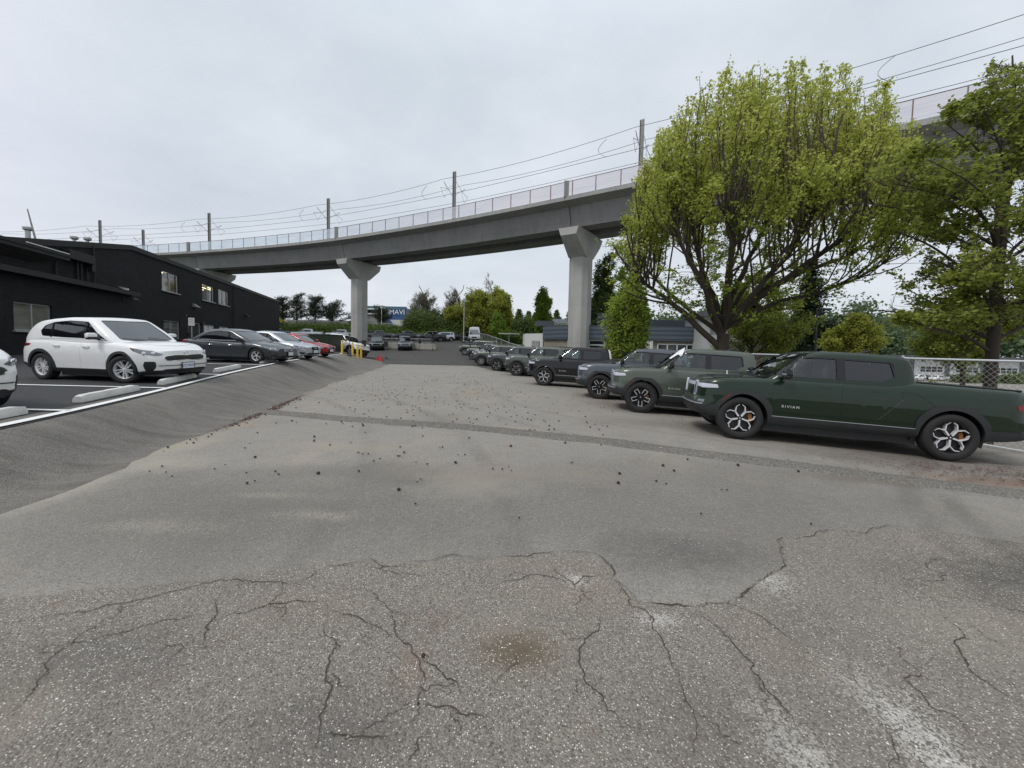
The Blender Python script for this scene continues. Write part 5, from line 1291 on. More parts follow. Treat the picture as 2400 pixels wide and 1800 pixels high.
def window(h,mode,mull=2,bars=0):
    x0,x1,z0,z1=zz4(h); fr=MB(); y=.12; t=.055
    fr.box(((x0+x1)/2,y,z0+t/2),(x1-x0,.08,t)); fr.box(((x0+x1)/2,y,z1-t/2),(x1-x0,.08,t))
    fr.box((x0+t/2,y,(z0+z1)/2),(t,.08,z1-z0-2*t)); fr.box((x1-t/2,y,(z0+z1)/2),(t,.08,z1-z0-2*t))
    for k in range(1,mull): fr.box((lerp(x0,x1,k/mull),y,(z0+z1)/2),(t*1.2,.08,z1-z0-2*t))
    for k in range(1,bars): fr.box(((x0+x1)/2,y-.005,lerp(z0,z1,k/bars)),(x1-x0-.1,.04,.02))
    o=fr.build('window',[M['alu']],bld)
    s_=MB(); s_.box(((x0+x1)/2,-.03,z0-.05),(x1-x0+.2,.2,.07),0,None,.01); s_.build('sill',[M['blackmetal'] if mode=='dim' else M['alu']],o)
    p=MB(); m={'near':M['panenear'],'dim':M['pane'],'lit':M['glass'],'blind':M['blind']}[mode]
    p.add([(x0,y+.02,z0),(x1,y+.02,z0),(x1,y+.02,z1),(x0,y+.02,z1)],[(0,1,2,3)]); p.build('pane',[m],o)
    if mode=='lit':
        r=MB(); r.add([(x0-.6,3.6,z0-.6),(x1+.6,3.6,z0-.6),(x1+.6,3.6,z1+.6),(x0-.6,3.6,z1+.6)],[(0,1,2,3)]); r.add([(x0-.6,.4,z1+.45),(x1+.6,.4,z1+.45),(x1+.6,3.6,z1+.45),(x0-.6,3.6,z1+.45)],[(0,1,2,3)]); r.build('room_wall',[M['roomwall']],o)
        l=MB()
        for k,yy in enumerate((.6,1.1,1.7,2.5)):
            l.box(((x0+x1)/2+.3*k-.2,yy,z1+.12-.16*k*0),(2.3,.12,.05))
        l.build('ceiling_lights',[M['stripl']],o)
m,nt,out=newmat('room_wall'); g=G(nt); v=g.objc(); cc=g.mix(g.ramp(g.noise(v,1.6,4,.6),[(.4,0),(.6,1)]),(.22,.21,.17),(.5,.47,.38)); g.bsdf(out,cc,.8); M['roomwall']=m
for h in W_UP: window(h,'lit',2)
window(W_LO[0],'dim',2,5); window(W_LO[1],'blind',2); window(W_LO[2],'blind',2); window(W_LO[3],'dim',2); window(W_LO[4],'dim',2); window(W_LO[5],'near',2)
def door(h,n):
    x0,x1,z0,z1=zz4(h); fr=MB(); y=.10
    for a in range(n):
        xa,xb_=lerp(x0,x1,a/n),lerp(x0,x1,(a+1)/n); fr.box(((xa+xb_)/2,y+.02,(z0+z1)/2),(xb_-xa-.02,.06,z1-z0-.02))
    o=fr.build('door',[M['blackmetal']],bld)
    t=MB(); t.box((x0+.03,y-.03,(z0+z1)/2),(.05,.12,z1-z0)); t.box((x1-.03,y-.03,(z0+z1)/2),(.05,.12,z1-z0)); t.box(((x0+x1)/2,y-.03,z1-.03),(x1-x0-.1,.12,.05)); t.build('door_frame',[M['alu'] if n==2 and x0<20 else M['blackmetal']],o)
    t=MB(); t.box(((x0+x1)/2+.25,y-.06,z0+1.05),(.35,.05,.04)); t.build('door_handle',[M['chrome']],o)
door(DO[0],2); door(DO[1],2)
# lower eave ledge, canopy, duct boxes and pipes
mb=MB(); mb.box(((X0+8.95)/2,-.22,wz(4.88)),(8.95-X0,.5,.14)); mb.box(((X0+8.95)/2,-.46,wz(4.83)),(8.95-X0,.03,.26)); mb.box(((X0+8.95)/2,-.1,wz(4.99)),(8.95-X0,.22,.08)); mb.build('eave',[M['blackmetal']],bld)
mb=MB(); mb.add([(7.3,-.03,wz(5.16)),(8.55,-.03,wz(5.0)),(8.55,-.03,wz(5.18)),(7.3,-.2,wz(5.2))],[(0,1,2,3)]); mb.build('flashing',[M['white']],bld)
cn=MB(); xa,xb_=X0,2.35; zb_=wz(5.86)
cn.add([(xa,-.6,zb_),(xb_,-.6,zb_),(xb_,-.6,zb_+.30),(xa,-.6,zb_+.30),(xa,.9,zb_-.35),(xb_-1.6,.0,zb_-.42),(xb_-1.6,.0,zb_+.3),(xa,.9,zb_+.3)],[(0,1,2,3),(2,6,7,3),(1,5,6,2),(0,3,7,4)],0)
cn.add([(xa,-.6,zb_),(xb_,-.6,zb_),(xb_-1.6,.0,zb_-.42),(xa,.0,zb_-.42)],[(3,2,1,0)],1)
cn.box(((xa+xb_)/2,-.63,zb_+.24),(xb_-xa,.05,.14),0); cn.box(((-.6+xb_)/2,-.665,zb_+.335),(xb_+.3,.03,.045),2)
cn.build('canopy',[M['blackmetal'],M['soffit'],M['white']],bld)
mb=MB(); mb.box((3.6,-.18,wz(6.3)),(1.9,.5,.48),0,None,.01); mb.box((4.62,-.15,wz(6.05)),(.3,.42,.8),0,None,.01); mb.build('duct_box',[M['blackmetal']],bld)
for x,z0,z1 in ((3.75,4.95,6.1),(4.05,4.95,6.1),(4.5,4.95,5.8),(5.1,4.95,7.25),(2.2,4.95,5.9),(27.75,.7,8.2)):
    mb=MB(); mb.tube([(x,-.09,wz(z0)),(x,-.09,wz(z1))],.05,8); mb.build('downpipe',[M['blackmetal']],bld,40)
for x,z in ((18.2,4.9),(32,5.0)):
    mb=MB(); mb.add([(x-.35,0,wz(z)+.2),(x+.35,0,wz(z)+.2),(x+.35,-.4,wz(z)-.12),(x-.35,-.4,wz(z)-.12),(x-.35,0,wz(z)-.12),(x+.35,0,wz(z)-.12)],[(3,2,1,0),(0,4,3),(1,2,5),(4,5,2,3)]); mb.build('vent_hood',[M['pole'] if x<20 else M['blackmetal']],bld)
mb=MB(); mb.tube([(8.0,0,wz(4.35)),(8.0,-.25,wz(4.6)),(8.0,-.5,wz(4.62)),(8.,-.6,wz(4.5))],.025,6); mb.tube([(8,-.01,wz(4.25)),(8,-.01,wz(4.5))],.08,8)
mb.lathe([(.03,.14),(.09,.10),(.24,-.02),(.25,-.06),(.2,-.05),(.05,.04)],18,0,Matrix.Translation((8.,-.6,wz(4.42)))); mb.build('wall_lamp',[M['blackmetal']],bld,40)
mb=MB(); mb.box((16.3,-.06,wz(3.94)),(.12,.12,.10),0,None,.02); mb.box((16.3,-.13,wz(3.93)),(.05,.03,.05),1); mb.build('security_camera',[M['black'],M['white']],bld)
mb=MB(); mb.box((19.6,-.1,wz(3.42)),(.5,.2,.2),0,None,.02); mb.box((17.0,-.05,wz(2.3)),(.2,.1,.3),0); mb.build('junction_box',[M['black']],bld)
for x,yy,s_ in ((2.97,1.5,1.05),(6.31,1.5,.75),(7.45,1.5,.75)):
    z=ptop(x)-.5; mb=MB(); mb.tube([(x,yy,z),(x,yy,z+.95*s_)],.10*s_,14); mb.lathe([(.19,0),(.20,.07),(.20,.12),(.17,.15),(0.01,.16)],16,0,Matrix.Translation((x,yy,z+.95*s_))); mb.lathe([(.10,-.06),(.19,0)],16,0,Matrix.Translation((x,yy,z+.95*s_))); mb.build('roof_vent',[M['alu']],bld,40)
mb=MB(); mb.add([(X1-1.,-1.2,wz(5.0)),(X1+2.6,-1.2,wz(4.75)),(X1+2.6,9,wz(4.75)),(X1+.1,9,wz(5.9)),(X1+.1,-1.2,wz(5.9))],[(1,2,3,4),(0,1,4)]); 
mb=MB(); mb.box((X1+1.6,4.,wz(4.9)),(3.0,8,.18)); mb.box((X1+1.6,4.,wz(5.1)),(2.2,7,.25)); mb.build('side_canopy',[M['blackmetal']],bld)
# crane boom far behind
mb=MB(); mb.tube([(-71.7,60,20.6),(-70.3,60,14.5)],[.07,.16],6); mb.tube([(-69.6,60,9),(-70.3,60,14.6)],.22,6); mb.box((-69.5,60,4.5),(2.4,2.4,9))
o=mb.build('crane',[M['pole']]); tagobj(o,'thin tilted crane boom poking up behind the black building roof','crane')
# ---------------------------------------------------------------- chain link fences
m,nt,out=newmat('chain_link'); g=G(nt); uv=g.n('UVMap').outputs[0]; sp=g.n('SeparateXYZ',i={0:uv})
def ln(a): return g.math('LESS_THAN',g.math('ABSOLUTE',g.math('SUBTRACT',g.math('FRACT',a),.5)),.045)
k_=1/.085
w_=g.math('MAXIMUM',ln(g.math('MULTIPLY',g.math('ADD',sp.outputs[0],sp.outputs[1]),k_*.7)),ln(g.math('MULTIPLY',g.math('SUBTRACT',sp.outputs[0],sp.outputs[1]),k_*.7)))
d=g.bsdf(None,(.34,.33,.31),.5,.5); t=g.n('BsdfTransparent',i={'Color':(1,1,1,1)}); s_=g.n('MixShader',i={0:w_,1:t.outputs[0],2:d.outputs[0]}); nt.links.new(s_.outputs[0],out.inputs[0]); M['chain']=m
def fence(name,label,P,gap=3.0,h=1.85,slat=False,group=None,dip=0.):
    """P: (x,y,ztop) points"""
    o=thing(name,label,'fence',(P[0][0],P[0][1],P[0][2]-h),0,group); inv=Matrix.Translation((-P[0][0],-P[0][1],-(P[0][2]-h)))
    L=[0]
    for a,b in zip(P,P[1:]): L.append(L[-1]+math.dist(a[:2],b[:2]))
    def at(s):
        for i in range(len(P)-1):
            if s<=L[i+1] or i==len(P)-2:
                t=(s-L[i])/(L[i+1]-L[i]); return Vector(P[i]).lerp(Vector(P[i+1]),t)
    n=max(1,round(L[-1]/gap)); V=[];F=[];UV=[]
    for i in range(n+1):
        s=L[-1]*i/n; p=at(s); V+=[(p.x,p.y,p.z-h),(p.x,p.y,p.z)]; UV.append(s)
    F=[(2*i,2*i+2,2*i+3,2*i+1) for i in range(n)]
    me=mesh('mesh_panel',V,F,[M['chain']],o); uvl=me.data.uv_layers.new(name='UVMap')
    for poly in me.data.polygons:
        for li in poly.loop_indices:
            vi=me.data.loops[li].vertex_index; uvl.data[li].uv=(UV[vi//2],h if vi%2 else 0)
    me.matrix_parent_inverse=inv
    for i in range(n+1):
        p=at(L[-1]*i/n); pb=MB(); pb.tube([(p.x,p.y,min(gz(p.x,p.y)-.1,p.z-h-.05)),(p.x,p.y,p.z+.03)],.032,10); pb.lathe([(.04,0),(.03,.04),(.001,.06)],10,0,Matrix.Translation((p.x,p.y,p.z+.02))); q=pb.build('post',[M['steel']],o,40); q.matrix_parent_inverse=inv
    for nm,dz,r in (('top_rail',0,.024),('bottom_rail',-h+.04,.018)):
        pb=MB(); pb.tube([at(L[-1]*i/(n*2))+Vector((0,0,dz)) for i in range(2*n+1)],r,8); q=pb.build(nm,[M['steel_bright']],o,40); q.matrix_parent_inverse=inv
    return o
M['steel_bright']=simple('galvanised_pipe',(.62,.64,.66),.4,.35,var=.05)
ZT=[(-8,1.70),(5,1.65),(8.5,1.64),(15,1.66),(23,1.72),(43,1.75),(50,2.3),(56,2.95),(63,3.6),(72,4.3)]
fence('chain_link_fence','long galvanised chain link fence behind the row of parked trucks',[(fenx(y),y,tab(ZT,y)) for y in (-4,0,4,8.5,15,23,33,43,50,56,63,72)],3.05,1.95)
fence('chain_link_fence','low chain link fence at the far end beside the lamp post and white van',[(-4.6,88,2.9),(-13,89,2.9),(-16,90,3.0)],3,1.8)
fence('chain_link_fence','short chain link panel fence on the concrete blocks below the far trucks',[(-22,61.6,2.75),(-17,62,2.8),(-12.3,62.3,2.8)],2.4,1.3)
fence('chain_link_fence','chain link fence along the top of the green bank below the dark pines',[(-75,101,7.4),(-50,101,7.4),(-30,101.5,7.2),(-18,102,7.0)],4,1.9)
# ---------------------------------------------------------------- wheel stops
WS=[(4.2,5.95),(7.0,8.85),(9.75,11.6),(12.9,14.7),(16.8,18.6),(20.4,22.2),(22.9,24.7),(25.0,26.8),(27.6,29.4)]
SW=None; wl=['at the left edge under the white hatchback','in front of the empty stall beside the white crossover','under the front bumper of the white crossover','in the empty stall between the white crossover and the grey sedan','in front of the grey sedan','small one in front of the silver sedan','between the silver and the red sedan','in front of the red sedan','farthest one beside the yellow bollards']
for i,(a,b) in enumerate(WS):
    def wx(y): return cre(y)-.46
    pa=Vector((wx(a),a,0)); pb_=Vector((wx(b),b,0)); c=(pa+pb_)/2; L=1.83 if i>1 else (pb_-pa).length
    if SW is None:
        bm=bmesh.new(); w,h=.075,.135; n=14; rr=random.Random(4)
        prof=[(-.085,0),(-.082,.06),(-.05,.125),(.05,.125),(.082,.06),(.085,0)]; V=[];F=[]
        for j in range(n+1):
            t=-.92+1.84*j/n; s=.86 if j in(0,n) else 1
            for y,z in prof: V.append((t,y*s+rr.uniform(-.003,.003),z*s+rr.uniform(-.003,.003) if z else 0))
        k=len(prof)
        for j in range(n):
            for q in range(k): F.append((j*k+q,j*k+(q+1)%k,(j+1)*k+(q+1)%k,(j+1)*k+q))
        F.append(tuple(range(k-1,-1,-1))); F.append(tuple(n*k+q for q in range(k)))
        SW=mesh('wheel_stop',V,F,[M['stop']],None,35); bm.free(); o=SW
    else: o=SW.copy(); COL.objects.link(o)
    a_=math.atan2(pb_.y-pa.y,pb_.x-pa.x); o.location=(c.x,c.y,gz(c.x,c.y)+.024); o.rotation_euler=(0,-math.atan2(gz(*pb_.xy)-gz(*pa.xy),(pb_-pa).length),a_)
    tagobj(o,'concrete wheel stop '+wl[i],'wheel stop','concrete wheel stops along the left parking stalls')
# ---------------------------------------------------------------- bollards, cabinet, sign stands, cones
BL=['leftmost bollard of the front group, beside the sign stand','second yellow bollard, just right of the sign stand','third yellow bollard right of the sign stand','rightmost yellow bollard in front of the white pickup']
proto=None
for i,(x,y) in enumerate(((-14.0,33.0),(-13.3,33.4),(-13.05,33.8),(-12.85,34.1),(-19.6,39.2))):
    if proto is None:
        proto=thing('bollard','x','bollard'); mb=MB(); mb.lathe([(.085,-.1),(.085,1.08),(.07,1.13),(.03,1.155),(.001,1.16)],16); mb.build('post',[M['yellow']],proto,40); mb=MB(); mb.lathe([(.0875,.9),(.0875,.98)],16); mb.build('reflective_band',[M['white']],proto,40); o=proto
    else: o=copy_tree(proto)
    o.location=(x,y,gz(x,y)+.02); tagobj(o,(BL[i] if i<4 else 'yellow bollard standing behind the red sedan beside the green cabinet'),'bollard','yellow bollards by the utility cabinet')
cb=thing('utility_cabinet','large dark green utility cabinet between the red sedan and the white pickup','cabinet',(-16.9,36.4,gz(-16.9,36.4)),rad(-12))
mb=MB(); mb.box((0,0,.05),(2.5,2.0,.16)); mb.build('plinth',[M['concrete']],cb)
mb=MB(); mb.box((0,0,.88),(2.2,1.8,1.52),0,None,.04); mb.box((0,0,1.66),(2.3,1.9,.06),0,None,.02); mb.build('housing',[M['cabinet']],cb)
for x in(-.55,.55): mb=MB(); mb.box((x,-.91,.88),(1.03,.03,1.3),0,None,.01); d_=mb.build('door',[M['cabinet']],cb); mb=MB(); mb.box((x*.25,-.95,.95),(.05,.05,.25)); mb.build('handle',[M['black']],d_)
def stand(x,y,lab,tall=1.9,sign=True,col='black'):
    o=thing('sign_stand',lab,'sign stand',(x,y,gz(x,y)+.02)); mb=MB(); mb.lathe([(.30,0),(.28,.05),(.10,.16),(.04,.2)],14); mb.build('base',[M['black']],o,30)
    mb=MB(); mb.tube([(0,0,.1),(0,0,tall)],.03,8); mb.build('post',[M['rail']],o)
    if sign: mb=MB(); mb.box((0,-.03,tall-.2),(.42,.02,.55),0,None,.008); mb.build('sign_board',[M['black']],o)
stand(-13.25,32.6,'black weighted sign stand with thin post in front of the yellow bollards',2.1,False)
stand(-14.0,37.9,'black sign stand in front of the white pickup nose',1.6)
stand(-13.3,57.6,'black sign stand in front of the concrete blocks right of the facing SUVs',1.5)
stand(-11.7,59.0,'black sign stand at the right end of the concrete blocks',1.6)
stand(-13.0,41.3,'black post stand beside the traffic cones under the second pier',1.7)
for i,(x,y) in enumerate(((-12.95,38.6),(-12.75,39.0),(-12.5,38.2))):
    o=thing('traffic_cone',['red traffic cone, left of the three by the post stand','red traffic cone, middle of the three by the post stand','red traffic cone, right of the three by the post stand'][i],'cone',(x,y,gz(x,y)+.02),0,'red cones at the end of the bank')
    mb=MB(); mb.lathe([(.15,.03),(.03,.55),(.001,.56)],14); mb.build('cone_body',[M['red_ink']],o,40); mb=MB(); mb.box((0,0,.02),(.38,.38,.04)); mb.build('cone_base',[M['red_ink']],o)
# parking sign on a low post behind the white crossover
sgn=thing('parking_sign','small white and red parking sign on a post by the wall behind the white crossover','sign',(-20.75,26.,.8),0); mb=MB(); mb.tube([(0,0,0),(0,0,1.85)],.03,6); mb.build('post',[M['steel']],sgn); 
a=rad(25); Mx=Matrix.Rotation(a,4,'Z'); mb=MB(); mb.box((0,-.04,2.15),(.32,.02,.5),0,Mx,.004); sb=mb.build('sign_plate',[M['white']],sgn)
text_mesh('sign_text','NO',.14,M['red_ink'],sb,Mx@Matrix.Translation((0,-.056,2.28))@Matrix.Rotation(PI/2,4,'X'),.001); text_mesh('sign_text','PARKING',.068,M['red_ink'],sb,Mx@Matrix.Translation((0,-.056,2.14))@Matrix.Rotation(PI/2,4,'X'),.001); text_mesh('sign_text','ANY TIME',.055,M['red_ink'],sb,Mx@Matrix.Translation((0,-.056,2.03))@Matrix.Rotation(PI/2,4,'X'),.001)
# concrete blocks
pb=None; bl=[(-20.6,60.2),(-18.95,60.1),(-17.35,60.0),(-15.3,59.9),(-13.72,59.8),(-12.14,59.7)]
bn=['concrete block beside the second pier, partly hidden by the left facing SUV','stained concrete block in the gap between the two facing SUVs','concrete block partly hidden by the right facing SUV','concrete block just right of the two facing SUVs','second from the right end of the concrete block row','concrete block at the right end of the row by the sign stand']
for i,(x,y) in enumerate(bl):
    if pb is None: mb=MB(); mb.box((0,0,.42),(1.52,.8,.84),0,None,.03); mb.box((-.3,0,.87),(.3,.3,.06),0,None,.02); mb.box((.3,0,.87),(.3,.3,.06),0,None,.02); pb=mb.build('concrete_block',[M['oldconc']]); o=pb
    else: o=pb.copy(); COL.objects.link(o)
    o.location=(x,y,gz(x,y)+.02); o.rotation_euler[2]=rad(4); tagobj(o,bn[i],'concrete block','weathered concrete blocks below the far trucks')
# lamp posts
def lamp(x,y,h,lab,mat,kind):
    o=thing('street_lamp',lab,'street lamp',(x,y,gz(x,y))); mb=MB(); mb.tube([(0,0,0),(0,0,h)],[.09,.06],10); mb.build('post',[mat],o,40)
    if kind==0: mb=MB(); mb.lathe([(.32,.18),(.34,0),(.28,-.2),(.1,-.28)],14,0,Matrix.Translation((0,0,h))); mb.box((.5,0,h-.1),(.9,.12,.1)); mb.build('lamp_head',[mat],o,40)
    else: mb=MB(); mb.box((.5,0,h),(.95,.34,.16),0,None,.05); mb.build('lamp_head',[mat],o,40)
lamp(-8.6,70.5,7.3,'white lamp post standing left of the white van',M['white'],0)
lamp(22.6,30,-gz(22.6,30)+5.05,'dark slim street lamp in front of the dark spruce',M['black'],1)
lamp(-33.6,103,5.6,'lamp on the bank left of the blue sign building',M['white'],0)
mb=MB(); mb.tube([(-39.5,108,7),(-39.5,108,17.5)],[.1,.04],6); o=mb.build('flagpole',[M['steel']]); tagobj(o,'thin bare pole rising behind the pines left of the second pier','pole')
# ---------------------------------------------------------------- put the vehicles in place
ORG=M['orange']
wy5=make_wheel('a',.425,.285,.275,'Y5',ORG); wu5=make_wheel('b',.43,.262,.275,'U5',ORG)
tk,twb,tR=make_adventure('truck','pickup_truck'); sv,swb,sR=make_adventure('suv','sport_utility_vehicle')
G_ROW='electric trucks parked in a row along the chain link fence'; G_FAR='electric trucks parked at the far end of the lot'
SMALL={'body','cabin','wheel','tyre','spokes','windshield','front_window','rear_side_window','quarter_window','pillar_trim','headlight','light_bar','stadium_headlight','grille','grille_mesh','mirror','cladding','front_bumper','tail_light','underbody','seats','dashboard','bed_cover','hood','roof_rail','number_plate','air_intake','rear_window','rear_bumper','side_marker'}
def vehicle(proto,wheel,wb,tr,R,pold,pnew,label,group,near=None,centre=None,heading=165.5,steer=0.,only=None,cat='pickup truck',z=None):
    o=copy_tree(proto,None,only); attach_wheels(o,wheel,wb,tr,R,steer)
    if pnew!=pold: repaint(o,pold,pnew)
    if near is not None:
        a=rad(heading); f=Vector((math.cos(a),math.sin(a))); l=Vector((-f.y,f.x)); s=1 if l.y<0 else -1
        c=Vector(near)-f*wb/2-l*s*(tr+.0)
    else: c=Vector(centre)
    place(o,c.x,c.y,heading,wb,label,cat,group,z); return o
TR=.86; g0=P['green']
VEH=[]
def T(near,w,col,label,h=165.5,k='t',only=None,steer=0):
    p,wb=(tk,twb) if k=='t' else (sv,swb)
    o=vehicle(p,wy5 if w=='y' else wu5,wb,TR,.425,g0,P[col],label,G_ROW,near=near,heading=h,only=only,steer=steer,cat='pickup truck' if k=='t' else 'SUV'); VEH.append(o); return o
T((4.64,8.16),'y','green','nearest dark green pickup with bright star wheels, closest to the camera',165.5)
t2=T((3.63,11.3),'u','sage','grey green pickup with white paper on its windshield, second from the front',167)
T((3.12,14.3),'u','slate','slate grey pickup with orange brake calipers, third from the front',167)
T((1.48,18.7),'y','black','glossy black pickup with bright petal wheels in the middle of the row',167)
T((2.35,21.8),'u','white','white truck set back, mostly hidden behind the black pickup',167)
T((.27,25.0),'u','sage','grey green pickup right behind the black one in the row',166)
T((1.0,27.4),'u','sage2','truck set back with its windshield showing between two grey green pickups',166,'s')
T((-1.14,29.7),'u','graphite','dark grey pickup just before the asphalt turns darker',166)
T((-2.77,35.8),'y','sage','green truck on the dark asphalt, fourth from the far end of the row',166,'s')
T((-3.3,39.0),'y','slate','slate SUV third from the far end of the row',165,'s')
T((-4.3,43.2),'y','sage2','green SUV second from the far end of the row',165,'s')
T((-6.0,50.5),'y','sage','farthest green SUV at the far end of the row near the van',165,'s')
# paper on the windshield, door stickers of the second truck
pp=MB(); R=random.Random(2)
L=[(1.02,.50),(.80,.80),(.66,.70),(.80,.35),(.95,.30)]
V=[(.88,.44,1.62),(.70,.62,1.80),(.60,.44,1.86),(.50,.72,1.88),(.52,.82,1.72),(.60,.86,1.78),(.66,.80,1.72),(.86,.78,1.54),(.92,.70,1.50)]
V=[(.98,.45,1.54),(.98,.72,1.52),(.80,.78,1.66),(.74,.86,1.60),(.70,.90,1.66),(.66,.80,1.78),(.62,.72,1.86),(.72,.50,1.78)]
pp.add([(a,b,c_+.03) for a,b,c_ in V]+[(a,b,c_+.034) for a,b,c_ in V],[tuple(range(8)),tuple(range(15,7,-1))]+[(i,(i+1)%8,8+(i+1)%8,8+i) for i in range(8)])
pp=pp.build('paper_sheet',[M['paper']]); tagobj(pp,'crumpled white paper sheet on the windshield corner of the second pickup','paper'); pp.matrix_world=t2.matrix_world.copy() if False else pp.matrix_world
pp.location=t2.location; pp.rotation_euler=t2.rotation_euler
for (x,z,w_,h_) in ((-.10,1.19,.26,.022),(-.42,1.26,.03,.15)):
    st=MB(); st.add([(x-w_/2,1.005,z-h_/2),(x+w_/2,1.005,z-h_/2),(x+w_/2,.99,z+h_/2),(x-w_/2,.99,z+h_/2)],[(0,1,2,3)]); st.build('tape_strip',[M['paper']],t2)
# white pickup behind the bollards
vehicle(tk,wy5,twb,TR,.425,g0,P['white'],'white pickup truck behind the yellow bollards, facing right',None,near=(-15.1,37.4),heading=-20,steer=0)
for i,(x,y) in enumerate(((-19.6,56.6),(-15.8,57.6))):
    vehicle(sv,wy5,swb,TR,.425,g0,P[('green','slate')[i]],('dark SUV facing the camera beside the second pier','grey SUV facing the camera in front of the concrete blocks')[i],G_FAR,centre=(x,y+1.5),heading=-72-2*i,only=SMALL,cat='SUV')
far=[(-44.5,75,'bluep','blue pickup in the far row, just right of the black building'),(-38.8,75.6,'silverp','grey pickup in the far row above the silver sedan'),(-32.6,76,'silverp','pale grey pickup in the far row above the green cabinet'),(-25.6,76.2,'slate','grey pickup in the far row beside the second pier, right of it'),(-20.2,76,'graphite','grey pickup in the middle of the far row, above the right facing SUV'),(-15.4,75.4,'graphite','grey pickup at the right end of the fenced far row'),]
for x,y,c,l in far: vehicle(tk,wy5,twb,TR,.425,g0,P[c],l,G_FAR,centre=(x,y),heading=-157,only=SMALL)
vehicle(sv,wy5,swb,TR,.425,g0,P['silverp'],'pale blue grey truck behind the short mesh fence near the standing person',G_FAR,centre=(-14.0,80),heading=-140,only=SMALL,cat='SUV')
vehicle(tk,wy5,twb,TR,.425,g0,P['black'],'black pickup below the bare trees right of the standing person',G_FAR,centre=(-12.2,85.0),heading=-5,only=SMALL)
for x,c,l in ((-48.5,'maroon','dark red pickup in the back line behind the blue one'),(-41.8,'black','black pickup in the back line between blue and grey ones'),(-35.8,'maroon','maroon pickup in the back line above the red sedan'),(-29.3,'dkgrey','grey pickup in the back line left of the second pier'),(-22.,'silverp','silver pickup in the back line right of the second pier')):
    vehicle(tk,wy5,twb,TR,.425,g0,P[c],l,G_FAR,centre=(x,81.5),heading=-157,only=SMALL)
# visitors' cars on the left
wk=make_wheel('c',.352,.225,.225,'S5'); ws_=make_wheel('d',.325,.205,.205,'S10')
cr,cwb,cR=make_car('crossover','parked_car',P['white'])
GL='cars parked nose out in the left stalls'
o=vehicle(cr,wk,cwb,.80,.352,P['white'],P['white'],'white crossover car parked by the black building, nose towards the lot',GL,centre=(-10.73,11.0),heading=-9.5,steer=20,cat='car'); o.name='parked_car'
for c_ in subtree(o):
    if c_.name.startswith('mirror') and c_.location.length<99: pass
o=vehicle(cr,wk,cwb,.80,.352,P['white'],P['white'],'white hatchback cut off by the left edge, only its front corner showing',GL,centre=(-9.78,5.75),heading=-6,cat='car'); o.name='parked_car'
sd1,dwb,dR=make_car('sedan','parked_car',P['graphite'])
o=vehicle(sd1,ws_,dwb,.76,.325,P['graphite'],P['graphite'],'dark grey sedan between the white crossover and the silver sedan',GL,centre=(-12.0,17.8),heading=-6,cat='car'); o.name='parked_car'
sd2,dwb,dR=make_car('sedan_v','parked_car',P['silverp'])
o=vehicle(sd2,ws_,dwb,.76,.325,P['silverp'],P['silverp'],'silver sedan with a black V grille next to the red sedan',GL,centre=(-12.75,21.7),heading=-9,cat='car'); o.name='parked_car'
o=vehicle(sd1,ws_,dwb,.76,.325,P['graphite'],P['red'],'bright red sedan parked left of the green cabinet',GL,centre=(-13.75,25.8),heading=-9,cat='car'); o.name='parked_car'
# cars on the lower lot beyond the fence on the right
R=random.Random(8)
SM2={'body','cabin','wheel','tyre','spokes','windshield','front_window','rear_side_window','headlight','underbody'}
dl=[('white','leftmost white car on the lower lot, seen through the fence behind the pickup bed'),('black','dark car on the lower lot left of the fence post'),('white','second white car on the lower lot left of the fence post'),('silverp','silver car on the lower lot directly behind the fence post'),('red','dark red car on the lower lot just right of the fence post'),('white','white car on the lower lot left of the dark tree trunk'),('white','white car on the lower lot touching the tree trunk on its left'),('graphite','grey car on the lower lot left of the lower hedge')]
for i,(c,l) in enumerate(dl):
    px=2150+ [0,22,52,82,105,125,160,190][i]; Y=104+[0,3,1,4,2,0,2,5][i]
    vehicle(sd1 if i%3 else cr,ws_ if i%3 else wk,dwb,.76,.325,P['graphite'] if i%3 else P['white'],P[c],l,'cars on the lower lot beyond the fence',centre=((px-1200)/940*Y,Y),heading=R.choice([-170,10,-165]),only=SM2,cat='car').name='distant_car'
van=make_van(); place(van,-6.9,73.0,-86,3.75,None,None)
for o in (tk,sv,cr,sd1,sd2,wy5,wu5,wk,ws_): remove_tree(o)
# motor scooter by the lamp post
mt=thing('motorcycle','small dark motorcycle parked in front of the white van','motorcycle',(-7.8,69.2,gz(-7.8,69.2)),rad(200))
for x in(-.65,.65):
    mb=MB(); mb.lathe([(.30,-.05),(.32,0),(.30,.05),(.22,.04),(.22,-.04),(.30,-.05)],18,0,Matrix.Translation((x,0,.32))@RX); mb.lathe([(.22,0),(.05,.02),(.001,.02)],10,1,Matrix.Translation((x,0,.32))@RX); mb.build('wheel',[M['tyre'],M['chrome']],mt,40)
mb=MB(); mb.tube([(.65,0,.32),(.45,0,.95),(.38,0,1.05)],.035,6); mb.tube([(-.65,0,.32),(-.1,0,.45),(.3,0,.55),(.45,0,.85)],.05,6); mb.box((.0,0,.45),(.45,.3,.35),0,None,.05); mb.build('frame',[M['black']],mt,40)
mb=MB(); mb.box((.18,0,.80),(.5,.28,.2),0,None,.08); mb.build('fuel_tank',[M['blackgloss']],mt,40); mb=MB(); mb.box((-.35,0,.80),(.6,.26,.1),0,None,.04); mb.build('seat',[M['black']],mt,40)
mb=MB(); mb.tube([(.36,-.35,1.08),(.40,0,1.04),(.36,.35,1.08)],.02,6); mb.build('handlebar',[M['black']],mt,40)
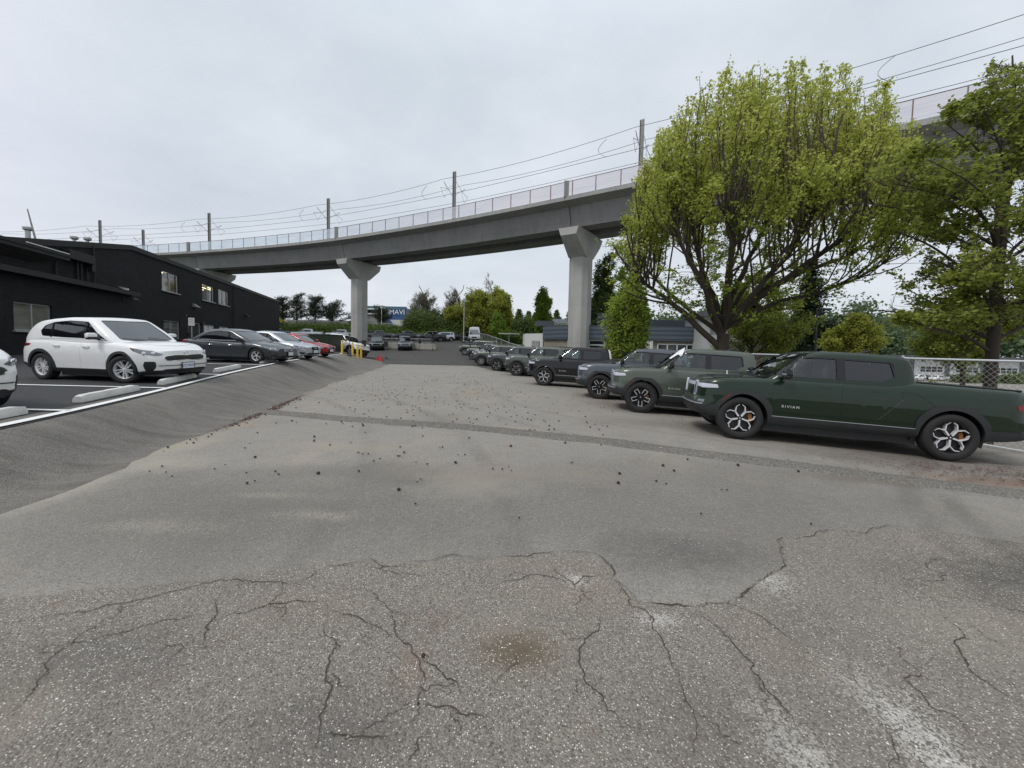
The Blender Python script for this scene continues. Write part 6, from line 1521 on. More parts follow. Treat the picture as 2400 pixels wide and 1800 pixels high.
# standing person far away
def person(x,y,z,h,lab,cols,rz):
    o=thing('person',lab,'person',(x,y,z),rz); sk,top_,leg=cols
    k=h/1.75
    J={'pelvis':((0,0,.95),(.14,.11)),'waist':((0,0,1.08),(.13,.10)),'chest':((0,0,1.32),(.165,.115)),'neck0':((0,0,1.47),(.06,.06)),'neck':((0,0,1.52),(.05,.05)),'head':((0,.01,1.60),(.075,.085)),'crown':((0,.0,1.70),(.07,.08)),
       'lsh':((.17,0,1.42),(.06,.06)),'lel':((.24,.02,1.15),(.042,.042)),'lwr':((.20,-.12,.98),(.03,.03)),'lha':((.17,-.17,.93),(.035,.022)),'rsh':((-.17,0,1.42),(.06,.06)),'rel':((-.25,.02,1.15),(.042,.042)),'rwr':((-.22,-.10,.95),(.03,.03)),'rha':((-.20,-.15,.90),(.035,.022)),
       'lhp':((.09,0,.90),(.09,.09)),'lkn':((.11,-.03,.50),(.06,.06)),'lan':((.12,.02,.09),(.042,.042)),'lto':((.13,-.14,.035),(.04,.03)),'rhp':((-.09,0,.90),(.09,.09)),'rkn':((-.12,.01,.50),(.06,.06)),'ran':((-.14,.05,.09),(.042,.042)),'rto':((-.16,-.11,.035),(.04,.03))}
    E=[('pelvis','waist'),('waist','chest'),('chest','neck0'),('neck0','neck'),('neck','head'),('head','crown'),('chest','lsh'),('lsh','lel'),('lel','lwr'),('lwr','lha'),('chest','rsh'),('rsh','rel'),('rel','rwr'),('rwr','rha'),('pelvis','lhp'),('lhp','lkn'),('lkn','lan'),('lan','lto'),('pelvis','rhp'),('rhp','rkn'),('rkn','ran'),('ran','rto')]
    N=list(J); me=bpy.data.meshes.new('person_body'); me.from_pydata([Vector(J[n][0])*k for n in N],[(N.index(a),N.index(b)) for a,b in E],[])
    b=bpy.data.objects.new('body',me); COL.objects.link(b); md=b.modifiers.new('s','SKIN')
    for i,n in enumerate(N): me.skin_vertices[0].data[i].radius=(J[n][1][0]*k,J[n][1][1]*k); me.skin_vertices[0].data[i].use_root=(n=='pelvis')
    b.modifiers.new('ss','SUBSURF').levels=2; b.modifiers['ss'].render_levels=2
    dg=bpy.context.evaluated_depsgraph_get(); dg.update(); m2=bpy.data.meshes.new_from_object(b.evaluated_get(dg)); b.modifiers.clear(); b.data=m2
    for m in (sk,top_,leg): m2.materials.append(m)
    for p in m2.polygons:
        z_=p.center.z/k; r_=abs(p.center.x)/k
        p.material_index=2 if z_<.98 and r_<.19 and not(z_<1.0 and p.center.y<-.1*k and z_>.85) else (0 if z_>1.5 or (p.center.y<-.11*k and z_<1.0 and z_>.8) else 1)
    m2.shade_smooth(); b.parent=o
    hb=MB(); hb.lathe([(.001,.12),(.06,.105),(.09,.06),(.095,0),(.085,-.05)],12,0,Matrix.Translation((0,.018*k,1.66*k))@Matrix.Rotation(rad(-14),4,'X')); hb.build('hair',[M['black']],o,60)
    return o
skin=simple('skin',(.42,.26,.19),.5); jk=simple('dark_jacket',(.02,.022,.028),.8); tr_=simple('dark_trousers',(.018,.02,.026),.8)
person(-13.75,69.3,gz(-13.75,69.3)+.1,1.78,'person in dark jacket and trousers standing near the far parked trucks',(skin,jk,tr_),rad(20))
# ---------------------------------------------------------------- trees: tapered branching skeletons carrying small leaf faces
def leaf_mesh(name,C,N,size,mat_,parent,seed=0,per=4,spread=.12,flat=.5,aspect=.75,curl=.25):
    """C: cluster centres (n,3); each gets per leaf blades"""
    rng=np.random.default_rng(seed); n=len(C); 
    if n==0: return None
    Cc=np.repeat(np.array(C),per,0)+rng.normal(0,spread,(n*per,3)); m=len(Cc)
    d=rng.normal(0,1,(m,3)); d[:,2]=d[:,2]*flat-.15; d/=np.linalg.norm(d,axis=1)[:,None]
    r=rng.normal(0,1,(m,3)); w=np.cross(d,r); w/=np.linalg.norm(w,axis=1)[:,None]; nn=np.cross(d,w)
    s=size*rng.uniform(.6,1.35,(m,1))
    a=Cc; b=Cc+d*s*.5+w*s*aspect*.5+nn*s*curl*.4; c=Cc+d*s; e=Cc+d*s*.5-w*s*aspect*.5+nn*s*curl*.4
    V=np.stack([a,b,c,e],1).reshape(-1,3).astype(np.float32)
    me=bpy.data.meshes.new(name); me.vertices.add(m*4); me.vertices.foreach_set('co',V.ravel())
    me.loops.add(m*6); idx=np.arange(m)*4
    L=np.stack([idx,idx+1,idx+2,idx,idx+2,idx+3],1).ravel().astype(np.int32); me.loops.foreach_set('vertex_index',L)
    me.polygons.add(m*2); me.polygons.foreach_set('loop_start',(np.arange(m*2)*3).astype(np.int32)); me.polygons.foreach_set('loop_total',np.full(m*2,3,np.int32))
    me.update(); me.validate(); return link(name,me,parent,mat_)
def tree(name,label,base,h,limbs,levels,leaf,mat_,bark,group=None,seed=1,cat='tree',trunk_r=.25,trunk_h=None,lean=(0,0),inside=None,up=.25,kids=(7,6,6),lens=(.5,.5,.5),ang=(45,45,45),twigr=.006,per=4,spread=.1,size=.11,every=.25,flat=.5,maxc=40000,droop=0.,tubes=3,leaf_from=2,curl=.25,aspect=.75,gaps=None):
    R=random.Random(seed); o=thing(name,label,cat,base,0,group); mb=MB(); C=[]
    def grow(p,d,L,r,lv):
        n=max(3,int(L/.35)) if lv<2 else 3; P_=[p]; rr=[r]; q=p; dd=d.copy(); kidpts=[]
        for i in range(n):
            dd=(dd+Vector((R.gauss(0,.10),R.gauss(0,.10),R.gauss(0,.06)))+Vector((0,0,up*(.35 if lv else .1)-droop*(lv>=1)*.3))).normalized()
            q=q+dd*(L/n); 
            if inside and lv>=1 and not inside(q): 
                break
            P_.append(q); rr.append(max(twigr,r*(1-.62*(i+1)/n))); kidpts.append((q,dd.copy(),(i+1)/n,rr[-1]))
        if len(P_)>1: mb.tube(P_,rr,7 if lv==0 else 5 if lv==1 else 3,0,False)
        if lv>=leaf_from or lv==levels:
            s=0.
            for a,b in zip(P_,P_[1:]):
                k=max(1,int((b-a).length/every))
                for j in range(k): C.append(tuple(a.lerp(b,(j+R.random())/k)))
            if len(P_)>1: C.append(tuple(P_[-1]))
        if lv>=levels or not kidpts: return
        nk=kids[min(lv,len(kids)-1)]
        for j in range(nk):
            t=(.25 if lv else .12)+(1-(.25 if lv else .12))*(j+R.random()*.9)/nk
            kp=min(kidpts,key=lambda z:abs(z[2]-t)); A=rad(ang[min(lv,len(ang)-1)]*R.uniform(.7,1.25)); ph=R.uniform(0,2*PI)+j*2.4
            ax=kp[1].cross(Vector((math.cos(ph),math.sin(ph),.3))).normalized(); nd=(Matrix.Rotation(A,3,ax)@kp[1]).normalized()
            grow(kp[0],nd,L*lens[min(lv,len(lens)-1)]*R.uniform(.7,1.2)*(1.1-.45*t),kp[3]*.62,lv+1)
    if limbs is None:
        grow(Vector((0,0,-.2)),Vector((lean[0],lean[1],1)).normalized(),h,trunk_r,0)
    else:
        th=trunk_h or 2.; P_=[Vector((0,0,-.3)),Vector((0,0,.1)),Vector((lean[0]*.5,lean[1]*.5,th*.5)),Vector((lean[0],lean[1],th))]
        mb.tube(P_,[trunk_r*1.35,trunk_r*1.1,trunk_r,trunk_r*.95],12,0,False)
        for (z0,pts,r) in limbs:
            s=Vector((lean[0],lean[1],z0)); pl=catmull3([s]+[Vector(p) for p in pts],5); n=len(pl)
            mb.tube(pl,[r*(1-.72*i/(n-1)) for i in range(n)],7,0,False)
            tot=sum((b-a).length for a,b in zip(pl,pl[1:])); nk=max(4,int(tot*kids[0]/4.))
            for j in range(nk):
                t=.22+.78*(j+R.random())/nk; i=min(n-2,int(t*(n-1))); p=pl[i].lerp(pl[i+1],R.random()); d=(pl[i+1]-pl[i]).normalized()
                A=rad(ang[0]*R.uniform(.6,1.3)); ph=R.uniform(0,2*PI); ax=d.cross(Vector((math.cos(ph),math.sin(ph),.2))).normalized(); nd=((Matrix.Rotation(A,3,ax)@d)+Vector((0,0,up*2))).normalized()
                grow(p,nd,lens[0]*R.uniform(.6,1.25),min(r*(1-.7*t)*.3,.026),1)
    mb.build('trunk',[bark],o,60)
    if gaps: C=[c for c in C if noise.noise(Vector(c)*gaps[0]+Vector((seed,0,0)))>gaps[1]+R.gauss(0,.06)]
    if len(C)>maxc: C=R.sample(C,maxc)
    if leaf: leaf_mesh('crown',C,None,size,[mat_],o,seed,per,spread,flat,aspect,curl)
    return o,len(C)
def catmull3(P,n):
    out=[]
    for i in range(len(P)-1):
        p0=P[max(0,i-1)];p1=P[i];p2=P[i+1];p3=P[min(len(P)-1,i+2)]
        for k in range(n):
            t=k/n; out.append(.5*((2*p1)+(-p0+p2)*t+(2*p0-5*p1+4*p2-p3)*t*t+(-p0+3*p1-3*p2+p3)*t*t*t))
    out.append(P[-1]); return out
def conifer(name,label,base,h,r,mat_,group=None,seed=1,droop=.25,gap=0,size=.22,per=5,dens=1.,skew=0.,cat='tree',z0=.06,dead=0.):
    R=random.Random(seed); o=thing(name,label,cat,base,0,group); mb=MB(); mb.tube([(0,0,-.3),(0,0,h*.5),(R.uniform(-.1,.1),0,h)],[h*.018,h*.011,.02],7,0,False); C=[]
    n=int(h*2.4*dens)
    for i in range(n):
        t=z0+(1-z0)*(i+R.random())/n; z=h*t; L=r*(1-t)**.75*R.uniform(.6,1.15)+.15
        for j in range(R.choice((4,5,6))):
            a=R.uniform(0,2*PI); sk=1+skew*math.cos(a); d=Vector((math.cos(a),math.sin(a),R.uniform(-.1,.25))); P_=[Vector((0,0,z))]; m=5
            for k in range(m): P_.append(P_[-1]+(d+Vector((0,0,-droop*k/m))).normalized()*(L*sk/m))
            mb.tube(P_,[.03*(1-t)+.015]+[.012]*m,3,0,False)
            for k in range(1,m+1):
                cnt=max(1,int(L*2.4*dens*(1.1-k/m*.4)/1.6))
                for q in range(cnt): C.append(tuple(P_[k-1].lerp(P_[k],R.random())+Vector((R.gauss(0,L*.09),R.gauss(0,L*.09),R.gauss(-.02,.07)))))
    mb.build('trunk',[M['bark']],o,60); leaf_mesh('crown',C,None,size,[mat_],o,seed,per,.09,.55,.32,.1); return o
def bush(name,label,base,rx,ry,rz,n,mat_,size,seed,group=None,cat='shrub',kind=None,per=4,rough=.35):
    R=random.Random(seed); C=[]; ls=[(R.uniform(-.6,.6)*rx,R.uniform(-.6,.6)*ry,R.uniform(.1,.7)*rz,R.uniform(.35,.6)) for _ in range(9)]
    for i in range(n):
        l=R.choice(ls); a=R.uniform(0,2*PI); b=math.acos(R.uniform(-.6,1)); q=R.uniform(.6,1.)**.5
        C.append((l[0]+math.cos(a)*math.sin(b)*rx*l[3]*q,l[1]+math.sin(a)*math.sin(b)*ry*l[3]*q,max(.0,l[2]+math.cos(b)*rz*l[3]*q)))
    o=thing(name,label,cat,base,0,group); mb=MB()
    for l in ls: mb.tube([(0,0,-.2),(l[0]*.4,l[1]*.4,l[2]*.5),(l[0],l[1],l[2])],[.06,.04,.015],4,0,False)
    mb.build('stems',[M['bark']],o); leaf_mesh('foliage',C,None,size,[mat_],o,seed,per,size*1.3,.6,.7); return o
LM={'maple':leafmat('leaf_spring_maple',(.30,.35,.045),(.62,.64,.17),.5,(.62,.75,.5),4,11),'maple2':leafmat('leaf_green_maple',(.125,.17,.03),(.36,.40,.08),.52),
 'col':leafmat('leaf_columnar',(.10,.18,.022),(.24,.34,.05),.42),'dark':leafmat('needle_dark',(.018,.032,.018),(.045,.07,.035),.15),'pine':leafmat('needle_pine',(.025,.035,.022),(.065,.075,.042),.2),
 'mid':leafmat('leaf_mid_green',(.065,.105,.028),(.16,.21,.065),.4),'yellow':leafmat('leaf_yellow_green',(.17,.20,.025),(.40,.42,.08),.45),'olive':leafmat('leaf_sparse_olive',(.13,.13,.07),(.26,.25,.14),.3),'hill':leafmat('leaf_distant',(.075,.115,.06),(.15,.20,.10),.3),'bramble':leafmat('leaf_bramble',(.05,.09,.018),(.14,.20,.045),.35)}
CNT={}
def gb(x,y,d=0.): return (x,y,gz(x,y)-.05-d)
TL=[(4.6,-3.6),(5.6,-5.0),(7.5,-6.1),(9.5,-5.6),(12.5,-4.6),(14.6,-2.9),(16.2,-1.5)]
TRr=[(4.6,1.2),(5.6,3.8),(6.8,6.3),(8.,8.3),(9.5,9.6),(11.5,9.2),(13.6,7.9),(15.,6.4),(16.5,3.2)]
def in_maple(q):
    k=19.5/(19.5+q.y); z=1.7-mbz+(q.z+mbz-1.7)*k; X=(10.2+q.x)*k-10.2
    if z<3.4 or z>14.6+2.4*noise.noise(Vector((q.x*.7,q.y*.7,0)))+1.3*noise.noise(Vector((q.x*2.1,q.y*2.1,5))): return False
    l,r=tab(TL,z),tab(TRr,z); wob=.8*noise.noise(Vector((q.x*.5,q.y*.5,z*.5)))
    if X<l+wob or X>r+wob: return False
    return abs(q.y)<5.2*math.sqrt(max(0.05,1-((z-9.)/8.2)**2))+wob
mbz=gz(10.2,19.5)
lb=[(2.6,[(-1.5,.2,3.9),(-2.4,.5,5.0),(-3.3,.6,5.7),(-4.3,.6,6.6),(-5.2,.8,8.2)],.17),
 (3.0,[(-.8,-.3,4.6),(-1.1,-.5,5.7),(-1.6,-.8,6.7),(-2.2,-1.,9.0),(-2.8,-1.2,12.2)],.20),
 (3.6,[(-.5,.4,5.6),(-1.2,.9,7.2),(-1.4,1.6,9.6),(-1.3,2.1,13.2)],.17),
 (3.8,[(.25,.2,6.2),(.45,.3,8.3),(.5,.2,11.),(.4,.2,14.4)],.19),
 (3.8,[(1.4,-.2,5.4),(2.5,-.3,6.1),(3.6,-.2,6.8),(4.7,-.1,7.2),(6.2,0,8.0),(8.0,.2,9.6)],.19),
 (3.9,[(1.,.5,6.6),(1.9,.9,8.6),(2.9,1.3,10.8),(3.8,1.6,13.6)],.16),
 (3.7,[(.8,-1.4,5.6),(1.6,-2.6,7.8),(2.2,-3.2,10.5),(2.4,-3.4,13.2)],.15),
 (3.5,[(-.6,-1.5,5.5),(-1.4,-2.8,7.6),(-2.,-3.4,10),(-2.2,-3.4,12.4)],.14),
 (3.6,[(.2,1.8,6.),(0.,3.2,8.5),(.3,3.8,12.)],.14),
 (3.9,[(2.0,1.6,6.4),(4.0,2.4,8.2),(5.8,2.6,10.6),(6.6,2.4,12.8)],.14),
 (3.9,[(2.2,-1.6,6.4),(4.2,-2.2,8.4),(6.0,-2.2,10.4),(7.2,-2.,12.2)],.14),
 (3.3,[(-1.6,1.6,5.2),(-3.0,2.6,7.4),(-3.6,3.,10.)],.13),
 (3.3,[(-1.8,-1.6,5.4),(-3.2,-2.2,7.8),(-3.8,-2.4,10.6)],.13),
 (3.6,[(1.8,-.8,4.8),(3.4,-1.2,5.3),(5.2,-1.4,6.2),(7.2,-1.,7.6)],.11)]
TOPS=[(-6.2,5.5),(-5.4,7.2),(-5.0,8.6),(-4.0,11.8),(-3.0,13.2),(-1.9,14.6),(-.3,15.7),(.6,15.2),(2.2,16.),(3.3,15.6),(4.3,15.6),(5.3,15.2),(6.4,14.9),(7.4,14.6),(8.4,13.2),(9.4,11.6),(9.9,9.6),(10.4,8.)]
TOPS=[(a,1.7+(b-1.7)*.945) for a,b in TOPS]
def big_maple():
    R=random.Random(12); B=Vector((10.2,19.5,mbz)); o=thing('maple_tree','big spring maple with spreading limbs and yellow green leaves behind the fence','tree',B); mb=MB(); C=[]
    up=-mbz-.6
    mb.tube([(0,0,-.3),(.02,0,.6),(0,0,1.6+up),(0,0,3.2+up)],[.46,.36,.31,.27],12,0,False)
    nodes=[]
    for (z0,pts,r) in lb:
        pl=catmull3([Vector((0,0,z0+up-.2))]+[Vector((p[0],p[1],min(p[2],3.5+(p[2]-3.5)*.84)))+Vector((0,0,up)) for p in pts],6); n=len(pl); pl=[p+Vector((noise.noise(p*1.3)*.12,noise.noise(p*1.3+Vector((9,0,0)))*.12,0)) for p in pl]
        rr=[r*.95*(1-.75*i/(n-1)) for i in range(n)]; mb.tube(pl,rr,8,0,False); nodes+=[(pl[i],rr[i]) for i in range(n//5,n)]
    def leafy(P_,r0,dens,tw=.75):
        """leaf clusters and side twigs along the outer part of a shoot"""
        L=sum((b-a).length for a,b in zip(P_,P_[1:])); m=max(3,int(L*5.2*dens))
        for j in range(m):
            t=r0+(1-r0)*(j+R.random())/m; i=min(len(P_)-2,int(t*(len(P_)-1))); p=P_[i].lerp(P_[i+1],R.random())
            wz=p.z+mbz
            if wz<6.3 and R.random()>.42: continue
            if noise.noise(Vector((p.x*.75,p.y*.75,p.z*.5)))<-.12+R.gauss(0,.06): continue
            a=R.uniform(0,2*PI); d=Vector((math.cos(a),math.sin(a),R.uniform(.4,1.5))).normalized(); l=tw*R.uniform(.35,1.)*(1.15-t*.75)
            q=p+d*l; mb.tube([p,q],[.008,.004],3,0,False)
            for k in range(max(2,int(l*7))): C.append(tuple(p.lerp(q,.3+.7*(k+R.random())/max(2,int(l*7)))+Vector((R.gauss(0,.05),R.gauss(0,.05),R.gauss(0,.05)))))
        C.append(tuple(P_[-1]))
    cols=[]; tries=0
    while len(cols)<330 and tries<20000:
        tries+=1; x=R.uniform(-6.,10.2); y=R.uniform(-5.,5.); k=19.5/(19.5+y); xs=(10.2+x)*k-10.2
        if xs<-5.9 or xs>10.: continue
        if (y/5.1)**2+((x-2)/8.6)**2>1: continue
        if any((x-c[0])**2+(y-c[1])**2<.30**2 for c in cols): continue
        cols.append((x,y,k,xs))
    for (x,y,k,xs) in cols:
        zt=1.7+(tab(TOPS,xs)-1.7)/k; zt=lerp(zt,6.,.30*(abs(y)/5.)**2); zt*=R.choice((.78,.86,.92,.96,1.0,1.04)); top=Vector((x,y,zt-mbz)); 
        if zt<5.2: continue
        best=min(nodes,key=lambda nd:((nd[0]-Vector((x,y,0))).xy.length*1.7+abs(nd[0].z-(top.z-R.uniform(3.5,6.5)))) if nd[0].z<top.z-1.2 else 99)
        s=best[0]; h=top.z-s.z; P_=[s]
        for t in (.12,.3,.5,.7,.86,1.): 
            e=t**.55; P_.append(Vector((lerp(s.x,x,e)+R.gauss(0,.07),lerp(s.y,y,e)+R.gauss(0,.07),s.z+h*t)))
        r=min(.05,best[1]*.5); mb.tube(P_,[r*(1-.85*i/6)+.006 for i in range(7)],4,0,False)
        leafy(P_,.16,1.15)
        # a couple of side shoots
        for _ in range(2):
            i=R.choice((2,3,4)); p=P_[i]; a=R.uniform(0,2*PI); l=h*R.uniform(.22,.4); Q=[p]
            for t in (.25,.6,1.): Q.append(p+Vector((math.cos(a)*l*.35*t**.6,math.sin(a)*l*.35*t**.6,l*t)))
            xs2=(10.2+Q[-1].x)*19.5/(19.5+Q[-1].y)-10.2
            if Q[-1].z+mbz>1.7+(tab(TOPS,xs2)-1.7)*(19.5+Q[-1].y)/19.5: continue
            mb.tube(Q,[.018,.012,.008,.005],3,0,False); leafy(Q,.1,1.)
    # thin outward sprays on the lower limbs
    for nd in nodes:
        if nd[0].z+mbz<8.5 and R.random()<.85:
            a=R.uniform(0,2*PI); p=nd[0]; l=R.uniform(.9,2.1); Q=[p]
            for t in (.35,.7,1.): Q.append(p+Vector((math.cos(a)*l*t,math.sin(a)*l*t,l*R.uniform(-.1,.35)*t)))
            mb.tube(Q,[.016,.012,.008,.005],3,0,False); leafy(Q,.2,1.5,.5)
    mb.build('trunk',[M['bark']],o,60)
    if len(C)>36000: C=R.sample(C,36000)
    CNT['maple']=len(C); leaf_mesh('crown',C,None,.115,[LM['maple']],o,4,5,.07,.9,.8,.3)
big_maple()
mz=gz(15.6,13.)
RB=[(1.5,-3.6),(3.6,-3.5),(4.6,-2.3),(5.6,-2.7),(6.4,-3.6),(7.4,-4.6),(8.2,-3.0),(9.4,-1.9),(10.4,-1.1),(11.6,-.5)]
def in_right(q):
    k=13./(13.+q.y); zw=1.7+(q.z+mz-1.7)*k; X=(15.6+q.x)*k-15.6
    return X>tab(RB,zw)+.45*noise.noise(q*1.1) and zw<10.9 and (X>-1.2 or noise.noise(Vector((q.x*.4,q.y*.4,zw*1.3)))>-.16)
EXT=[(7.,[(-.8,.2,8.3),(-1.4,.3,8.9),(-1.8,.4,9.3)],.03),(4.2,[(-1.2,-.9,5.6),(-2.6,-1.4,6.5),(-3.9,-1.6,7.0),(-4.4,-1.6,7.2)],.03),(2.6,[(-1.0,-1.0,3.3),(-2.3,-1.6,3.7),(-3.2,-2.,3.8)],.05),(5.2,[(-.8,.9,6.3),(-1.9,1.5,6.9),(-3.1,1.8,7.2)],.05),(6.8,[(.5,.3,8.6),(.8,.4,10.),(1.,.4,11.4)],.05)]
lb=[(1.9,[(-1.2,-.3,2.3),(-2.3,-.6,2.5),(-3.3,-.8,2.7)],.06),(2.3,[(-1.,.6,2.9),(-2.2,1.0,3.2),(-3.0,1.2,3.3)],.06),(2.9,[(-1.,-.4,3.7),(-2.2,-.6,4.4),(-3.2,-.7,4.7)],.06),
 (3.8,[(-.9,.2,4.5),(-2.0,.3,5.3),(-3.1,.4,5.8)],.06),(4.8,[(-.9,-.4,5.6),(-1.9,-.6,6.4),(-3.2,-.6,6.7),(-4.2,-.6,6.9)],.06),(5.6,[(-.8,.5,6.5),(-1.8,.8,7.3),(-3.0,.9,7.8)],.05),
 (6.2,[(-.5,-.3,7.5),(-1.2,-.5,8.6),(-1.8,-.6,9.3)],.05),(6.6,[(.2,0,8.),(.1,.1,9.6),(-.1,.1,11.2)],.07),(2.2,[(1.2,.2,2.8),(2.4,.3,3.2),(3.4,.3,3.5)],.06),(3.2,[(1.2,-.6,4.),(2.4,-.8,4.8)],.06),(4.4,[(1.,.5,5.4),(2.2,.6,6.4),(3.,.6,7.)],.06),(5.6,[(.8,-.3,6.8),(1.6,-.4,8.2),(2.2,-.4,9.2)],.06),
 (2.6,[(-.2,1.4,3.4),(-.3,2.6,4.2)],.06),(3.6,[(.3,1.6,4.6),(.3,2.8,5.4)],.05),(4.9,[(-.2,1.4,6.),(-.3,2.4,7.)],.05),(3.,[(0,-1.4,3.9),(-.2,-2.4,4.7)],.05),(4.6,[(0,-1.3,5.6),(0,-2.2,6.6)],.05)]
lb=[(z-mz,[(a,b,c-mz) for a,b,c in p],r) for z,p,r in lb]+[(z-mz,[(a,b,c-mz) for a,b,c in p],r) for z,p,r in EXT]
_,n=tree('maple_tree','tall dark leaved maple at the right edge, its trunk behind the chain link fence',(15.6,13.,mz),0,lb,2,True,LM['maple2'],M['bark'],seed=9,trunk_r=.16,trunk_h=7.0-mz,lean=(-.15,0),inside=in_right,up=.03,kids=(30,9),lens=(1.15,.55),ang=(60,50),per=5,spread=.08,size=.12,every=.12,maxc=6800,leaf_from=1,flat=.3,gaps=(1.1,-.02))
CNT['right']=n
def in_col(q): 
    return (q.x**2+q.y**2)<(1.45*math.sin(PI*clamp((q.z-.9)/8.6)**.75)+.12)**2
z=gz(7.7,28)
_,n=tree('columnar_tree','narrow upright bright green tree right of the first pier',(7.7,28,z),9.6,None,3,True,LM['col'],M['bark'],seed=3,trunk_r=.13,inside=in_col,up=.35,kids=(80,8,5),lens=(.30,.4,.5),ang=(32,35,40),per=6,spread=.10,size=.14,every=.12,maxc=12000,leaf_from=1,flat=.8); CNT['col']=n
# maple foliage hanging low in front of the garage, small trees along the lower lot
def small(x,y,h,w,m,lab,seed,sz=.14,maxc=6000,name='small_tree',group=None,ztop=None,zb=None):
    b=gz(x,y)
    if ztop is not None: h=ztop-b
    cz,rz=(.56,.47) if zb is None else ((1+(zb-b)/h)/2,(1-(zb-b)/h)/2*1.05)
    def ins(q): return (q.x/w)**2+(q.y/w)**2+((q.z-h*cz)/(h*rz))**2<1+.75*noise.noise(q*.75)+.3*noise.noise(q*2.)
    _,n=tree(name,lab,(x,y,b),h*.96,None,3,True,m,M['bark'],group,seed=seed,trunk_r=h*.018,inside=ins,up=.16,kids=(60,9,5),lens=(max(.3,min(.6,1.2*w/h)),.5,.5),ang=(62,50,45),per=5,spread=sz*1.1,size=sz,every=sz*1.3,maxc=maxc,leaf_from=1,flat=.5); CNT[lab[:18]]=n
small(17.2,27.,0,3.3,LM['maple2'],'leafy green tree between the big maple trunk and the dark spruce',11,.14,9000,'small_tree',None,6.6,.4)
small(23.5,30.5,0,2.6,LM['yellow'],'low yellow green tree right of the dark street lamp',12,.15,6500,'small_tree','low yellow green trees beyond the fence',4.0,.8)
small(27.8,31.5,0,2.9,LM['yellow'],'low yellow green tree above the cab of the nearest pickup',13,.15,7500,'small_tree','low yellow green trees beyond the fence',4.7,.8)
small(25.6,23.,0,2.9,LM['maple2'],'dense low green tree left of the right edge trunk',14,.14,9500,'small_tree','low green trees beyond the fence',4.8,1.0)
if 0: small(24.8,21.,0,2.0,LM['maple2'],'small green tree behind the bed of the nearest pickup',15,.12,4500,'small_tree','low green trees beyond the fence',3.2,.9)
small(6.6,23.6,0,1.3,LM['maple'],'thin young tree between the columnar tree and the big maple',18,.13,1500,'small_tree',None,5.2)
conifer('spruce_tree','tall dark spruce behind the street lamp',(33.,45.,gz(33,45)),17.,4.3,LM['dark'],seed=5,droop=.5,size=.34,per=6,dens=1.6)
# poplar behind the first pier
def in_pop(q): return (q.x**2+q.y**2)<(2.6*math.sin(PI*clamp(q.z/16.)**.8)+.2)**2
tree('poplar_tree','tall dark poplar rising just right of the first pier',(12.6,56,gz(12.6,56)),15.,None,3,True,LM['mid'],M['barkgrey'],seed=21,trunk_r=.2,inside=in_pop,up=.3,kids=(110,8,4),lens=(.24,.4,.5),ang=(38,35,40),per=5,spread=.2,size=.22,every=.22,maxc=11000,leaf_from=1)
tree('poplar_tree','slender green poplar showing just left of the first pier',(4.6,62,gz(4.6,62)),9.0,None,3,True,LM['col'],M['barkgrey'],seed=22,trunk_r=.12,inside=lambda q:(q.x**2+q.y**2)<(1.2*math.sin(PI*clamp(q.z/9.5)**.9)+.2)**2,up=.3,kids=(60,7,4),lens=(.28,.4,.5),ang=(38,35,40),per=5,spread=.16,size=.2,every=.25,maxc=5000,leaf_from=1)
# dark wind-swept pines on the bank
PN=[(-59.5,104,6.9,2.6,'leftmost of the dark wind swept pines beside the black building'),(-56.0,104.5,7.6,3.0,'tallest dark wind swept pine, second from the left'),(-51.2,104,7.3,2.8,'third dark wind swept pine from the left'),(-46.4,104,5.8,3.1,'broad low pine left of the thin flagpole'),(-40.7,105,4.6,2.2,'small dark pine just left of the second pier'),(-34.8,105,5.0,2.6,'dark pine just right of the second pier')]
def pine(x,y,h,r,l,i):
    R=random.Random(300+i); o=thing('pine_tree',l,'tree',(x,y,gz(x,y)),0,'dark wind swept pines on the bank'); mb=MB(); C=[]
    mb.tube([(0,0,-.3),(R.uniform(-.2,.2),0,h*.5),(R.uniform(-.3,.3),0,h)],[.22,.15,.04],6,0,False)
    for k in range(30):
        t=.22+.78*(k+R.random())/30; a=R.uniform(0,2*PI); L=r*(1.25-t)**.6*R.uniform(.45,1.25); d=Vector((math.cos(a),math.sin(a)*.7,.25+.5*R.random()+ .5*t)).normalized()
        P_=[Vector((0,0,h*t*.93))]
        for q in range(5): d=(d+Vector((.08,0,R.uniform(-.12,.1)))).normalized(); P_.append(P_[-1]+d*L/5)
        mb.tube(P_,[.06,.05,.04,.03,.02,.015],4,0,False)
        for q in range(1,6):
            n=int(26*L/r*(1. if q>1 else .4))
            for _ in range(n): C.append(tuple(P_[q]+Vector((R.gauss(0,.42),R.gauss(0,.42),R.gauss(.05,.17)))))
    mb.build('trunk',[M['bark']],o,60); leaf_mesh('crown',C,None,.30,[LM['pine']],o,i,4,.08,.8,.35,.1)
for i,(x,y,h,r,l) in enumerate(PN): pine(x,y,h*1.1,r*1.25,l,i)
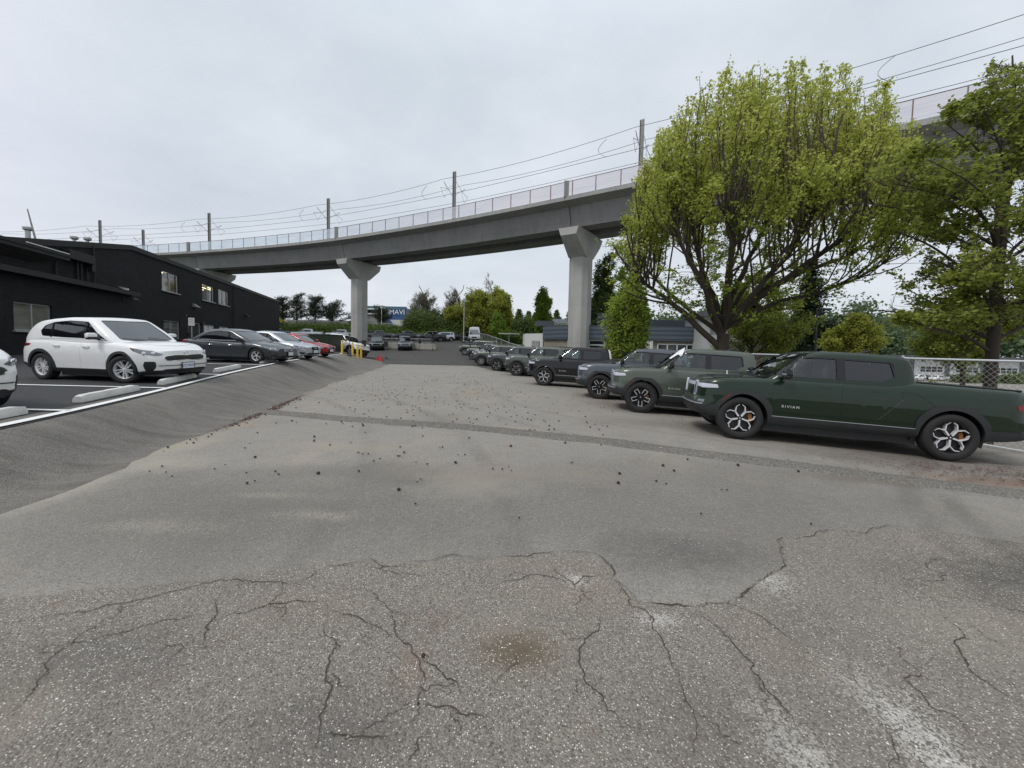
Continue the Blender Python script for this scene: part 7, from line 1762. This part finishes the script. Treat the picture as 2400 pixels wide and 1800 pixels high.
# half bare alders
AL=[(-25.0,104,11.6,'left of the three half bare tall trees behind the parked trucks'),(-21.8,105,12.4,'middle of the three half bare tall trees'),(-17.0,104,12.9,'right of the three half bare tall trees')]
for i,(x,y,h,l) in enumerate(AL):
    zb=3.2 if x>-20 else 4.; b=gz(x,y)
    ztop={0:17.0,1:18.4,2:18.8}[i]; hh=ztop-b
    def ins(q,hh=hh): return (q.x**2+q.y**2)<(3.3*math.sin(PI*clamp((q.z-1.5)/(hh-1.2))**.9)+.3)**2
    tree('alder_tree',l,(x,y,b),hh,None,3,True,LM['olive'],M['barkgrey'],'half bare tall trees behind the far lot',60+i,trunk_r=.2,inside=ins,up=.2,kids=(60,10,4),lens=(.30,.42,.5),ang=(48,42,45),per=3,spread=.2,size=.15,every=.5,maxc=1900,leaf_from=2,twigr=.024)
# evergreen shrubs below them
EV=[(-22.6,96,3.0,3,4.6),(-22.5,97,3.8,3,5.4),(-18.4,96,3.8,3,5.0),(-14.8,97,3.6,3,5.6),(-11.6,98,3.2,3,6.2),(-20.,100,4,3,6.6),(-21.5,100,3.6,3,6.4),(-15.5,101,4,3,7.0)]
el=['leftmost dark evergreen bush below the half bare trees','dark evergreen bush under the left half bare tree','dark evergreen bush under the middle half bare tree','dark evergreen bush right of the standing person','dark evergreen bush nearest the lamp post','rear dark evergreen bush behind the middle bare tree','rear dark evergreen bush behind the left bare tree','rear dark evergreen bush behind the right bare tree']
for i,(x,y,rx,ry,rz) in enumerate(EV): bush('evergreen_bush',el[i],(x,y,min(gz(x,y),4.0)-.2),rx*1.1,ry,rz*.95,2400,LM['mid'] if i!=5 else LM['dark'],.34,80+i,'dark evergreen bushes behind the far parked trucks')
small(-9.8,97,0,4.6,LM['yellow'],'rounded yellow green tree behind the lamp post and van',31,.34,9000,'broadleaf_tree','yellow green trees behind the white van',15.2)
small(-5.2,96,0,4.4,LM['yellow'],'fuller yellow green tree right above the white van',32,.34,9500,'broadleaf_tree','yellow green trees behind the white van',15.6)
small(-13.4,99,0,3.2,LM['yellow'],'pale thin yellow green tree left of the lamp post',33,.24,3500,'broadleaf_tree','yellow green trees behind the white van',12.)
small(-2.4,84,0,1.9,LM['col'],'narrow vivid green tree right of the white van',34,.24,5000,'broadleaf_tree',None,10.4)
tree('bare_tree','pale nearly bare treetop sticking up above the yellow green trees',(-7.4,103,gz(-7.4,103)),16.2,None,3,True,LM['olive'],M['barkgrey'],None,70,trunk_r=.2,inside=lambda q:(q.x**2+q.y**2)<5,up=.25,kids=(22,7,4),lens=(.25,.42,.5),ang=(40,40,45),per=2,spread=.14,size=.16,every=.8,maxc=900,leaf_from=2,twigr=.02)
cf=[(-1.2,118,10.2),(1.8,122,10.8),(4.6,118,9.8),(7.6,124,11.2),(10.6,120,9.4),(-3.2,115,9.),(13.6,126,11),(6.,114,8.6),(17,122,10.4),(20.5,124,11.5)]
cl_=['leftmost conifer','second conifer','third conifer','fourth conifer','fifth conifer','conifer nearest the vivid green tree','sixth conifer','shorter front conifer','seventh conifer','eighth conifer']
for i,(x,y,h) in enumerate(cf): conifer('conifer_tree',cl_[i]+' of the distant row between van and first pier',(x,y,2.0),h*1.05,4.2,LM['mid'],'distant conifers between van and first pier',100+i,droop=.2,size=.55,per=6,dens=1.6)
for i,(x,y,rx,rz) in enumerate(((-2.5,104,5.,8.),(3.5,104,5.6,7.5),(9.8,104,5.,6.6),(-.5,90,2.6,3.4))): bush('shrub',['shrub left, beneath the distant conifers behind the fence','middle shrub beneath the distant conifers','shrub beside the white garage wall','low shrub beneath the vivid green tree'][i],(x,y,2.),rx,3,rz,2600,LM['mid'] if i!=3 else LM['bramble'],.36,120+i,'shrubs behind the tall end of the fence')
# round trees and forest far right
def puff(x,y,z,rx,rz,n,m,sz,lab,seed,group): bush('distant_tree',lab,(x,y,z),rx,rx*.8,rz,n,m,sz,seed,group,'tree')
puff(108,125,-4,11,19,3800,LM['hill'],1.0,'tall rounded distant tree right of the dark spruce',140,'large distant trees beyond the lower lot')
puff(121,130,-4,10,15,3200,LM['hill'],1.0,'distant tree just right of the tallest rounded one',141,'large distant trees beyond the lower lot')
puff(92,128,-4,9,12,2600,LM['hill'],1.0,'distant tree half hidden by the dark spruce',142,'large distant trees beyond the lower lot')
rf=random.Random(77); C=[]
for i in range(26000):
    x=rf.uniform(60,420); y=rf.uniform(200,330); h=16+12*noise.noise(Vector((x*.012,y*.01,0)))+8*sstep(150,300,x); q=rf.random()**.6
    C.append((x,y,1.6+h*q+5*noise.noise(Vector((x*.09,y*.09,1)))*q))
o=leaf_mesh('forest',C,None,2.2,[LM['hill']],None,5,3,1.2,.6,.7); tagobj(o,'hazy wooded hillside far off on the right',None,None,'stuff')
C=[]
for i in range(16000):
    x=rf.uniform(-300,70); y=rf.uniform(170,260); h=5+4*noise.noise(Vector((x*.03,y*.03,0))); C.append((x,y,2.2+h*rf.random()))
o=leaf_mesh('forest',C,None,1.8,[LM['hill']],None,6,3,1.,.6,.7); tagobj(o,'distant belt of trees low on the horizon behind the bank',None,None,'stuff')
# bramble covered bank
C=[];
for i in range(15000):
    x=rf.uniform(-85,-13); y=rf.uniform(85,100.5); b=gz(x,y); hh=.3+.9*max(0,noise.noise(Vector((x*.35,y*.5,3)))+.35)
    C.append((x,y,b+hh*rf.random()))
o=leaf_mesh('brambles',C,None,.42,[LM['bramble']],None,7,4,.22,.5,.7); tagobj(o,'bright green brambles covering the bank behind the far trucks',None,None,'stuff')
C=[]
for i in range(2500):
    y=rf.uniform(26,75); x=fenx(y)+rf.uniform(.5,3); C.append((x,y,gz(x,y)+.05+.3*rf.random()**2))
o=leaf_mesh('weeds',C,None,.16,[LM['bramble']],None,8,3,.12,.9,.4); tagobj(o,'grass and weeds beyond the chain link fence',None,None,'stuff')
bush('gorse_bush','yellow flowering bush beside the far corner of the black building',(-57.3,98,5.2),2.,1.5,1.9,500,leafmat('gorse',(.35,.28,.02),(.55,.42,.03),.3),.26,150)
# ---------------------------------------------------------------- buildings in the background
def rib(name,c1,c2,sc,axis=2):
    m,nt,out=newmat(name); g=G(nt); v=g.objc(); sp=g.n('SeparateXYZ',i={0:v}).outputs[axis]
    f=g.math('FRACT',g.math('MULTIPLY',sp,sc)); cc=g.mix(g.ramp(f,[(.0,0),(.12,1),(.6,1),(.95,.35)]),c2,c1); g.bsdf(out,g.mix(g.math('MULTIPLY',g.noise(v,.5,4),.3),cc,tuple(x*.7 for x in c1)),.45,.2,g.bump(f,.8,.05)); return m
M['ribblue']=rib('ribbed_blue_steel',(.12,.145,.18),(.018,.024,.034),1.9)
M['tanblock']=simple('tan_block',(.23,.20,.165),.9,var=.25,vs=1.5,bump=.3,bs=3)
M['offwhite']=simple('off_white_wall',(.60,.61,.60),.8,var=.1,vs=.5); M['greyroof']=simple('grey_roof',(.10,.11,.125),.8,var=.2,vs=.4); M['glassdark']=simple('dark_pane',(.02,.025,.03),.05,var=0)
ga=thing('garage_building','low garage with blue ribbed fascia and white roller doors behind the first pier','building',(4.1,55,-.5),0)
gi=Matrix.Translation((-4.1,-55,.5))
def gpart(mb,name,mats,par=None,sm=None):
    o=mb.build(name,mats,par or ga,sm); o.matrix_parent_inverse=gi if par is None else Matrix(); return o
def wallseg(mb,a,b,z0,z1,m=0,th=.3):
    dx,dy=b[0]-a[0],b[1]-a[1]; l=math.hypot(dx,dy); n=(-dy/l*th,dx/l*th)
    V=[(a[0],a[1],z0),(b[0],b[1],z0),(b[0],b[1],z1),(a[0],a[1],z1),(a[0]+n[0],a[1]+n[1],z0),(b[0]+n[0],b[1]+n[1],z0),(b[0]+n[0],b[1]+n[1],z1),(a[0]+n[0],a[1]+n[1],z1)]
    mb.add(V,[(0,1,2,3),(5,4,7,6),(3,2,6,7),(0,4,5,1),(0,3,7,4),(1,5,6,2)],m)
A=(4.3,55.2);B=(6.9,51.5);Cc_=(34.,47.5)
mb=MB(); wallseg(mb,A,B,-.5,3.0); wallseg(mb,B,Cc_,-.5,3.0); gpart(mb,'wall',[M['tanblock']])
A2=(4.1,55.0);B2=(6.8,51.1);C2=(34.2,47.1)
mb=MB(); wallseg(mb,A2,B2,2.95,4.75,0,.5); wallseg(mb,B2,C2,2.95,4.75,0,.5); gpart(mb,'fascia',[M['ribblue']])
mb=MB(); mb.add([(4.2,55.2,4.7),(6.9,51.3,4.7),(34,47.3,4.7),(36,60,4.7),(8,66,4.7)],[(0,1,2,3,4)]); gpart(mb,'roof',[M['greyroof']])
mb=MB(); wallseg(mb,(11.3,54.0),(15.6,53.4),4.6,6.6,0,4); wallseg(mb,(12.6,53.),(14.4,52.7),4.7,5.6,0,1.2); gpart(mb,'upper_storey',[M['ribblue']])
mb=MB(); mb.box((13.2,56.2,6.9),(2.2,1.6,.7),0,None,.05); gpart(mb,'rooftop_unit',[M['offwhite']])
mb=MB(); mb.box((20,56,5.3),(9,3,1.2)); mb.box((3.6+1,58.5,5.3),(2.6,2,.7)); gpart(mb,'roof_parapet',[M['greyroof']])
def onf(t): return (lerp(B[0],Cc_[0],t),lerp(B[1],Cc_[1],t))
def rdoor(x0,x1,z1,rows,cols,lab):
    t0=(x0-B[0])/(Cc_[0]-B[0]); t1=(x1-B[0])/(Cc_[0]-B[0]); a=onf(t0);b=onf(t1); off=-.06
    d=Vector((b[0]-a[0],b[1]-a[1],0)); L=d.length; d/=L; n=Vector((d.y,-d.x,0))
    mb=MB()
    Mx=Matrix((d.to_4d(),(-n).to_4d(),(0,0,1,0),(a[0],a[1],0,1))).transposed(); Mx[3][0]=Mx[3][1]=Mx[3][2]=0
    H=z1+.5
    for i in range(cols+1): mb.box((L*i/cols,-.08,H/2-.5),(.14,.1,H),0,Mx)
    for j in range(rows+1): mb.box((L/2,-.10,-.5+H*j/rows),(L,.06,.12),0,Mx)
    o=gpart(mb,lab,[M['offwhite']]); mb=MB(); mb.box((L/2,-.05,H/2-.5),(L,.03,H),0,Mx); q=gpart(mb,'door_glass',[M['glassdark']],o); q.matrix_parent_inverse=Matrix()
rdoor(9.6,11.6,2.85,6,1,'window_door'); rdoor(18.0,22.5,2.55,4,4,'roller_door'); rdoor(23.3,27.6,2.55,4,4,'roller_door')
mb=MB(); wallseg(mb,(15.9,48.9),(17.0,48.7),-.5,2.9,0,.1); gpart(mb,'pilaster',[M['offwhite']])
wb_=thing('white_shed','white rendered shed with a roll up door left of the garage','building',(.9,62,-.4),0)
mb=MB(); V=[(1.6,63,-.4),(1.85,59.4,-.4),(4.3,57.,-.4),(8,62,-.4)]; 
for a,b in zip(V,V[1:]): wallseg(mb,a[:2],b[:2],-.4,3.85)
mb.add([(1.6,63,3.8),(1.85,59.4,3.8),(4.3,57,3.9),(8,62,3.9),(5,66,3.9)],[(0,1,2,3,4)]); o=mb.build('wall',[M['offwhite']],wb_); o.matrix_parent_inverse=Matrix.Translation((-.9,-62,.4))
mb=MB(); wallseg(mb,(2.75,57.9),(3.75,57.3),-.4,2.8,0,.1); o=mb.build('roll_up_door',[M['concrete']],wb_); o.matrix_parent_inverse=Matrix.Translation((-.9,-62,.4))
mb=MB(); mb.box((2.15,58.95,1.5),(.3,.2,.9)); mb.box((1.95,59.15,1.4),(.2,.2,.7)); o=mb.build('window',[M['glassdark']],wb_); o.matrix_parent_inverse=Matrix.Translation((-.9,-62,.4))
M['greywall']=simple('pale_grey_render',(.42,.43,.43),.8,var=.15,vs=.5)
wh=thing('white_building','tall white building behind the trunk of the big maple','building',(22,47,-4.),0); wi=Matrix.Translation((-22,-47,4))
mb=MB(); mb.box((24.8,49,.9),(5.6,5,9.8)); o=mb.build('wall',[M['greywall']],wh); o.matrix_parent_inverse=wi
mb=MB(); mb.box((24.8,48.8,6.0),(6.4,6,.5)); o=mb.build('roof_slab',[M['greyroof']],wh); o.matrix_parent_inverse=wi
for x,z,w_,h_ in ((23.3,4.6,1.,1.6),(25.8,4.6,1.6,1.6),(25.8,2.2,2.,1.6)):
    mb=MB(); mb.box((x,46.47,z),(w_,.06,h_)); o=mb.build('window',[M['glassdark'] if z<4 else M['pane']],wh); o.matrix_parent_inverse=wi
lw=thing('low_building','long white building with roller doors across the lower lot at the far right','building',(104,112,-4.6),0); li=Matrix.Translation((-104,-112,4.6))
mb=MB(); mb.box((150,118,-1.6),(96,10,6.2)); o=mb.build('wall',[M['offwhite']],lw); o.matrix_parent_inverse=li
mb=MB(); mb.box((150,117.5,1.7),(98,12,.5)); o=mb.build('roof',[M['greyroof']],lw); o.matrix_parent_inverse=li
for x in (108,118,128,139,150):
    mb=MB(); mb.box((x,112.9,-2.4),(6.6,.12,3.2)); d_=mb.build('roller_door',[M['offwhite']],lw); d_.matrix_parent_inverse=li
    mb=MB()
    for i in range(4):
        for j in range(2): mb.box((x-2.4+1.6*i,112.8,-3.1+.8*j+.9),(1.3,.06,.62))
    q=mb.build('door_glass',[M['glassdark']],d_)
    mb=MB(); mb.box((x+4.5,112.85,-1.6),(1.2,.12,6)); q=mb.build('pilaster',[M['ribblue']],lw); q.matrix_parent_inverse=li
o=sheet('lower_lot',lambda y:fenx(y)+4.8 if y<43 else (38 if y<50 else 45+.12*(y-60)),lambda y:260,[-5,0,5,10,15,20,25,30,35,40,42.9,43,50,60,70,80,90,100,110,114],90,[M['pale']],.03)
# low building and hedge in front
for i,(x,y) in enumerate(((88,101),(94,102),(100,102),(106,103))): bush('hedge_shrub',['first clipped shrub','second clipped shrub','third clipped shrub','fourth clipped shrub'][i]+' from the left beside the lower lot cars right of the trunk',(x+24,y-2,gz(x,y)),2.6,1.6,1.7,300,LM['mid'],.5,170+i,'clipped shrubs on the lower lot')
# blue sign building on the far left
bb=thing('blue_building','big box store wall with blue band and white lettering behind the alders','building',(-48,130,5),0); bi=Matrix.Translation((48,-130,-5))
mb=MB(); mb.box((-42,135,9.2),(15,9,9.4)); o=mb.build('wall',[M['bluewall'] if 'bluewall' in M else simple('blue_wall',(.035,.085,.22),.5,var=.15,vs=.3)],bb); o.matrix_parent_inverse=bi
mb=MB(); mb.box((-42,130.4,13.8),(15.2,.4,.9)); o=mb.build('top_band',[simple('teal_band',(.07,.14,.20),.5)],bb); o.matrix_parent_inverse=bi
t_=text_mesh('lettering','VIMAVI',2.2,M['white'],bb,Matrix.Translation((-38.4,130.1,12.4))@Matrix.Rotation(PI/2,4,'X'),.05); t_.matrix_parent_inverse=bi
mb=MB(); mb.add([(-38.5,126,9.7),(-33.,126,9.7),(-31.5,126,8.2),(-34.6,126,5.)],[(3,2,1,0)]); mb.add([(-38.5,126,9.7),(-33.,126,9.7),(-33,130,9.7),(-38.5,130,9.7)],[(0,1,2,3)]); o=mb.build('entrance_wing',[M['offwhite']],bb); o.matrix_parent_inverse=bi
gw=MB(); gw.box((-55,108,6.6),(44,.4,2.9)); o=gw.build('grey_wall',[M['concrete']]); tagobj(o,'long low grey wall behind the pine trunks on top of the bank','wall')
hs=thing('distant_house','pale building with a flat double roof behind the pines left of the second pier','building',(-42,118,5)); mb=MB(); mb.box((0,0,3.2),(8,5,6.4)); mb.build('wall',[M['concrete']],hs); mb=MB(); mb.box((0,-.2,5.6),(9,5.6,.35)); mb.box((0,-.2,7.),(8.6,5.4,.4)); mb.build('roof',[M['white']],hs); mb=MB(); mb.box((0,-2.55,6.3),(7.6,.08,.9)); mb.build('window',[M['glassdark']],hs)
h2=thing('distant_house','house with a grey pitched roof between the conifers and the first pier','building',(10.,112,2)); mb=MB(); mb.box((0,0,2.7),(9,7,5.4)); mb.build('wall',[M['offwhite']],h2); mb=MB(); mb.add([(-5,-4,5.3),(5,-4,5.3),(5,0,8.),(-5,0,8.),(-5,4,5.3),(5,4,5.3)],[(0,1,2,3),(3,2,5,4),(0,3,4),(1,5,2)]); mb.build('roof',[M['greyroof']],h2)
sc_=thing('bus_shelter','small flat roofed shelter behind the sloping fence','shelter',(-.6,66,1.6)); mb=MB(); mb.box((0,0,2.4),(3.4,1.6,.16)); mb.build('roof',[M['white']],sc_); mb=MB(); mb.tube([(0,0,-.5),(0,0,2.35)],.09,8); mb.build('post',[M['steel']],sc_)
print('LEAFCOUNT',CNT)
